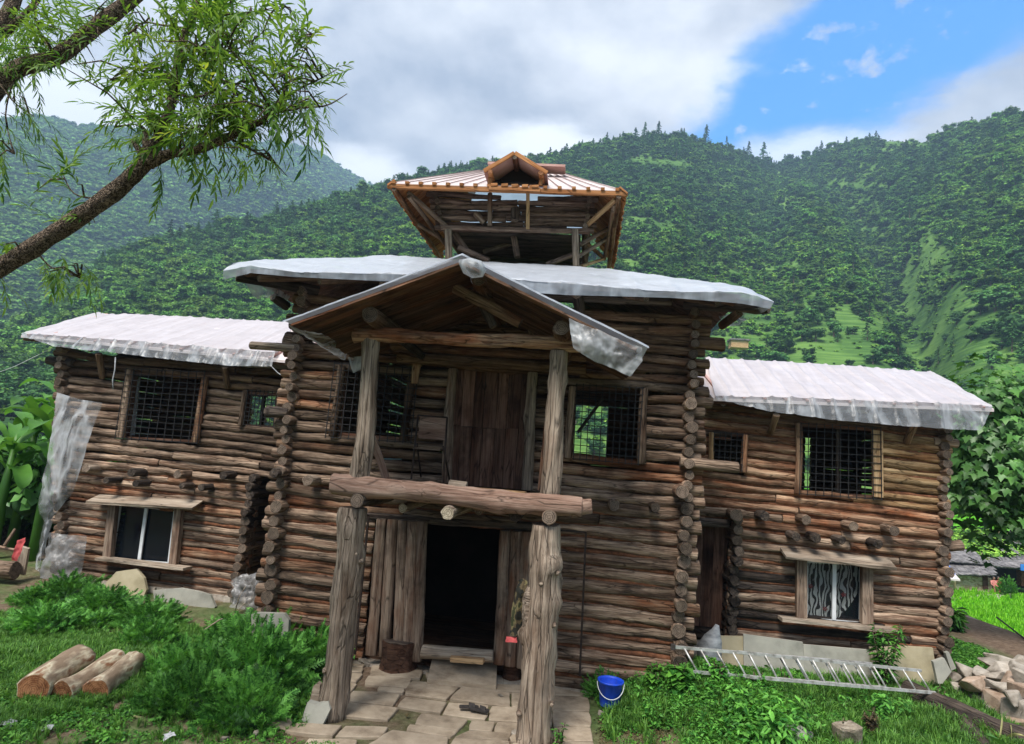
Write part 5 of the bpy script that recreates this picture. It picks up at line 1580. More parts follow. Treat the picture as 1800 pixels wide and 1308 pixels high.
rows_ = [A3([(409, 462, -.95), (464, 456, -.2), (566, 453, .6), (688, 449, 1.3), (800, 456, 1.8), (900, 462, 1.9), (1010, 468, 1.8), (1080, 475, 1.4), (1200, 488, .6), (1306, 503, -.3), (1350, 524, -.9)]),
         A3([(393, 476, -1.05), (440, 467, -1.12), (519, 478, -1.15), (685, 481, -1.15), (900, 490, -1.15), (1004, 498, -1.15), (1092, 506, -1.15), (1200, 513, -1.15), (1306, 513, -1.12), (1360, 531, -1.0)]),
         A3([(392, 492, -1.0), (440, 480, -1.12), (519, 487, -1.12), (685, 495, -1.12), (900, 512, -1.12), (998, 519, -1.12), (1090, 521, -1.12), (1187, 524, -1.12), (1306, 534, -1.1), (1352, 543, -1.0)])]
sheet_obj('tarp', rows_, 220, 44, [M['tarp_top'], M['skirt2']] if 'skirt2' in M else [M['tarp_top'], M['tarp_top']], 'pale blue-white plastic sheet over the main tower roof', lambda v: 1 if v > .5 else 0, amp=.028, sc=1.9, seed=3, ribs=ribf(.55, -.014, .1, .4))
f1 = cloth('loose_flap', [A3([(428, 490, -.7), (470, 497, -.3), (510, 520, .3)]), A3([(440, 512, -.6), (475, 515, -.2), (506, 531, .3)]), A3([(452, 526, -.6), (466, 523, -.2), (503, 534, .3)])], 24, 14, M['sheet'], amp=.03, sc=4)
tag(f1, 'crumpled flap of clear plastic hanging under the left tip of the tower eave', 'plastic sheet', 'polythene sheets over the house')
f1 = cloth('loose_flap', [A3([(1358, 534, -.95), (1310, 545, -.6), (1262, 556, .2)]), A3([(1345, 548, -.8), (1305, 556, -.4), (1268, 565, .3)]), A3([(1338, 550, -.7), (1296, 572, .0), (1280, 574, .4)])], 24, 14, M['sheet'], amp=.03, sc=4)
tag(f1, 'loose flap of plastic hanging under the right tip of the tower eave', 'plastic sheet', 'polythene sheets over the house')
# porch gable: two slopes, an edge turned down at the front, a bunched end on the ridge
UPV = .018
rows_ = []
for y in (-2.66, -2.64, -1.8, -1.0, -.2):
    dz = -.012 if y == -2.66 else UPV
    rows_.append([(-3.78, y, 4.745 + dz), (-2.9, y, 5.13 + dz), (-1.60, y, 5.72 + dz), (-.8, y, 5.36 + dz), (.70, y, 4.71 + dz)])
sheet_obj('tarp', rows_, 120, 26, [M['tarp_top'], M['skirt2']], 'clear plastic sheet stretched over the gabled porch roof', lambda v: 1 if v < .26 else 0, amp=.008, sc=2.4, seed=5)
f1 = cloth('loose_flap', [A3([(1000, 559, -2.66), (1060, 584, -2.67), (1128, 612, -2.66)]), A3([(1003, 588, -2.68), (1052, 612, -2.70), (1130, 634, -2.68)]), A3([(1008, 612, -2.64), (1050, 638, -2.62), (1108, 662, -2.62)])], 50, 24, M['sheet'], amp=.05, sc=3.5)
tag(f1, 'see-through plastic hanging from the right end of the porch roof', 'plastic sheet', 'polythene sheets over the house')
f1 = cloth('loose_flap', [A3([(505, 571, -2.62), (550, 600, -1.6), (600, 631, -.5)]), A3([(530, 580, -2.62), (568, 606, -1.6), (606, 632, -.5)]), A3([(566, 584, -2.6), (590, 600, -1.6), (611, 614, -.5)])], 50, 18, M['skirt'], amp=.03, sc=4)
tag(f1, 'grey see-through plastic folded under the left eave of the porch roof', 'plastic sheet', 'polythene sheets over the house')
f1 = cloth('loose_flap', [A3([(612, 628, -.6), (640, 626, -.7)]), A3([(617, 642, -.6), (637, 640, -.7)]), A3([(621, 656, -.6), (640, 646, -.7)])], 10, 8, M['sheet'], amp=.02, sc=5)
tag(f1, 'small rag of plastic dangling behind the left porch post', 'plastic sheet', 'polythene sheets over the house')
mb = MB(); p = at(838, 474, Y=-2.68)
mb.tube([p + Vector((-.22, .02, .10)), p + Vector((-.12, -.01, .06)), p + Vector((0, -.02, 0)), p + Vector((.10, .0, -.04))], [.03, .10, .115, .05], 14, 0, True, .5, 3)
tag(mb.build('loose_flap', M['sheet']), 'bunched plastic wrapped round the end of the porch ridge log', 'plastic sheet', 'polythene sheets over the house')
# sheets on the left corner
r_ = [[(101, 690), (140, 702), (180, 708)], [(96, 728), (132, 738), (166, 742)], [(87, 780), (120, 788), (151, 792)], [(76, 838), (108, 842), (135, 845)], [(69, 884), (98, 878), (127, 868)], [(71, 902), (88, 898), (104, 896)], [(78, 916), (84, 914), (92, 912)],
      [(77, 924), (83, 922), (90, 916)], [(66, 972), (73, 965), (82, 950)], [(61, 1000), (68, 1004), (76, 1018)]]
Yr = (1.95, 1.85, 1.8, 1.78, 1.8, 1.8, 1.82, 1.82, 1.75, 1.7)
c1 = cloth('plastic_sheet', [A3([(x, y, Yr[i] - .10 * (j == 1)) for j, (x, y) in enumerate(r)]) for i, r in enumerate(r_)], 40, 70, M['sheet'], amp=.045, sc=3.4, seed=2)
tag(c1, 'long milky plastic sheet hanging down the left corner of the house', 'plastic sheet', 'polythene sheets over the house')
c1 = cloth('plastic_sheet', [A3(r) for r in ([(86, 936, 1.86), (120, 940, 1.84), (153, 942, 1.9)], [(80, 975, 1.72), (115, 978, 1.7), (150, 972, 1.85)], [(68, 1016, 1.6), (104, 1020, 1.6), (140, 1020, 1.8)])], 30, 26, M['sheet_g'], amp=.06, sc=5, seed=9)
tag(c1, 'square crumpled grey plastic sheet at the foot of the left corner', 'plastic sheet', 'polythene sheets over the house')
c1 = cloth('plastic_sheet', [A3(r) for r in ([(404, 1022, 1.7), (432, 1006, 1.8), (464, 1012, 1.8)], [(414, 1034, 1.55), (436, 1030, 1.45), (460, 1034, 1.6)], [(404, 1068, 1.4), (430, 1072, 1.35), (456, 1074, 1.5)])], 30, 30, M['sheet_g'], amp=.10, sc=5, seed=4)
tag(c1, 'crumpled dirty plastic stuffed in the gap between left wing and tower', 'plastic sheet', 'polythene sheets over the house')

# ================================================================== THINGS BY THE HOUSE
def slab(poly, Y, th, mat, label, lean=0.12, group='stone slabs leaning on the house', name='stone_slab'):
    """upright slab leaning back on the wall; outline measured on the plane Y"""
    pts = [at(x, y, Y=Y) for x, y in poly]; zmax = max(p.z for p in pts); cx = sum(p.x for p in pts) / len(pts)
    mb = MB(); n = len(pts)
    fr = [(p.x, Y - lean * (zmax - p.z), p.z) for p in pts]; bk = [(p.x, Y - lean * (zmax - p.z) + th, p.z) for p in pts]
    mid = tuple(np.mean(fr, 0) + [0, -.006, 0])
    v = fr + bk + [mid]
    f = [(i, (i + 1) % n, 2 * n) for i in range(n)] + [tuple(range(n, 2 * n))] + [(i, n + i, n + (i + 1) % n, (i + 1) % n) for i in range(n)]
    mb.add(v, f); o = mb.build(name, M[mat])
    bm = bmesh.new(); bm.from_mesh(o.data); bmesh.ops.recalc_face_normals(bm, faces=bm.faces); bm.to_mesh(o.data); bm.free()
    return tag(o, label, 'stone slab', group)


slab([(178, 1052), (190, 1022), (205, 1005), (240, 1000), (254, 1016), (260, 1036), (252, 1058)], 1.85, .06, 'slab_y', 'yellowish round-shouldered slab leaning under the lower left window')
slab([(270, 1038), (318, 1034), (350, 1040), (370, 1046), (380, 1066), (372, 1075), (276, 1072)], 1.7, .06, 'slab', 'flat pale grey slab with torn cloth beside the yellowish slab')
slab([(442, 1080), (452, 1077), (500, 1079), (508, 1090), (508, 1122), (446, 1124)], -.55, .07, 'slab', 'pale slab standing at the left corner of the tower behind the bushes')
slab([(1256, 1118), (1308, 1119), (1310, 1196), (1254, 1194)], 1.85, .05, 'slab_y', 'narrow mossy yellow slab nearest the sack, leftmost of the right-hand slabs')
slab([(1307, 1115), (1411, 1129), (1412, 1205), (1305, 1200)], 1.82, .05, 'slab', 'largest pale grey slab, second from the sack behind the ladder')
slab([(1412, 1133), (1529, 1143), (1531, 1215), (1411, 1208)], 1.84, .05, 'slab', 'wide grey slab third from the sack, below the striped-curtain window')
slab([(1529, 1138), (1600, 1137), (1640, 1139), (1645, 1212), (1530, 1212)], 1.80, .05, 'slab_y', 'broad yellow slab at the right corner, behind the tall weed')
slab([(1640, 1163), (1660, 1157), (1671, 1180), (1654, 1200), (1646, 1200)], 1.45, .07, 'slab', 'small tilted grey slab standing before the right corner post')
slab([(1662, 1148), (1668, 1146), (1679, 1174), (1670, 1178)], 1.7, .07, 'slab', 'thin upright stone sliver behind the small tilted grey slab')
slab([(546, 1234), (551, 1206), (558, 1200), (563, 1204), (562, 1238)], -1.85, .07, 'board', 'narrow upright stone leaning on the left porch post', .2, 'stones at the left porch post', 'stone')
slab([(541, 1234), (556, 1238), (577, 1233), (582, 1246), (569, 1276), (534, 1264)], -2.15, .10, 'slab', 'pale squared stone block leaning at the foot of the left porch post', .35, 'stones at the left porch post', 'stone')


def stone_np(seed, sx, sy, sz):
    rs = random.Random(seed); bm = bmesh.new()
    for k in range(13):
        bm.verts.new((sx * rs.uniform(-.5, .5), sy * rs.uniform(-.5, .5), sz * rs.choice((-.5, .5)) * rs.uniform(.7, 1)))
    r = bmesh.ops.convex_hull(bm, input=bm.verts)
    bmesh.ops.delete(bm, geom=[e for e in r['geom_interior'] if isinstance(e, bmesh.types.BMVert)], context='VERTS')
    bmesh.ops.bevel(bm, geom=list(bm.edges), offset=min(sx, sz) * .05, segments=1, affect='EDGES')
    bmesh.ops.recalc_face_normals(bm, faces=bm.faces)
    me = bpy.data.meshes.new('stone'); bm.to_mesh(me); bm.free(); return me


def stone(px, py, z, sx, sy, sz, mat, label, group, seed, rot=None, name='stone', cat='stone'):
    p = at(px, py, Z=z); me = stone_np(seed, sx, sy, sz); me.materials.append(M[mat])
    rr = random.Random(seed)
    o = link(name, me, None, p, rot or (rr.uniform(-.25, .25), rr.uniform(-.25, .25), rr.uniform(0, 3)))
    return tag(o, label, cat, group)


# rubble pile at the right edge
PG = 'stones of the rubble pile at the right corner'
pile = [(1712, 1200, .42, .62, .5, .20, 'stone_r', 'large flat orange-brown stone at the left front of the rubble pile'), (1742, 1222, .22, .42, .4, .28, 'stone', 'grey squared block below the orange-brown stone'),
        (1700, 1180, .40, .55, .4, .16, 'stone', 'flat pale stone at the back left of the rubble pile'), (1752, 1188, .50, .60, .35, .12, 'stone', 'flat white slab lying on top of the rubble pile'),
        (1757, 1240, .22, .48, .4, .40, 'stone_r', 'biggest block in the front face of the rubble pile'), (1790, 1250, .30, .38, .4, .36, 'stone', 'upright pale block at the front right of the rubble pile'),
        (1706, 1233, .12, .26, .3, .22, 'stone', None), (1722, 1238, .10, .22, .3, .20, 'stone', None), (1765, 1212, .46, .4, .35, .2, 'stone', None), (1785, 1196, .55, .45, .4, .18, 'stone_r', None),
        (1728, 1186, .48, .4, .3, .14, 'stone', None), (1768, 1178, .5, .5, .4, .16, 'stone', None), (1795, 1180, .55, .5, .4, .2, 'stone', None), (1690, 1213, .2, .3, .3, .2, 'stone', None),
        (1780, 1225, .48, .3, .3, .2, 'stone', None), (1798, 1214, .55, .3, .3, .2, 'stone_r', None), (1750, 1205, .42, .35, .3, .12, 'stone', None), (1735, 1250, .10, .28, .3, .22, 'stone', None),
        (1775, 1266, .12, .4, .3, .2, 'stone', None), (1798, 1275, .12, .4, .35, .22, 'stone_r', None), (1680, 1192, .25, .35, .3, .16, 'stone', None), (1745, 1172, .45, .4, .3, .15, 'stone', None), (1815, 1235, .4, .5, .4, .3, 'stone', None),
        (1815, 1200, .6, .5, .4, .25, 'stone', None), (1812, 1262, .2, .4, .4, .3, 'stone', None), (1768, 1232, .2, .5, .5, .3, 'stone', None), (1790, 1205, .3, .5, .5, .3, 'stone', None), (1725, 1205, .2, .5, .5, .3, 'stone', None), (1745, 1165, .3, .6, .5, .3, 'stone', None), (1785, 1170, .3, .6, .5, .35, 'stone', None)]
for i, (x, y, z, a, b, c, mt, lb) in enumerate(pile):
    stone(x, y, z, a * 1.1, b * 1.1, c * 1.15, mt, lb or 'angular broken stone, one of many alike in the rubble pile', PG, 300 + i)
stone(1400, 1303, .12, .55, .4, .3, 'slab', 'pale stone half buried in the grass at the bottom edge', 'stones in the foreground grass', 351)
stone(1483, 1292, .18, .42, .4, .42, 'dirtrock', 'rough clod-like rock beside the dried bush', 'stones in the foreground grass', 352)
stone(496, 1268, .04, .34, .4, .10, 'flag', 'flat brown stone lying left of the pale block', 'stones at the left porch post', 353, (0, 0, .3))
for i, (x, y, lb) in enumerate([(1060, 1256, 'dark wedge of stone beside the paving below the blue bucket'), (640, 1165, 'little dark stone at the foot of the half-log door'), (611, 1192, 'small grey stone behind the left porch post')]):
    stone(x, y, .04, .2, .16, .07, 'stone', lb, 'small loose stones', 360 + i)
for i, (x, y) in enumerate([(330, 1245), (345, 1252), (370, 1248), (300, 1240), (415, 1282), (450, 1290), (392, 1300), (1180, 1290), (905, 1290), (880, 1225)]):
    stone(x, y, .02, .13, .10, .06, 'stone', 'small stone lying on the bare soil, one of several alike', 'scattered small stones', 380 + i)

# dark squared timber on the right, with a second one under it
p, q = at(1590, 1215, Z=.22), at(1815, 1310, Z=.16); o = log('timber', p, q, .17, .19, M['log_dark'], M['log_dark'], None, sides=10, rough=.18); tag(o, 'dark weathered timber lying in the grass before the rubble pile', 'timber')
p, q = at(1690, 1270, Z=.12), at(1735, 1330, Z=.08); o = log('timber', p, q, .14, .14, M['log_dark'], M['log'], None, sides=10, rough=.2); tag(o, 'short dark timber end below the long dark timber', 'timber')
# three cut logs in the grass
for (a, b, r, mt, em, lb) in (((58, 1214, .20), (144, 1156, .26), .215, 'worn', 'end_red', 'thickest cut log in the grass, leftmost of three, with a dark knot'),
                              ((108, 1221, .15), (207, 1158, .24), .165, 'worn', 'end_red', 'cut log with pale peeling bark, middle of three'),
                              ((172, 1216, .17), (238, 1163, .24), .17, 'worn', 'end_red', 'shortest cut log, rightmost of three beside the green bushes')):
    o = log('cut_log', at(a[0], a[1], Z=a[2]), at(b[0], b[1], Z=b[2]), r * .86, r * .8, M[mt], M[em], None, sides=20, step=.06, rough=.12, knots=2); tag(o, lb, 'log', 'cut logs lying in the grass')
# stump seats
def stump(px, py, r, h, label, split=False):
    b = at(px, py, Z=0.02); r_ = empty('tree_stump', b, label, 'stump')
    mb = MB(); n = 20; v = []; f = []
    for j, (z, k) in enumerate(((0, 1.08), (h * .15, 1.0), (h * .5, .97), (h * .93, 1.0), (h, .97))):
        for i in range(n):
            a = 2 * math.pi * i / n; q = r * k * (1 + .05 * math.sin(a * 3 + px) + .04 * math.sin(a * 7 + z * 6))
            v.append(b + Vector((math.cos(a) * q, math.sin(a) * q, z)))
    for j in range(4):
        for i in range(n): f.append((j * n + i, j * n + (i + 1) % n, (j + 1) * n + (i + 1) % n, (j + 1) * n + i))
    mb.add(v, f, 0, True); mb.build('bark', M['stump'], r_)
    mb = MB(); mb.add([b + Vector((math.cos(2 * math.pi * i / n) * r * .955, math.sin(2 * math.pi * i / n) * r * .955, h + .012 * (i % 3 == 0))) for i in range(n)] + [b + Vector((0, 0, h + .01))], [(i, (i + 1) % n, n) for i in range(n)]); mb.build('cut_face', M['log_dark'], r_)


stump(698, 1183 - 8, .275, .42, 'wide dark round stump used as a seat left of the doorway')
stump(899, 1198 - 5, .15, .42, 'narrow pale stump half hidden behind the right porch post')
# big doorstep slab
b0, b1, f1_, f0 = at(762, 1149, Z=.26), at(874, 1161, Z=.24), at(872, 1206, Z=.09), at(751, 1194, Z=.09)
mb = MB(); dn = Vector((0, 0, -.07)); v = [b0, b1, f1_, f0] + [p + dn for p in (b0, b1, f1_, f0)]
mb.add(v, [(0, 3, 2, 1), (4, 5, 6, 7), (0, 1, 5, 4), (1, 2, 6, 5), (2, 3, 7, 6), (3, 0, 4, 7)]); tag(mb.build('door_step', M['flag']), 'large flat stone slab sloping up to the dark doorway', 'stone slab')
# sandals
def sandal(px, py, rot, label):
    p = at(px, py, Z=.07); r_ = empty('sandal', p, label, 'sandal', 'sandals on the paving'); m3 = Matrix.Rotation(rot, 3, 'Z')
    out = [(-.125, -.02), (-.11, -.038), (-.04, -.036), (.04, -.048), (.10, -.045), (.13, -.015), (.125, .02), (.09, .043), (.03, .040), (-.05, .032), (-.11, .034), (-.125, .012)]
    mb = MB(); n = len(out); lo = [p + m3 @ Vector((x, y, 0)) for x, y in out]; hi = [p + m3 @ Vector((x, y, .022)) for x, y in out]
    mb.add(lo + hi, [tuple(range(n - 1, -1, -1)), tuple(range(n, 2 * n))] + [(i, (i + 1) % n, n + (i + 1) % n, n + i) for i in range(n)]); mb.build('sole', M['rubber'], r_)
    mb = MB(); v = []
    for k in range(7):
        a = math.pi * k / 6
        for x in (.0, .075): v.append(p + m3 @ Vector((x, math.cos(a) * .047, .02 + math.sin(a) * (.045 - x * .2))))
    mb.add(v, [(2 * k, 2 * k + 1, 2 * k + 3, 2 * k + 2) for k in range(6)]); mb.build('strap', M['rubber'], r_)


sandal(824, 1244, .25, 'dark sandal farther left of the pair on the paving'); sandal(843, 1249, .0, 'dark sandal nearer right of the pair on the paving')
# blue bucket
def bucket():
    b = at(1071, 1240, Z=.10); r_ = empty('bucket', b, 'bright blue plastic bucket with a white handle among the weeds', 'bucket')
    n = 32; H = .33; prof = [(.125, 0), (.13, .01), (.165, H - .03), (.178, H - .025), (.18, H), (.166, H), (.16, H - .03), (.124, .02), (0.001, .02)]
    v = []; f = []
    for (r, z) in prof:
        for i in range(n): v.append(b + Vector((math.cos(2 * math.pi * i / n) * r, math.sin(2 * math.pi * i / n) * r, z)))
    for j in range(len(prof) - 1):
        for i in range(n): f.append((j * n + i, j * n + (i + 1) % n, (j + 1) * n + (i + 1) % n, (j + 1) * n + i))
    mb = MB(); mb.add(v, f, 0, True); mb.build('body', M['bluepl'], r_)
    mb = MB(); pts = []
    for k in range(15):
        a = math.pi * k / 14; pts.append(b + Vector((math.cos(a) * .182 * -1, -.02 - math.sin(a) * .15, H - .03 - math.sin(a) * .17)))
    mb.tube(pts, .006, 6); mb.build('handle', M['white'], r_)


bucket()
# aluminium extension ladder on its side
lad = empty('ladder', at(1400, 1190, Y=.9), 'aluminium extension ladder lying on its edge along the stone slabs', 'ladder')
for t0, t1, b0_, b1_, Yt, Yb, n in (((1182, 1137), (1532, 1167), (1206, 1180), (1556, 1209), 1.12, .95, 13), ((1296, 1146), (1619, 1179), (1318, 1190), (1644, 1218), 1.04, .87, 12)):
    LY = lambda px, o: -.47 + 1.42 * (px - 1182) / 437 + o - 1.12
    for a, b, Yy in ((t0, t1, Yt), (b0_, b1_, Yb)):
        mb = MB(); mb.beam(at(*a, Y=LY(a[0], Yy)), at(*b, Y=LY(b[0], Yy)), .028, .04); mb.build('rail', M['alu'], lad)
    for k in range(n):
        t = (k + .7) / n; a = at(*t0, Y=LY(t0[0], Yt)).lerp(at(*t1, Y=LY(t1[0], Yt)), t); b = at(*b0_, Y=LY(b0_[0], Yb)).lerp(at(*b1_, Y=LY(b1_[0], Yb)), t)
        mb = MB(); mb.tube([a, b], .013, 8); mb.build('rung', M['alu'], lad)
p = at(1183, 1137, Y=-.47); mb = MB(); mb.box(p, (.06, .06, .07)); mb.build('end_cap', M['rubber'], lad)
# sack at the passage
p = at(1250, 1160, Y=1.35); mb = MB()
mb.tube([p + Vector((-.02, 0, -.25)), p + Vector((-.03, 0, -.05)), p + Vector((-.03, 0, .18)), p + Vector((.02, .02, .34)), p + Vector((.06, .03, .46)), p + Vector((.09, .04, .56))], [.16, .19, .185, .14, .07, .03], 16, 0, True, .25, 6)
tag(mb.build('sack', M['sack']), 'grey woven sack tied at the top, standing in the passage doorway', 'sack')
# chair on the balcony
ch = empty('folding_chair', at(752, 846, Y=-1.0), 'dark folding chair with a brown panel back on the balcony', 'chair')
board('backrest', at(737, 751, Y=-.85), at(784, 755, Y=-.85), .32, .02, M['beam'], ch, up=(0, -1, 0), jit=.001)
for a, b, Ya, Yb in (((735, 730), (723, 842), -.85, -1.15), ((786, 734), (779, 850), -.85, -1.15), ((733, 780), (740, 838), -1.1, -.55), ((779, 785), (790, 843), -1.1, -.55)):
    mb = MB(); mb.tube([at(*a, Y=Ya), at(*b, Y=Yb)], .014, 8); mb.build('leg', M['iron'], ch)
board('seat', at(731, 788, Y=-1.1), at(778, 791, Y=-1.1), .34, .025, M['log_dark'], ch, jit=.001)
mb = MB(); mb.tube([at(735, 730, Y=-.85), at(786, 734, Y=-.85)], .013, 8); mb.build('top_rail', M['iron'], ch)
o = board('leaning_board', at(654, 768, Y=-1.5), at(681, 848, Y=-1.3), .10, .03, M['beam'], None, up=(0, 1, 0)); tag(o, 'brown board leaning behind the left balcony post', 'board')
o = board('leaning_board', at(961, 745, Y=-1.6), at(950, 862, Y=-1.5), .07, .03, M['roofwood'], None, up=(0, 1, 0)); tag(o, 'dark red board standing beside the right balcony post', 'board')
p, q = at(790, 843, Y=-1.2), at(821, 850, Y=-1.2); p.z = q.z = 2.86; o = log('log_piece', p, q, .085, .08, M['board'], M['end_pale'], None); tag(o, 'short pale piece of log lying on the balcony floor', 'log')
# camouflage rag with a red cloth tied to the right-hand post
cm = cloth('camouflage_cloth', [A3([(912, 1020, -1.75), (920, 1016, -1.75), (928, 1022, -1.75)]), A3([(904, 1045, -1.72), (913, 1040, -1.85), (926, 1045, -1.8)]), A3([(899, 1080, -1.7), (908, 1078, -1.85), (922, 1080, -1.8)]), A3([(896, 1116, -1.7), (905, 1118, -1.8), (917, 1112, -1.8)])], 14, 24, M['camo'], amp=.025, sc=5)
tag(cm, 'camouflage patterned cloth hanging beside the right porch post', 'cloth')
cm = cloth('red_cloth', [A3([(890, 1119, -1.75), (908, 1120, -1.8)]), A3([(889, 1129, -1.78), (909, 1130, -1.82)])], 10, 8, M['redcloth'], amp=.04, sc=9); tag(cm, 'small orange-red cloth below the camouflage cloth', 'cloth')
mb = MB(); mb.tube([at(203, 628, Y=1.5), at(202, 650, Y=1.52), at(198, 668, Y=1.5), at(199, 685, Y=1.52)], .012, 6); tag(mb.build('rope', M['straw'] if False else M['sack']), 'knotted cord hanging from the left wing eave', 'rope')
mb = MB(); mb.tube([at(478, 645, Y=1.45), at(488, 655, Y=1.0), at(498, 662, Y=.2)], .008, 5); tag(mb.build('rope', M['sack']), 'thin cord tying the left roof sheet to the tower corner', 'rope')
a, b = at(-30, 665, Y=3.0), at(92, 612, Y=1.8); mb = MB(); mb.tube([a, (a + b) / 2 - Vector((0, 0, .05)), b], .006, 5); tag(mb.build('wire', M['white']), 'thin wire running from the left eave out of the frame', 'wire')
mb = MB(); mb.tube([at(1752, 1085, Z=.2), at(1830, 1145, Z=.2)], .02, 6); tag(mb.build('pipe', M['iron']), 'thin black pole slanting over the edge of the rice field', 'pole')
mb = MB(); mb.tube([at(358, 1108, Z=.25), at(385, 1090, Z=.4), at(412, 1080, Z=.3), at(430, 1060, Z=.55)], [.012, .012, .010, .006], 6); mb.tube([at(412, 1080, Z=.3), at(420, 1050, Z=.6), at(432, 1030, Z=.8)], [.01, .008, .005], 6); tag(mb.build('dead_branch', M['board']), 'bare dead branch lying in front of the gap by the left wing', 'branch')
p, q = at(8, 1010, Z=.35), at(45, 1005, Z=.35)
o = log('hollow_log', at(-25, 1000, Z=.30), at(28, 1003, Z=.32), .17, .17, M['log'], None, None); tag(o, 'weathered log trough at the left edge by the banana plants', 'log')
o = board('grey_plank', at(44, 962, Z=.75), at(36, 1008, Z=.22), .2, .05, M['board'], None, up=(0, 1, 0)); tag(o, 'upright grey plank beside the log trough', 'board')
cm = cloth('red_cloth', [A3([(30, 950, .7), (45, 944, .7)]), A3([(26, 965, .66), (40, 962, .66)]), A3([(21, 985, .68), (31, 986, .68)])], 10, 16, M['redcloth'], amp=.05, sc=7); tag(cm, 'long faded red cloth draped over the log trough', 'cloth')
for a, b, lb in (((-20, 958), (34, 968), 'thin crooked stick resting across the trough, left edge'), ((8, 960), (28, 930), 'short dark stick standing behind the trough')):
    o = log('stick', at(*a, Y=1.0), at(*b, Y=1.1), .03, .025, M['log'], None, None); tag(o, lb, 'stick')

# ------------------------------------------------------------------ paving
pav = empty('paving', (-1.5, -2, 0)); tag(pav, kind='structure')
ZS = 2.92
FL = [[(390, 902), (657, 912), (640, 968), (378, 952)], [(370, 957), (597, 968), (575, 1016), (350, 1000)], [(425, 1012), (560, 1019), (550, 1042), (418, 1031)], [(290, 1033), (545, 1048), (500, 1108), (255, 1082)],
      [(590, 982), (845, 1002), (775, 1076), (556, 1046)], [(852, 1012), (1100, 1042), (1100, 1112), (785, 1074)], [(1107, 1041), (1240, 1048), (1240, 1120), (1110, 1114)], [(558, 1062), (780, 1092), (745, 1147), (515, 1112)],
      [(785, 1092), (995, 1108), (975, 1182), (750, 1152)], [(1002, 1111), (1240, 1122), (1240, 1196), (988, 1184)], [(240, 1090), (530, 1120), (475, 1180), (245, 1160)], [(640, 1148), (885, 1182), (835, 1235), (605, 1202)],
      [(900, 1184), (1028, 1193), (1010, 1241), (888, 1231)], [(580, 1205), (835, 1240), (800, 1268), (565, 1232)], [(250, 1212), (480, 1218), (440, 1270), (200, 1267)], [(0, 1195), (238, 1210), (190, 1262), (-60, 1235)],
      [(490, 1232), (790, 1272), (760, 1340), (330, 1335)], [(1033, 1194), (1240, 1204), (1240, 1250), (1015, 1243)], [(880, 1238), (1110, 1248), (1095, 1284), (812, 1270)], [(1310, 995), (1493, 1000), (1499, 1060), (1312, 1054)], [(1312, 1060), (1502, 1066), (1508, 1136), (1314, 1130)],
      [(1316, 1136), (1510, 1142), (1516, 1215), (1318, 1210)], [(1320, 1217), (1518, 1222), (1528, 1290), (1322, 1286)], [(1322, 1292), (1532, 1296), (1540, 1350), (1322, 1350)], [(1030, 998), (1240, 1008), (1240, 1040), (1022, 1030)], [(255, 880), (362, 885), (345, 910), (252, 905)],
      [(250, 911), (352, 916), (340, 935), (248, 932)], [(248, 940), (350, 946), (310, 985), (246, 980)], [(246, 990), (318, 996), (275, 1052), (244, 1050)], [(805, 1276), (1100, 1290), (1100, 1350), (775, 1345)], [(1106, 1250), (1316, 1260), (1316, 1300), (1100, 1290)],
      [(1106, 1298), (1316, 1304), (1316, 1350), (1102, 1350)], [(60, 1275), (320, 1285), (290, 1350), (30, 1350)], [(1244, 1010), (1306, 1015), (1310, 1120), (1244, 1112)], [(1246, 1128), (1312, 1132), (1314, 1205), (1246, 1198)], [(665, 915), (680, 985), (1030, 1024), (1030, 880)], [(500, 1345), (760, 1345), (740, 1400), (480, 1400)], [(770, 1352), (1090, 1356), (1080, 1410), (760, 1405)], [(1100, 1356), (1320, 1356), (1322, 1420), (1100, 1420)]]
for i, q in enumerate(FL):
    rr = random.Random(i); zt = .035 + rr.uniform(-.008, .008)
    pts = [at(520 + x / ZS, 860 + y / ZS, Z=zt) for x, y in q]; c = sum(pts, Vector()) / len(pts)
    # irregular worn outline, edge chamfered
    out = []
    for k in range(len(pts)):
        a, b = pts[k], pts[(k + 1) % len(pts)]; m_ = max(2, int((b - a).length / .14))
        for j in range(m_):
            p = a.lerp(b, j / m_); off = (p - c); off.z = 0
            if j == 0: p = p - off.normalized() * .015
            out.append(p + off.normalized() * rr.uniform(-.006, .014))
    n = len(out); inn = [c + (p - c) * (1 - .010 / max(.1, (p - c).length)) for p in out]
    tilt = (rr.uniform(-.008, .008), rr.uniform(-.008, .008))
    Z_ = lambda p, dz: Vector((p.x, p.y, zt + dz + tilt[0] * (p.x - c.x) + tilt[1] * (p.y - c.y)))
    v = [Z_(p, 0.0) for p in inn] + [Z_(p, -.010) for p in out] + [Z_(p, -.09) for p in out]
    f = [tuple(range(n))] + [(k, n + k, n + (k + 1) % n, (k + 1) % n) for k in range(n)] + [(n + k, 2 * n + k, 2 * n + (k + 1) % n, n + (k + 1) % n) for k in range(n)]
    mb = MB(); mb.add(v, f); o = mb.build('paving_stone', M['flag'], pav)
    bm = bmesh.new(); bm.from_mesh(o.data); bmesh.ops.recalc_face_normals(bm, faces=bm.faces)
    if sum(fc.normal.z * fc.calc_area() for fc in bm.faces) < 0: bmesh.ops.reverse_faces(bm, faces=bm.faces)
    bm.to_mesh(o.data); bm.free()

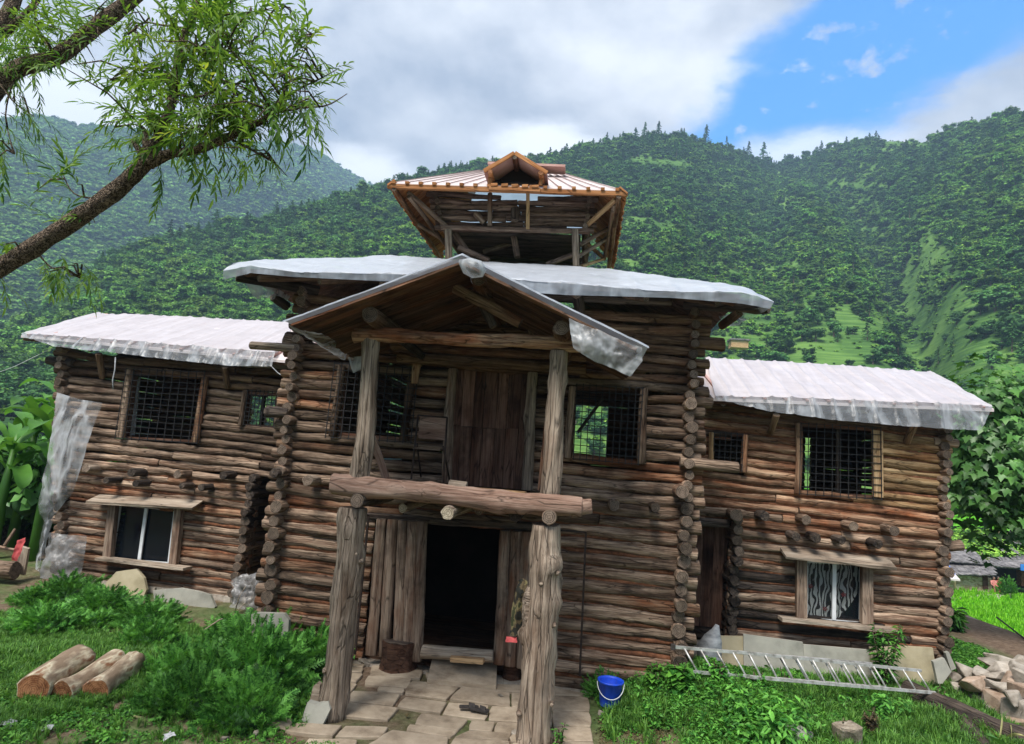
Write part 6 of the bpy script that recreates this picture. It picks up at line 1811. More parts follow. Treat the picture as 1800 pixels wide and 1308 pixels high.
# ================================================================== VILLAGE AND FIELDS TO THE RIGHT
def slates(name, parent, a, b, c, d, nr, nc, mat='slate', seed=0):
    """overlapping rough slates between eave a-b and ridge d-c"""
    rr = random.Random(seed); mb = MB(); a, b, c, d = map(Vector, (a, b, c, d)); nrm = (b - a).cross(d - a).normalized()
    if nrm.z < 0: nrm = -nrm
    for i in range(nr):
        for j in range(nc):
            u = (j + .5 + rr.uniform(-.2, .2) + .5 * (i % 2)) / nc; t = (i + .4) / nr
            if u > 1.02: continue
            p = a.lerp(b, u).lerp(d.lerp(c, u), t) + nrm * rr.uniform(.02, .07)
            x = (b - a).normalized(); w_ = (b - a).length / nc * rr.uniform(.9, 1.4); h_ = (d - a).length / nr * rr.uniform(1.1, 1.5)
            y = nrm.cross(x).normalized(); m3 = Matrix((x, y, nrm)).transposed() @ Matrix.Rotation(rr.uniform(-.2, .2), 3, 'Z') @ Matrix.Rotation(rr.uniform(0.02, .12), 3, 'X')
            mb.box(p, (w_, h_, .05), m3)
    o = mb.build(name, M[mat], parent); o['kind'] = 'stuff'; return o


def roofslab(parent, a, b, c, d, mat='slate', name='roof'):
    mb = MB(); v = [Vector(q) for q in (a, b, c, d)]; v += [q - Vector((0, 0, .12)) for q in v]
    mb.add(v, [(0, 1, 2, 3), (7, 6, 5, 4), (0, 4, 5, 1), (1, 5, 6, 2), (2, 6, 7, 3), (3, 7, 4, 0)]); return mb.build(name, M[mat], parent)


FZ_ = -4.1
def gp(x, y): return at(x, y, Z=FZ_)
YH = 45.0
def hp(x, y, Y=YH): return at(x, y, Y=Y)


# stone house with two-tier slate roof
hA = empty('stone_house', hp(1715, 1038), 'stone village house with a two-tiered slate roof and a brown door', 'house')
def wallbox(par, pxa, pxb, ytop, ybot, Y, depth, mat='masonry'):
    a, b = hp(pxa, ytop, Y), hp(pxb, ytop, Y); c = hp(pxa, ybot, Y); mb = MB(); mb.box(((a.x + b.x) / 2, Y + depth / 2, (a.z + c.z) / 2), (b.x - a.x, depth, a.z - c.z)); return mb.build('wall', M[mat], par)


wallbox(hA, 1680, 1743, 1010, 1050, YH, 4.5); a, b = hp(1727.5, 1013, YH - .06), hp(1736.5, 1036, YH - .06)
mb = MB(); mb.box(((a.x + b.x) / 2, YH - .04, (a.z + b.z) / 2), (b.x - a.x, .12, a.z - b.z)); mb.build('door', M['door'], hA)
a, b, c, d = hp(1660, 1009, YH - .7), hp(1748, 1010, YH - .7), hp(1742, 992, YH + 2.2), hp(1652, 986, YH + 2.2)
roofslab(hA, a, b, c, d); slates('slate', hA, a, b, c, d, 6, 24, seed=1)
wallbox(hA, 1660, 1735, 984, 1000, YH + 2.0, 2.5, 'dark')
a, b, c, d = hp(1654, 985, YH + 1.2), hp(1741, 992, YH + 1.2), hp(1708, 968, YH + 4.5), hp(1652, 965, YH + 4.5)
roofslab(hA, a, b, c, d); slates('slate', hA, a, b, c, d, 6, 22, seed=2)
# blue lean-to
hB = empty('lean_to', hp(1665, 1040, YH - 3), 'low stone shed with a blue tarpaulin and grey sheet roof by the rice field', 'shed')
wallbox(hB, 1650, 1680, 1018, 1050, YH - 3, 2)
roofslab(hB, hp(1645, 1007, YH - 3.3), hp(1680, 1010, YH - 3.3), hp(1667, 992, YH - 1.2), hp(1645, 990, YH - 1.2), 'bluetarp')
roofslab(hB, hp(1645, 1014, YH - 4), hp(1688, 1019, YH - 4), hp(1680, 1010, YH - 3.3), hp(1645, 1007, YH - 3.3), 'tin_pale', 'sheet_roof')
# house at the right edge
hC = empty('stone_house', hp(1780, 1036, YH + 2), 'village house with a long slate roof and dark open front, cut by the right edge', 'house')
wallbox(hC, 1772, 1850, 1000, 1032, YH + 3.0, 4, 'dark'); wallbox(hC, 1795, 1850, 1003, 1030, YH + 2.4, .6, 'clay')
a, b, c, d = hp(1738, 994, YH + 1.5), hp(1860, 1004, YH + 1.5), hp(1860, 974, YH + 5), hp(1742, 983, YH + 5)
roofslab(hC, a, b, c, d); slates('slate', hC, a, b, c, d, 7, 30, seed=3)
a, b = hp(1794, 993, YH + 1), hp(1812, 1003, YH + 1); mb = MB(); mb.box(((a.x + b.x) / 2, YH + 1, (a.z + b.z) / 2), (b.x - a.x, .1, .5)); mb.build('blue_awning', M['bluetarp'], hC)
# farther houses
YF = 72
hD = empty('stone_house', hp(1785, 975, YF), 'farther stone house with a wooden upper front above the slate roofs', 'house')
wallbox(hD, 1784, 1840, 938, 975, YF, 4); a, b, c, d = hp(1776, 938, YF - 1), hp(1845, 940, YF - 1), hp(1845, 927, YF + 3), hp(1784, 930, YF + 3)
roofslab(hD, a, b, c, d); slates('slate', hD, a, b, c, d, 5, 16, seed=4)
a, b, c, d = hp(1762, 962, YF - 6), hp(1800, 978, YF - 6), hp(1800, 958, YF - 2), hp(1775, 956, YF - 2)
hE = empty('slate_shed', hp(1780, 980, YF - 5), 'low slate-roofed shed in front of the farther stone house', 'shed')
roofslab(hE, a, b, c, d); slates('slate', hE, a, b, c, d, 5, 14, seed=5); wallbox(hE, 1768, 1800, 972, 985, YF - 4, 2, 'masonry')
for i, (pxa, pxb, yt, yb, Yh, lb) in enumerate([(1690, 1722, 962, 976, 62, 'small slate roof behind the two-tiered house, left of the maize patch'), (1728, 1762, 955, 968, 70, 'far slate roof among the maize, behind the village house'), (1748, 1790, 966, 980, 58, 'slate-roofed stone house between the two big village roofs')]):
    hg = empty('stone_house', hp((pxa + pxb) / 2, yb + 8, Yh), lb, 'house'); wallbox(hg, pxa + 2, pxb - 2, yb - 2, yb + 12, Yh, 3)
    a, b, c, d = hp(pxa - 2, yb, Yh - .8), hp(pxb + 2, yb + 1, Yh - .8), hp(pxb - 2, yt, Yh + 2.4), hp(pxa + 2, yt, Yh + 2.4); roofslab(hg, a, b, c, d); slates('slate', hg, a, b, c, d, 5, 14, seed=20 + i)
# hut glimpsed on the hillside meadow
p = at(1298, 604, Y=150); hF = empty('hut', p, 'tiny orange-brown hut on the hillside just above the right wing roof', 'hut')
mb = MB(); mb.box(p + Vector((0, 0, -.4)), (4.2, 3, 1.8)); mb.build('wall', M['newwood'], hF); mb = MB(); mb.box(p + Vector((0, 0, .75)), (5, 3.8, .4)); mb.build('roof', M['slate'], hF)

# terraced green fields behind the village
def terrace():
    mb = MB()
    for k in range(9):
        y = 92 + k * 7; z = -2.2 + k * .95
        mb.box((76 + k * 1.5, y + 4, z - 1), (110, 8.4, 2.0))
    o = mb.build('terraced_field', M['ricebase']); tag(o, kind='structure')


terrace()

# person sitting outdoors by the bush
def person(px, py, Y, shirt, label):
    b = at(px, py, Y=Y); s = 1.0
    r_ = empty('person', b, label, 'person', 'people sitting by the village houses')
    V = [(0, 0, .32), (0, -.02, .55), (0, -.02, .78), (0, -.03, .90), (.17, -.03, .78), (.24, -.15, .55), (.12, -.35, .45), (-.17, -.03, .78), (-.24, -.15, .55), (-.12, -.35, .45), (.12, -.30, .42), (.14, -.34, .06), (-.12, -.30, .42), (-.14, -.34, .06), (.14, -.5, .03), (-.14, -.5, .03)]
    E_ = [(0, 1), (1, 2), (2, 3), (2, 4), (4, 5), (5, 6), (2, 7), (7, 8), (8, 9), (0, 10), (10, 11), (11, 14), (0, 12), (12, 13), (13, 15)]
    Rr = [.16, .15, .13, .055, .07, .05, .035, .07, .05, .035, .085, .05, .085, .05, .035, .035]
    me = bpy.data.meshes.new('body'); me.from_pydata(V, E_, []); o = link('body', me, r_, b); me.materials.append(M[shirt])
    sk = o.modifiers.new('skin', 'SKIN'); o.modifiers.new('sub', 'SUBSURF').levels = 1
    for i, q in enumerate(me.skin_vertices[0].data if me.skin_vertices else []): q.radius = (Rr[i], Rr[i])
    if not me.skin_vertices:
        lay = None
    mb = MB(); v, f = ICO2; c = b + Vector((0, -.04, 1.02)); mb.add([c + Vector(x) * .11 for x in v * [.85, .95, 1.15]], f.tolist(), 0, True); mb.build('head', M['skin'], r_)
    mb = MB(); mb.add([c + Vector((0, .025, .03)) + Vector(x) * .12 for x in v * [.9, .95, 1.05]], f.tolist(), 0, True); mb.build('hair', M['rubber'], r_)


M['skin'] = simple('skin', [(0.3, (0.20, 0.10, 0.06)), (0.7, (0.28, 0.15, 0.10))], (3, 3, 3), 2, 0.6)
M['pinkcloth'] = simple('pink_cloth', [(0.3, (0.5, 0.16, 0.14)), (0.7, (0.66, 0.28, 0.24))], (5, 5, 5), 3, 0.8)
person(1747, 1040, YH - .8, 'pinkcloth', 'person in pale pink clothing sitting beside the village house door')
person(1755, 1040, YH - .4, 'redcloth', 'person in red clothing sitting next to the tall green bush')

# stone edging of the rice field
for i in range(34):
    rr = random.Random(i); px = 1652 + i * 4.6; py = 1052 - (i > 14) * 3 - max(0, 15 - i) * -.2
    p = at(px, py + rr.uniform(-1.5, 1.5), Z=-3.9); me = stone_np(900 + i, rr.uniform(.5, .9), .5, rr.uniform(.25, .45)); me.materials.append(M['stone'])
    tag(link('edging_stone', me, None, p, (0, 0, rr.uniform(0, 3))), 'rough stone in the low border at the far edge of the rice field', 'stone', 'border stones of the rice field')
# flat stones on the lip of the yard
for i, (x, y, lb) in enumerate([(1668, 1078, 'flat stone on the lip of the yard nearest the house corner'), (1686, 1085, 'flat stone on the lip of the yard, second from the house'), (1704, 1093, 'flat stone on the lip of the yard, third from the house'), (1722, 1101, 'flat stone on the lip of the yard farthest from the house')]):
    p = at(x, y, Z=.1); me = stone_np(960 + i, .9, .4, .14); me.materials.append(M['stone']); tag(link('lip_stone', me, None, p, (0, 0, -.9)), lb, 'stone', 'flat stones on the lip of the yard')


# ================================================================== PLANTS
def blade_tuft(seed, n=14, h=1.0, spread=.35, w=.03, bend=.5):
    rs = np.random.default_rng(seed); V = []; F = []; o = 0
    for k in range(n):
        a = rs.uniform(0, 6.28); r0 = rs.uniform(0, .12); hh = h * rs.uniform(.55, 1.1); L = spread * rs.uniform(.3, 1.2)
        d = np.array([math.cos(a), math.sin(a), 0]); s = np.array([-math.sin(a), math.cos(a), 0]); b = d * r0
        pts = [b, b + d * L * .2 + [0, 0, hh * .45], b + d * L * .55 + [0, 0, hh * .82], b + d * L * 1.05 + [0, 0, hh * (1 - bend * .3 * rs.uniform(0, 2))]]
        ws = [w, w * .9, w * .6, 0]
        for p, q in zip(pts, ws): V += [p - s * q, p + s * q]
        for j in range(3): F.append((o + 2 * j, o + 2 * j + 1, o + 2 * j + 3, o + 2 * j + 2))
        o += 8
    return np.array(V), np.array(F), np.zeros(len(F), int)


def leafy_clump(seed, n=26, spread=.5, h=.3, ls=.09, asp=.6):
    """low ground-cover clump: small folded leaves on a mound"""
    rs = np.random.default_rng(seed); a = rs.uniform(0, 6.28, n); r = spread * np.sqrt(rs.uniform(0, 1, n))
    P = np.stack([np.cos(a) * r, np.sin(a) * r, h * (1 - (r / spread) ** 2) * rs.uniform(.4, 1.1, n) + .02], 1)
    N = np.stack([np.cos(a) * .5, np.sin(a) * .5, np.ones(n)], 1) + rs.normal(0, .35, (n, 3)); N /= np.linalg.norm(N, axis=1)[:, None]
    t = np.cross(N, rs.normal(0, 1, (n, 3))); t /= np.linalg.norm(t, axis=1)[:, None]; b = np.cross(N, t); s = (ls * rs.uniform(.6, 1.3, n))[:, None]
    V = np.stack([P - t * s, P + b * s * asp - t * s * .1 + N * s * .18, P + t * s - N * s * .15, P - b * s * asp - t * s * .1 + N * s * .18], 1).reshape(-1, 3)
    f = np.arange(n * 4).reshape(n, 4)
    F = np.concatenate([f[:, [0, 1, 2]], f[:, [0, 2, 3]]])
    return V, F, np.zeros(len(F), int)


def pts_on_ground(poly, n, seed, test=None):
    """random ground positions inside an outline measured in the photograph"""
    rs = np.random.default_rng(seed); w = [at(x, y, Z=.12) for x, y in poly]; pl = [(p.x, p.y) for p in w]
    x0, x1 = min(p[0] for p in pl), max(p[0] for p in pl); y0, y1 = min(p[1] for p in pl), max(p[1] for p in pl); out = []
    while len(out) < n:
        x, y = rs.uniform(x0, x1), rs.uniform(y0, y1)
        if inside(pl, x, y) and (test is None or test(x, y, rs)): out.append((x, y))
    a = np.array(out); return np.stack([a[:, 0], a[:, 1], gz(a[:, 0], a[:, 1])], 1)


def soil_gap(x, y):
    """bare patches in the lawn"""
    v = noise.noise(Vector((x * .9, y * .9, 3.3))) + .5 * noise.noise(Vector((x * 2.6, y * 2.6, 1.3)))
    return v


TUFT = [variant('g_tuft_%d' % k, blade_tuft(k, 16, 1, .5, .028), [M['grassb']]) for k in range(4)]
CLO = [variant('h_clump_%d' % k, leafy_clump(k + 9, 30), [M['clover']]) for k in range(4)]
LAWN_L = [(-60, 1085), (120, 1060), (300, 1090), (480, 1130), (570, 1200), (540, 1260), (470, 1290), (420, 1330), (-80, 1340)]
P = pts_on_ground(LAWN_L, 9500, 1, lambda x, y, rs: rs.uniform() < (1.0 if soil_gap(x, y) > -.25 else .25) and not (x > -5.0 + (y + 2.2) * .6 and y < -1.9 and rs.uniform() < .93))
scatter('lawn_grass', TUFT, P, np.random.default_rng(1).uniform(.06, .15, len(P)) * (1 + .9 * np.clip(vnoise(P[:, 0], P[:, 1], 1.6, 5) + .15, 0, 1)), tilt=.2)
P = pts_on_ground(LAWN_L, 1500, 2, lambda x, y, rs: soil_gap(x + 5, y) > -.05 and not (x > -4.0 and y < -2.4))
scatter('lawn_ground_cover', CLO, P, np.random.default_rng(2).uniform(.12, .28, len(P)), tilt=.1)
RIGHT = [(1045, 1210), (1110, 1190), (1200, 1160), (1240, 1185), (1640, 1205), (1700, 1225), (1840, 1330), (1840, 1360), (1060, 1345)]
def rt_(x, y, rs):
    s = soil_gap(x + 20, y * 1.3)
    q = project(np.array([x]), np.array([y]), np.array([.15]))
    px, py = float(q[0][0]), float(q[1][0])
    if px < 1060 + (py - 1200) * .1: return False
    hole = ((px - 1140) / 75) ** 2 + ((py - 1290) / 22) ** 2 < 1 or ((px - 1500) / 70) ** 2 + ((py - 1235) / 9) ** 2 < 1 or ((px - 1420) / 35) ** 2 + ((py - 1265) / 10) ** 2 < 1
    return (s > -.4 or rs.uniform() < .5) and not (hole and rs.uniform() < .93)


P = pts_on_ground(RIGHT, 6200, 3, rt_)
mound = lambda P: .20 * np.exp(-((P[:, 0] - 2.6) / 1.6) ** 2 - ((P[:, 1] + .1) / .8) ** 2)
scatter('weedy_ground_cover', CLO, P + np.stack([0 * P[:, 0], 0 * P[:, 0], mound(P) * .5], 1), np.random.default_rng(3).uniform(.14, .34, len(P)) * (1 + .8 * np.clip(vnoise(P[:, 0], P[:, 1], 1.5, 8), -.4, 1)), tilt=.12)
P = pts_on_ground(RIGHT, 4200, 4, rt_)
TALL = [variant('j_weed_%d' % k, leafy_clump(90 + k, 60, .45, 1.0, .11, .42), [M['weed']]) for k in range(4)]
Pt = pts_on_ground([(1090, 1190), (1180, 1165), (1250, 1195), (1400, 1212), (1640, 1222), (1600, 1260), (1450, 1300), (1330, 1330), (1160, 1320), (1120, 1250)], 330, 44, rt_)
Pt = Pt[(project(Pt[:, 0], Pt[:, 1], Pt[:, 2])[1] > 1195)]
hh = .16 + .42 * np.clip(vnoise(Pt[:, 0], Pt[:, 1], 1.8, 18) + .1, 0, 1) + .12 * sm(3.0, 1.8, Pt[:, 0])
hh *= 1 - .55 * sm(.1, .7, Pt[:, 1]) * sm(1.9, 2.4, Pt[:, 0])
scatter('leafy_weeds', TALL, Pt, hh, tilt=.15)
scatter('weedy_grass', TUFT, P, np.random.default_rng(4).uniform(.10, .24, len(P)), tilt=.15)
# greenery round the yard: under the right corner, the bank, the left side
P = pts_on_ground([(1655, 1130), (1720, 1150), (1760, 1180), (1680, 1190), (1650, 1170)], 900, 6); scatter('corner_weeds', CLO, P, np.random.default_rng(6).uniform(.18, .4, len(P)), tilt=.2)
P = pts_on_ground([(300, 1230), (560, 1240), (500, 1300), (420, 1340), (180, 1340)], 260, 16); scatter('soil_weeds', CLO, P, np.random.default_rng(16).uniform(.07, .2, len(P)))
P = pts_on_ground([(560, 1285), (760, 1300), (1060, 1300), (1060, 1345), (420, 1345), (480, 1290)], 330, 17, lambda x, y, rs: soil_gap(x * 2, y * 2) > .18); scatter('path_edge_weeds', CLO, P, np.random.default_rng(17).uniform(.06, .16, len(P)))
# joints between the paving stones: crumbs, dead leaves, tiny weeds
P = pts_on_ground([(590, 1170), (1040, 1200), (1052, 1330), (480, 1330)], 700, 18); P[:, 2] += .0
rs = np.random.default_rng(18); scatter('grit_and_dead_leaves', [variant('m_grit_%d' % k, (lambda d: d)(leafy_clump(70 + k, 12, .8, .06, .14, .5)), [M['drybush']]) for k in range(2)], P - [0, 0, .012], rs.uniform(.05, .10, len(P)))
P = pts_on_ground([(1060, 1250), (1240, 1260), (1260, 1320), (1060, 1330)], 500, 19); scatter('fallen_leaf_litter', [variant('m_litter_%d' % k, leafy_clump(75 + k, 12, .8, .08, .16, .5), [M['drybush']]) for k in range(2)], P, rs.uniform(.06, .14, len(P)))
# rice
rs = np.random.default_rng(8); pts = []
while len(pts) < 24000:
    x, y = rs.uniform(9, 62), rs.uniform(4, 49)
    if inside(FIELD, x, y) and rs.uniform() < min(1, 18 / math.hypot(x, y + 9)): pts.append((x, y, FZ))
P = np.array(pts); scatter('rice_plants', [variant('r_rice_%d' % k, blade_tuft(40 + k, 12, 1, .35, .045, .6), [M['rice']]) for k in range(3)], P, rs.uniform(.35, .6, len(P)))
# brush on the bank and between the village houses
rs = np.random.default_rng(9)
SHR = [variant('v_shrub_%d' % k, broadleaf_np(120 + k, 260, .08, .5, 7), [M['forest_l'], M['bark'], M['core']]) for k in range(3)]
P = [tuple(at(rs.uniform(1655, 1700), rs.uniform(1050, 1095), Z=-1.5)) for _ in range(14)]
vs = []
for _ in range(420):
    px = rs.uniform(1600, 1860); Y = rs.uniform(56, 90); p = at(px, 900, Y=Y); vs.append((p.x, Y, g(p.x, Y)))
for _ in range(500):
    X = rs.uniform(-90, 90); Y = rs.uniform(95, 165); vs.append((X, Y, g(X, Y)))
for _ in range(260):
    X = rs.uniform(-60, -16); Y = rs.uniform(12, 95); vs.append((X, Y, g(X, Y)))
vs = np.array(vs); vs = vs[~((vs[:, 0] > 20) & (vs[:, 1] > 90) & (rs.uniform(0, 1, len(vs)) < .8))]
scatter('valley_brush', SHR, vs, rs.uniform(1.2, 3.6, len(vs)), sxy=1.2)
MZ = [variant('z_maize_%d' % k, blade_tuft(55 + k, 10, 1, .5, .05, .9), [M['straw'] if k == 0 else M['grassb']]) for k in range(3)]
mz = []
for _ in range(700):
    px = rs.uniform(1660, 1765); Y = rs.uniform(52, 66); p = at(px, 900, Y=Y); mz.append((p.x, Y, g(p.x, Y) + .6))
scatter('maize_patch', MZ, np.array(mz), rs.uniform(1.2, 2.2, len(mz)))


# ------------------------------------------------------------------ feathery bushes
def marigold_np(seed, n=620, R=.55, H=.55):
    rs = np.random.default_rng(seed); V = []; F = []; o = 0
    for k in range(n):
        a = rs.uniform(0, 6.28); e = math.asin(rs.uniform(.05, 1)); rr = rs.uniform(.6, 1.08)
        lump = 1 + .16 * math.sin(a * 4 + seed) * math.cos(e * 5) + .1 * math.sin(a * 9 + e * 7)
        c = np.array([math.cos(a) * math.cos(e) * R, math.sin(a) * math.cos(e) * R, math.sin(e) * H + .03]) * rr * lump
        d = np.array([math.cos(a) * math.cos(e), math.sin(a) * math.cos(e), math.sin(e) * .8 + .35]) + rs.normal(0, .35, 3); d /= np.linalg.norm(d)
        s = np.cross(d, rs.normal(0, 1, 3)); s /= np.linalg.norm(s); L = rs.uniform(.10, .19); w = L * .11
        u = np.cross(s, d)
        for j in range(5):                                         # paired narrow leaflets along the midrib
            t = (j + .6) / 5; b = c + d * L * t - u * L * .15 * t * t; ll = L * .42 * (1 - .45 * t)
            for sg in (-1, 1):
                tip = b + s * sg * ll + d * ll * .55
                V += [b - d * w, b + d * w, tip]; F.append((o, o + 1, o + 2)); o += 3
        tip = c + d * L * 1.25; V += [c - s * w, c + s * w, tip]; F.append((o, o + 1, o + 2)); o += 3
    V = np.array(V); F = np.array(F)
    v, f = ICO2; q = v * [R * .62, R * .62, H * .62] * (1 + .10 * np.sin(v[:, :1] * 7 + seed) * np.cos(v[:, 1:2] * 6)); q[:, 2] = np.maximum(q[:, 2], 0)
    return join([(V, F, 0), (q, f, 1)])


MG = []
for k in range(4):
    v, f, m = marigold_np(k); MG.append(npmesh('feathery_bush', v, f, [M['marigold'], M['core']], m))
bushes = [(120, 1052, .60, 'farthest left feathery green bush, before the grey plastic sheet'), (60, 1058, .45, 'small feathery bush at the left edge of the path'), (178, 1075, .55, 'feathery bush in front of the plastic at the left corner'), (262, 1095, .6, 'feathery bush before the yellowish leaning slab'),
          (80, 1105, .55, 'feathery bush nearest the left edge above the three cut logs'), (170, 1098, .42, 'feathery bush directly behind the three cut logs'), (262, 1132, .38, 'feathery bush at the far end of the shortest cut log'),
          (400, 1115, .45, 'low feathery bush by the dead branch'), (425, 1150, .58, 'feathery bush between dead branch and porch post'), (505, 1135, .68, 'tall rounded feathery bush against the tower wall'), (548, 1165, .5, 'feathery bush touching the left porch post'),
          (322, 1190, .5, 'feathery bush right of the shortest cut log'), (292, 1236, .36, 'feathery bush nearest the camera right of the cut logs'), (380, 1200, .65, 'large feathery bush at the centre of the left bed'), (455, 1200, .65, 'large feathery bush left of the pale stone block'), 
          (345, 1238, .52, 'feathery bush at the front edge above the bare soil'), (430, 1255, .52, 'feathery bush at the front beside the soil patch'), (1098, 1205, .36, 'small feathery bush behind the blue bucket'), (1062, 1215, .28, 'tiny feathery bush left of the blue bucket'), (1165, 1200, .42, 'dark feathery bush against the tower wall right of the bucket')]
for i, (px, py, r, lb) in enumerate(bushes):
    b = at(px, py, Z=.10); k = r / .55 * .88; k *= (1.0, .84, 1.06, .9)[i % 4]; o = link('feathery_bush', MG[i % 4], None, (b.x, b.y, g(b.x, b.y) - .02), (0, 0, i * 1.7), (k * 1.0, k * 1.0, k * (1.0 if py > 1120 else .72)))
    tag(o, lb, 'bush', 'feathery green bushes round the house')


# ------------------------------------------------------------------ leaves
def leaf_mesh(name, outline, fold, mat, droop=.0):
    """a leaf lying along +X with its own midrib fold; outline = half profile [(x, halfwidth)]"""
    V = []; F = []
    for i, (x, w) in enumerate(outline):
        z = -droop * x * x; V += [(x, -w, z + fold * w), (x, 0, z), (x, w, z + fold * w)]
    for i in range(len(outline) - 1):
        a = 3 * i; F += [(a, a + 1, a + 4, a + 3), (a + 1, a + 2, a + 5, a + 4)]
    return npmesh(name, V, F, [mat])


def palmate(name, mat, seed):
    rs = random.Random(seed); V = [(0, 0, 0)]; F = []; n = 0
    lob = [(-150, .35), (-128, .42), (-108, .28), (-75, .72), (-48, .45), (0, 1.0), (48, .45), (75, .72), (108, .28), (128, .42), (150, .35)]
    extra = []
    for i, (a, r) in enumerate(lob):
        extra.append((a, r * rs.uniform(.9, 1.1)))
    for a, r in extra: V.append((math.cos(rad(a)) * r, math.sin(rad(a)) * r, -.22 * r * r + .06 * math.sin(a)))
    for i in range(1, len(V) - 1): F.append((0, i, i + 1))
    V = np.array(V); V[:, 0] += .0
    return npmesh(name, V, F, [mat])


PALM = [palmate('leaf', M['bigleaf'], k) for k in range(5)]


def big_leaf_tree():
    c = at(1742, 796, Y=5.6); base = Vector((c.x + 2.3, c.y + .8, -1.0))
    t = empty('broad_leaved_tree', base, 'dense tree with large lobed leaves behind the right corner of the house', 'tree')
    mb = MB(); mb.tube([base, base + Vector((-.1, 0, 2.6)), c + Vector((.9, .2, .2)), c + Vector((.1, .1, .9))], [.18, .14, .10, .05], 10, 0, True, .2); mb.build('trunk', M['bark'], t)
    for k in range(5):
        a = k * 1.26; mb = MB(); mb.tube([c + Vector((0, .1, -.6 + .2 * k)), c + Vector((math.cos(a) * .6, math.sin(a) * .6, -.2 + .25 * k)), c + Vector((math.cos(a) * 1.1, math.sin(a) * 1.1, .0 + .3 * k))], [.06, .045, .02], 7); mb.build('branch', M['bark'], t)
    rs = np.random.default_rng(4); N_ = 2900; P = []
    for _ in range(N_):
        d = rs.normal(0, 1, 3); d /= np.linalg.norm(d); rr = rs.uniform(.55, 1.04)
        w = 1.0 + .12 * math.sin(d[0] * 5 + 2) + .12 * math.sin(d[2] * 6 + d[1] * 4)
        p = np.array([c.x + .15, c.y, c.z - .02]) + d * rr * w * [1.5, 1.35, 2.1]
        P.append((p, d))
    P.sort(key=lambda q: q[0][1] - 0.3 * q[1][0]); big = P[:300]; rest = P[300:]
    def place(p, d):
        nrm = Vector((d[0] * .8 + rs.normal(0, .3), d[1] * .8 - .25 + rs.normal(0, .3), abs(d[2]) * .6 + .45 + rs.normal(0, .25))).normalized()
        x = Vector((d[0] * .5 + rs.normal(0, .4), d[1] * .5 + rs.normal(0, .4), -1.1 + .5 * d[2])); x = (x - nrm * x.dot(nrm)).normalized(); y = nrm.cross(x)
        return Matrix((x, y, nrm)).transposed(), rs.uniform(.13, .22)
    for i, (p, d) in enumerate(big):
        m3, s = place(p, d); link('leaf', PALM[i % 5], t, Vector(p.tolist()), m3.to_euler(), (s, s, s))
    V = []; F = []; o = 0; base_v = [np.array([v.co[:] for v in m.vertices]) for m in PALM]; base_f = [np.array([q.vertices[:] for q in m.polygons]) for m in PALM]
    for i, (p, d) in enumerate(rest):
        m3, s = place(p, d); v = (np.array(m3) @ (base_v[i % 5] * s).T).T + p; V.append(v); F.append(base_f[i % 5] + o); o += len(v)
    V = np.concatenate(V); cc = V.mean(0); q = link('foliage', npmesh('foliage', V - cc, np.concatenate(F), [M['bigleaf']]), t, Vector(cc.tolist())); q['kind'] = 'stuff'
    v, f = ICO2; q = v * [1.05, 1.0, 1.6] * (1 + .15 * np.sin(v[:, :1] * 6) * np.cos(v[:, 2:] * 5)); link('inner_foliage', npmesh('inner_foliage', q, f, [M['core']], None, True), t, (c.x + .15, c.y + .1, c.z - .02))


big_leaf_tree()


def banana(px, py, Y, n, H, seed, label):
    b = at(px, py, Y=Y); b.z = g(b.x, b.y) if b.x > -16 else -1.0; rr = random.Random(seed)
    t = empty('banana_plant', b, label, 'banana plant', 'banana plants left of the house')
    mb = MB(); mb.tube([b, b + Vector((0, 0, H * .5)), b + Vector((.05, 0, H * .8))], [.12, .10, .06], 10, 0, True, .1); mb.build('stem', M['banana'], t)
    for k in range(n):
        a = k * 2.4 + rr.uniform(-.4, .4); L = rr.uniform(1.1, 1.8); e = rr.uniform(.35, 1.35); w = rr.uniform(.13, .21); V = []; F = []; m_ = 12
        o0 = b + Vector((0, 0, H * rr.uniform(.55, .85))); d = Vector((math.cos(a), math.sin(a), 0)); s = Vector((-math.sin(a), math.cos(a), 0)); p = o0.copy(); el = e
        for j in range(m_ + 1):
            u = j / m_; ww = 0.012 if u < .12 else w * math.sin(min(1, (u - .1) / .9 * 1.02) * math.pi * .96) ** .55 if u < 1 else .01
            nz_ = Vector((-math.sin(el) * math.cos(a), -math.sin(el) * math.sin(a), math.cos(el))); tear = .03 * math.sin(j * 5 + k)
            V += [p - s * ww + nz_ * (ww * .35 + tear), p, p + s * ww + nz_ * (ww * .35 - tear)]
            p = p + (d * math.cos(el) + Vector((0, 0, math.sin(el)))) * L / m_; el -= (1.9 + rr.uniform(-.2, .3)) * (.04 + .1 * u)
        for j in range(m_):
            q = 3 * j; F += [(q, q + 1, q + 4, q + 3), (q + 1, q + 2, q + 5, q + 4)]
        V = [Vector(v) - o0 for v in V]; link('leaf', npmesh('leaf', [tuple(v) for v in V], F, [M['banana']], None, True), t, o0)


banana(20, 960, 4.0, 13, 3.6, 1, 'tall banana plant with arching leaves nearest the left edge')
banana(62, 960, 3.2, 9, 3.1, 2, 'banana plant whose broad leaf touches the plastic sheet')
banana(-10, 950, 3.0, 9, 3.0, 3, 'banana plant cut by the left edge of the photo')
banana(62, 950, 6.0, 14, 4.3, 4, 'banana plant behind, with ragged leaves above the others')
rs = np.random.default_rng(31)
P = np.array([(x, y, g(x, y)) for x, y in zip(rs.uniform(-19, -12.2, 90), rs.uniform(3.4, 10, 90))])
scatter('left_undergrowth', [variant('u_shrub_%d' % k, broadleaf_np(150 + k, 420, .06, .5, 8), [M['bigleaf'], M['bark'], M['core']]) for k in range(3)], P, rs.uniform(1.0, 3.6, len(P)), sxy=.8)


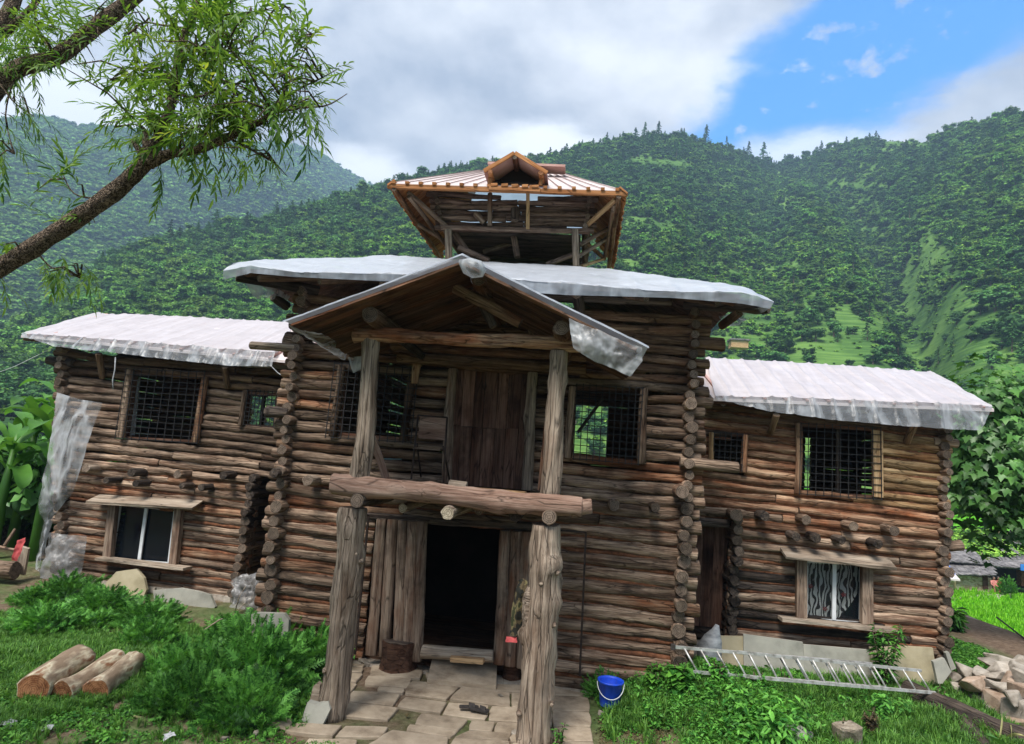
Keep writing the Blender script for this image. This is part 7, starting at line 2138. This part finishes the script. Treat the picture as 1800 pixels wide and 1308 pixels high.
def weed(px, py, Y, h, n, label, mat='marigold', name='tall_weed', asp=.2, ls=.13, lean=0.0, cat='plant'):
    """upright stems with whorls of narrow leaves"""
    b = at(px, py, Y=Y); b.z = g(b.x, b.y); t = empty(name, b, label, cat); rr = random.Random(int(px))
    V = []; F = []; o = 0; mb = MB()
    for k in range(n):
        a = rr.uniform(0, 6.28); L = h * rr.uniform(.6, 1.1); top = b + Vector((math.cos(a) * .22 * h + lean, math.sin(a) * .15 * h, L)); mb.tube([b + Vector((math.cos(a) * .04, math.sin(a) * .04, 0)), b.lerp(top, .5) + Vector((0, 0, .03)), top], [.010, .008, .004], 5)
        m_ = int(L / .045)
        for j in range(m_):
            u = .25 + .75 * j / m_; p = b.lerp(top, u)
            for q in range(2):
                aa = rr.uniform(0, 6.28); d = Vector((math.cos(aa), math.sin(aa), rr.uniform(-.35, .5))).normalized(); s = d.cross(Vector((0, 0, 1))).normalized(); l_ = ls * rr.uniform(.6, 1.2)
                V += [p, p + d * l_ * .5 - s * l_ * asp, p + d * l_ - Vector((0, 0, l_ * .3)), p + d * l_ * .5 + s * l_ * asp]; F.append((o, o + 1, o + 2, o + 3)); o += 4
    mb.build('stem', M['bark'], t); V = np.array([tuple(v) for v in V]); c = V.mean(0); q = link('foliage', npmesh('foliage', V - c, F, [M[mat]]), t, Vector(c.tolist())); q['kind'] = 'stuff'
    return t


weed(1556, 1195, 1.35, 1.05, 11, 'tall leafy weed growing in front of the right-hand window sill', asp=.16)
weed(984, 1302, -2.05, .34, 6, 'small bluish weed at the foot of the right porch post', ls=.07)
weed(1530, 1312, -.6, .38, 16, 'dried brown bush at the bottom edge beside the clod-like rock', 'drybush', 'dried_bush', ls=.06, asp=.3, cat='bush')
weed(1490, 1320, -.9, .30, 10, 'dark withered plant left of the dried brown bush', 'drybush', 'dried_bush', ls=.06, asp=.3, cat='bush')
weed(1195, 1200, -.65, .42, 34, 'heap of broad-leaved vine below the left end of the ladder', 'clover', 'vine', ls=.14, asp=.42, cat='vine')
weed(1150, 1235, -.45, .40, 26, 'low vine trailing right of the blue bucket', 'clover', 'vine', ls=.10, asp=.4, cat='vine')
weed(1378, 1205, .7, .34, 9, 'weed poking through the rungs in the middle of the ladder', 'clover', 'tall_weed', ls=.09, asp=.3)
weed(1655, 1215, 1.2, .26, 10, 'leafy weed between the dark timber and the leaning slabs', 'marigold', 'tall_weed', ls=.09, asp=.25)
weed(1675, 1085, 6.5, .5, 14, 'leafy weed hanging over the yard lip at the right corner', 'bigleaf', 'tall_weed', ls=.3, asp=.15)
weed(1262, 1222, -.45, .34, 24, 'leafy weed before the left half of the ladder, right of the vine heap', 'weed', 'tall_weed', ls=.09, asp=.34)
weed(1330, 1262, -.2, .30, 20, 'low leafy weed in the grass below the middle of the ladder', 'weed', 'tall_weed', ls=.08, asp=.3)
for x, y, s_, mt, lb in ((92, 1274, .13, 'sack', 'pale withered leaf lying in the grass below the cut logs'), (160, 1296, .15, 'bigleaf', 'dark green fallen leaf at the bottom left'), (300, 1288, .12, 'sack', 'grey-green leaf on the edge of the bare soil'), (240, 1259, .08, 'straw', 'small pale leaf in front of the left bushes'), (12, 1268, .14, 'sack', 'pale leaf at the left edge in front of the cut logs'), (715, 1255, .06, 'drybush', 'brown dead leaf in a gap of the paving')):
    p = at(x, y, Z=.13 if x < 500 else .05); me = palmate('fallen_leaf', M[mt], int(x)); tag(link('fallen_leaf', me, None, p, (.1, .15, x), (s_, s_, s_)), lb, 'leaf', 'fallen leaves on the ground')
# yellowing maize at the bottom right
t = empty('maize_plant', at(1765, 1300, Z=.1), 'yellowing maize stalk with drooping leaves at the bottom right corner', 'plant')
for a, b, c, w, mt in (((1755, 1310), (1765, 1262), (1760, 1255), .02, 'straw'), ((1765, 1300), (1790, 1285), (1812, 1300), .035, 'straw'), ((1760, 1300), (1740, 1285), (1728, 1272), .02, 'straw'), ((1775, 1320), (1752, 1300), (1722, 1288), .09, 'bigleaf'), ((1768, 1275), (1780, 1262), (1778, 1300), .02, 'straw')):
    p, q, r = at(*a, Z=.12), at(*b, Z=.45), at(*c, Z=.3); V = []; F = []
    for j in range(7):
        u = j / 6; m_ = p.lerp(q, u).lerp(q.lerp(r, u), u); ww = w * math.sin(math.pi * min(.97, u + .08)); V += [tuple(m_ + Vector((0, -ww, ww * .5)) - p), tuple(m_ - p), tuple(m_ + Vector((0, ww, ww * .5)) - p)]
    for j in range(6): z = 3 * j; F += [(z, z + 1, z + 4, z + 3), (z + 1, z + 2, z + 5, z + 4)]
    link('leaf', npmesh('leaf', V, F, [M[mt]]), t, p)
# green bush among the village houses
b = at(1770, 1042, Y=YH - 2); hb = empty('hay_bush', b, 'tall drooping green bush in front of the slate-roofed village houses', 'bush')
v, f, m = marigold_np(11, 500, .5, .9); link('foliage', npmesh('foliage', v * 1.15, f, [M['clover'], M['core']], m), hb, b)['kind'] = 'stuff'


# ------------------------------------------------------------------ willow over the camera
WYY = -5.2
def wp(x, y, dy=0.0): return at(x, y, Y=WYY + dy)


def willow():
    rs0 = random.Random(3)
    A0 = wp(0, 472); tb = Vector((-7.3, -5.6, g(-7.3, -5.6)))
    t = empty('willow_tree', tb, 'leaning willow with rough bark and narrow leaves reaching in from the upper left', 'tree')
    crotch = Vector((-6.7, -5.4, 3.0)); mb = MB(); mb.tube([tb, tb.lerp(crotch, .5) + Vector((.1, 0, 0)), crotch], [.30, .24, .20], 16, 0, True, .15); mb.build('trunk', M['bark'], t)
    limbs = []

    def limb(pts, rs_, dys=None):
        rs_ = [r * .74 for r in rs_]
        w = [p if isinstance(p, Vector) else wp(p[0], p[1], 0 if dys is None else dys[i]) for i, p in enumerate(pts)]
        # smooth
        q = []; rr = []
        for i in range(len(w) - 1):
            p0, p1, p2, p3 = w[max(i - 1, 0)], w[i], w[i + 1], w[min(i + 2, len(w) - 1)]
            for j in range(6):
                u = j / 6; q.append(.5 * ((2 * p1) + (p2 - p0) * u + (2 * p0 - 5 * p1 + 4 * p2 - p3) * u * u + (3 * p1 - p0 - 3 * p2 + p3) * u ** 3)); rr.append(rs_[i] + (rs_[i + 1] - rs_[i]) * u)
        q.append(w[-1]); rr.append(rs_[-1])
        rr = [r * (1 + .08 * noise.noise(Vector((i * .5, r * 40, 2)))) for i, r in enumerate(rr)]
        mb = MB(); mb.tube(q, rr, 14, 0, True, .16, len(limbs) * 3.1); mb.build('limb', M['bark'], t); limbs.append(q)
        return q
    limb([crotch, Vector((-5.9, -5.3, 3.9)), (0, 470), (100, 408), (185, 350), (240, 302), (268, 268)], [.17, .125, .105, .098, .095, .09, .085])
    limb([(262, 285), (300, 270), (345, 264), (400, 242), (430, 225), (462, 212), (478, 196)], [.085, .055, .045, .042, .04, .035, .02], [0, 0, -.05, -.1, -.1, -.15, -.2])
    limb([(262, 280), (282, 235), (300, 185), (312, 120), (325, 60), (345, 10), (350, -60)], [.08, .06, .052, .048, .042, .036, .03], [0, 0, .05, .1, .1, .15, .2])
    limb([(258, 285), (244, 262), (232, 248)], [.06, .04, .02]); limb([(258, 275), (256, 240), (252, 225)], [.05, .035, .018])
    limb([crotch, Vector((-6.1, -5.2, 4.8)), (0, 148), (100, 100), (165, 50), (240, -8), (330, -90)], [.15, .125, .105, .098, .092, .085, .08], [0, 0, .3, .3, .35, .4, .4])
    limb([crotch + Vector((0, 0, -.2)), Vector((-6.6, -5.0, 5.5)), (2, 45), (30, -30)], [.16, .13, .09, .07], [0, 0, .5, .5]); limb([(5, 60), (35, 35), (62, 5), (80, -30)], [.06, .045, .04, .03], [.5, .5, .5, .5])
    for q_ in ([(478, 196), (520, 160), (560, 140), (596, 120)], [(474, 200), (530, 190), (575, 185), (610, 165)], [(470, 206), (500, 160), (530, 100), (548, 60)], [(345, 20), (400, 25), (450, 20), (500, 10)], [(310, 140), (265, 130), (225, 120), (195, 140)],
               [(322, 80), (380, 95), (430, 80), (470, 50)], [(305, 165), (350, 170), (400, 150), (450, 140)], [(290, 220), (250, 205), (215, 210), (195, 235)], [(400, 242), (440, 262), (480, 285), (505, 310)], [(345, 264), (365, 230), (390, 190), (420, 170)], [(328, 50), (290, 45), (250, 40), (225, 60)]):
        limb(q_, [.014, .011, .008, .004], [rs0.uniform(-.25, .25) for _ in range(4)])
    for q_ in ([(100, 100), (70, 60), (60, 20)], [(0, 148), (25, 180), (60, 205)], [(30, 120), (10, 200), (25, 270)], [(185, 350), (130, 340), (105, 290)], [(60, 435), (90, 470), (140, 488)], [(165, 50), (170, 20), (200, -10)]):
        limb(q_, [.012, .008, .004], [.2, .25, .2])
    # sprigs: a thin drooping twig with narrow leaves, a few shared shapes
    lf = [(0, .0005), (.12, .055), (.35, .11), (.65, .09), (.88, .035), (1.0, .001)]
    SP = []
    for k in range(8):
        rr = random.Random(k); mats = [M['willow_y'] if k == 7 else M['willow'], M['bark']]; V = []; F = []; MI = []; L = rr.uniform(.30, .46); n = rr.randint(13, 18)
        ax = lambda u: Vector((L * u, 0.04 * math.sin(u * 3 + k), -L * .35 * u * u))
        for j in range(7):
            p = ax(j / 6); r = .0028 * (1.15 - j / 6)
            for a in range(3): V.append(p + Vector((0, math.cos(a * 2.09) * r, math.sin(a * 2.09) * r)))
        for j in range(6):
            for a in range(3): F.append((j * 3 + a, j * 3 + (a + 1) % 3, j * 3 + 3 + (a + 1) % 3, j * 3 + 3 + a)); MI.append(1)
        for j in range(n):
            u = (j + .8) / n; p = ax(u); aa = j * 2.4 + rr.uniform(-.4, .4); sp = .75 - .35 * u
            d = Vector((1 - sp * .35, math.cos(aa) * sp, math.sin(aa) * sp * .7 - .28)).normalized(); s = d.cross(Vector((rr.uniform(-.4, .4), rr.uniform(-.3, .3), 1))).normalized(); nn = s.cross(d); l_ = rr.uniform(.07, .115)
            o = len(V)
            for x, wd in lf:
                c = p + d * l_ * x - Vector((0, 0, l_ * .28 * x * x)); V += [c - s * wd * l_ * .95 + nn * wd * l_ * .3, c, c + s * wd * l_ * .95 + nn * wd * l_ * .3]
            for q in range(len(lf) - 1):
                z = o + 3 * q; F += [(z, z + 1, z + 4, z + 3), (z + 1, z + 2, z + 5, z + 4)]; MI += [0, 0]
        SP.append(npmesh('leafy_sprig', [tuple(v) for v in V], F, mats, MI))
    rs = np.random.default_rng(12)
    allp = [p for l in limbs for p in l]
    lx = np.array([p[:] for p in allp]); spots = []
    # (px, py, rx, ry, count, depth offset, depth spread)
    for (x, y, rx, ry, n, dy, sd_, dr) in [(330, 70, 110, 75, 92, .1, .35, (0, .2)), (360, 170, 110, 70, 82, 0, .35, (0, 0)), (245, 130, 55, 90, 30, 0, .3, (-.6, 0)), (450, 130, 90, 80, 42, -.1, .3, (.5, 0)), (535, 130, 50, 90, 22, -.1, .3, (.9, .1)), (500, 205, 75, 40, 26, -.15, .25, (.8, -.3)),
                                      (480, 40, 60, 45, 18, 0, .3, (.5, .3)), (290, 225, 60, 35, 22, 0, .2, (0, 0)), (400, 215, 55, 35, 26, 0, .25, (.2, -.1)), (205, 215, 35, 60, 9, 0, .25, (-.6, -.4)), (430, 290, 70, 14, 12, -.1, .15, (.8, -.7)), (330, 285, 40, 12, 5, 0, .15, (.3, -.8)), (285, 335, 10, 22, 3, 0, .05, (.1, -1.2)),
                                      (70, 60, 75, 50, 64, .4, .4, (.2, 0)), (20, 110, 40, 35, 18, .4, .3, (0, -.3)), (170, 15, 60, 25, 22, .4, .3, (.3, .1)), (60, 195, 40, 30, 8, .3, .2, (.6, -.6)), (15, 270, 30, 45, 9, .3, .2, (.5, -.7)), (110, 300, 30, 50, 6, 0, .2, (.1, .3)), (120, 375, 35, 20, 4, 0, .1, (-.2, .3)), (95, 478, 45, 14, 6, 0, .1, (.9, -.4)), (10, 430, 25, 12, 4, 0, .1, (.3, .2)), (8, 500, 14, 10, 2, 0, .1, (.6, -.5)), (165, 480, 20, 14, 3, 0, .1, (.8, -.6)), (390, 20, 60, 30, 34, .1, .3, (.2, .4))]:
        for _ in range(int(n * 1.08)):
            a = rs.uniform(0, 6.28); r = math.sqrt(rs.uniform(0, 1)); spots.append((wp(x + math.cos(a) * rx * r, y + math.sin(a) * ry * r, dy + rs.normal(0, sd_)), dr))
    tw = MB()
    for i, (p, dr) in enumerate(spots):
        dd = np.linalg.norm(lx - np.array(p[:]), axis=1); j = int(dd.argmin()); near = allp[j]
        out = (p - near); out = out.normalized() if out.length > .02 else Vector((0, 0, 1))
        d = (out * .7 + Vector((dr[0], rs.normal(0, .35), dr[1])) + Vector((rs.normal(0, .35), rs.normal(0, .3), rs.normal(0, .3)))).normalized()
        y = Vector((0, 0, 1)).cross(d); y = y.normalized() if y.length > .01 else Vector((0, 1, 0)); z = d.cross(y)
        s = rs.uniform(.75, 1.15); k = 7 if rs.uniform() < .10 else int(rs.integers(0, 7))
        base = p - d * .2 * s
        if i % 2 == 0 and (base - near).length > .12:
            m_ = near.lerp(base, .5) + Vector((0, 0, .06)); tw.tube([near, m_, base], [.010, .007, .003], 5)
        if i < 300: link('leafy_sprig', SP[k], t, base, Matrix((d, y, z)).transposed().to_euler(), (s, s, s))
        else: rest.append((SP[k], base, Matrix((d, y, z)).transposed(), s))
    tw.build('twig', M['bark'], t)['kind'] = 'stuff'
    V = []; F = []; o = 0
    for me, b, m3, s in rest:
        v = np.empty(len(me.vertices) * 3); me.vertices.foreach_get('co', v); v = (np.array(m3) @ (v.reshape(-1, 3) * s).T).T + np.array(b[:]); f = np.empty(len(me.loops), int); me.loops.foreach_get('vertex_index', f); V.append(v); F.append(f.reshape(-1, 4) + o); o += len(v)
    if V:
        V = np.concatenate(V); c = V.mean(0); q = link('foliage', npmesh('foliage', V - c, np.concatenate(F), [M['willow']]), t, Vector(c.tolist())); q['kind'] = 'stuff'


rest = []
willow()

# ================================================================== AIR
hz = mk('valley_haze'); ht = NT(hz)
pv = ht.n('ShaderNodeVolumePrincipled', {'Color': (0.45, 0.68, 0.98, 1), 'Density': 0.00050, 'Anisotropy': 0.1})
hz.node_tree.links.new(pv.outputs[0], ht.n('ShaderNodeOutputMaterial').inputs['Volume'])
mb = MB(); mb.box((0, 600, 400), (7600, 7600, 820)); o = mb.build('haze', hz); tag(o, kind='stuff')
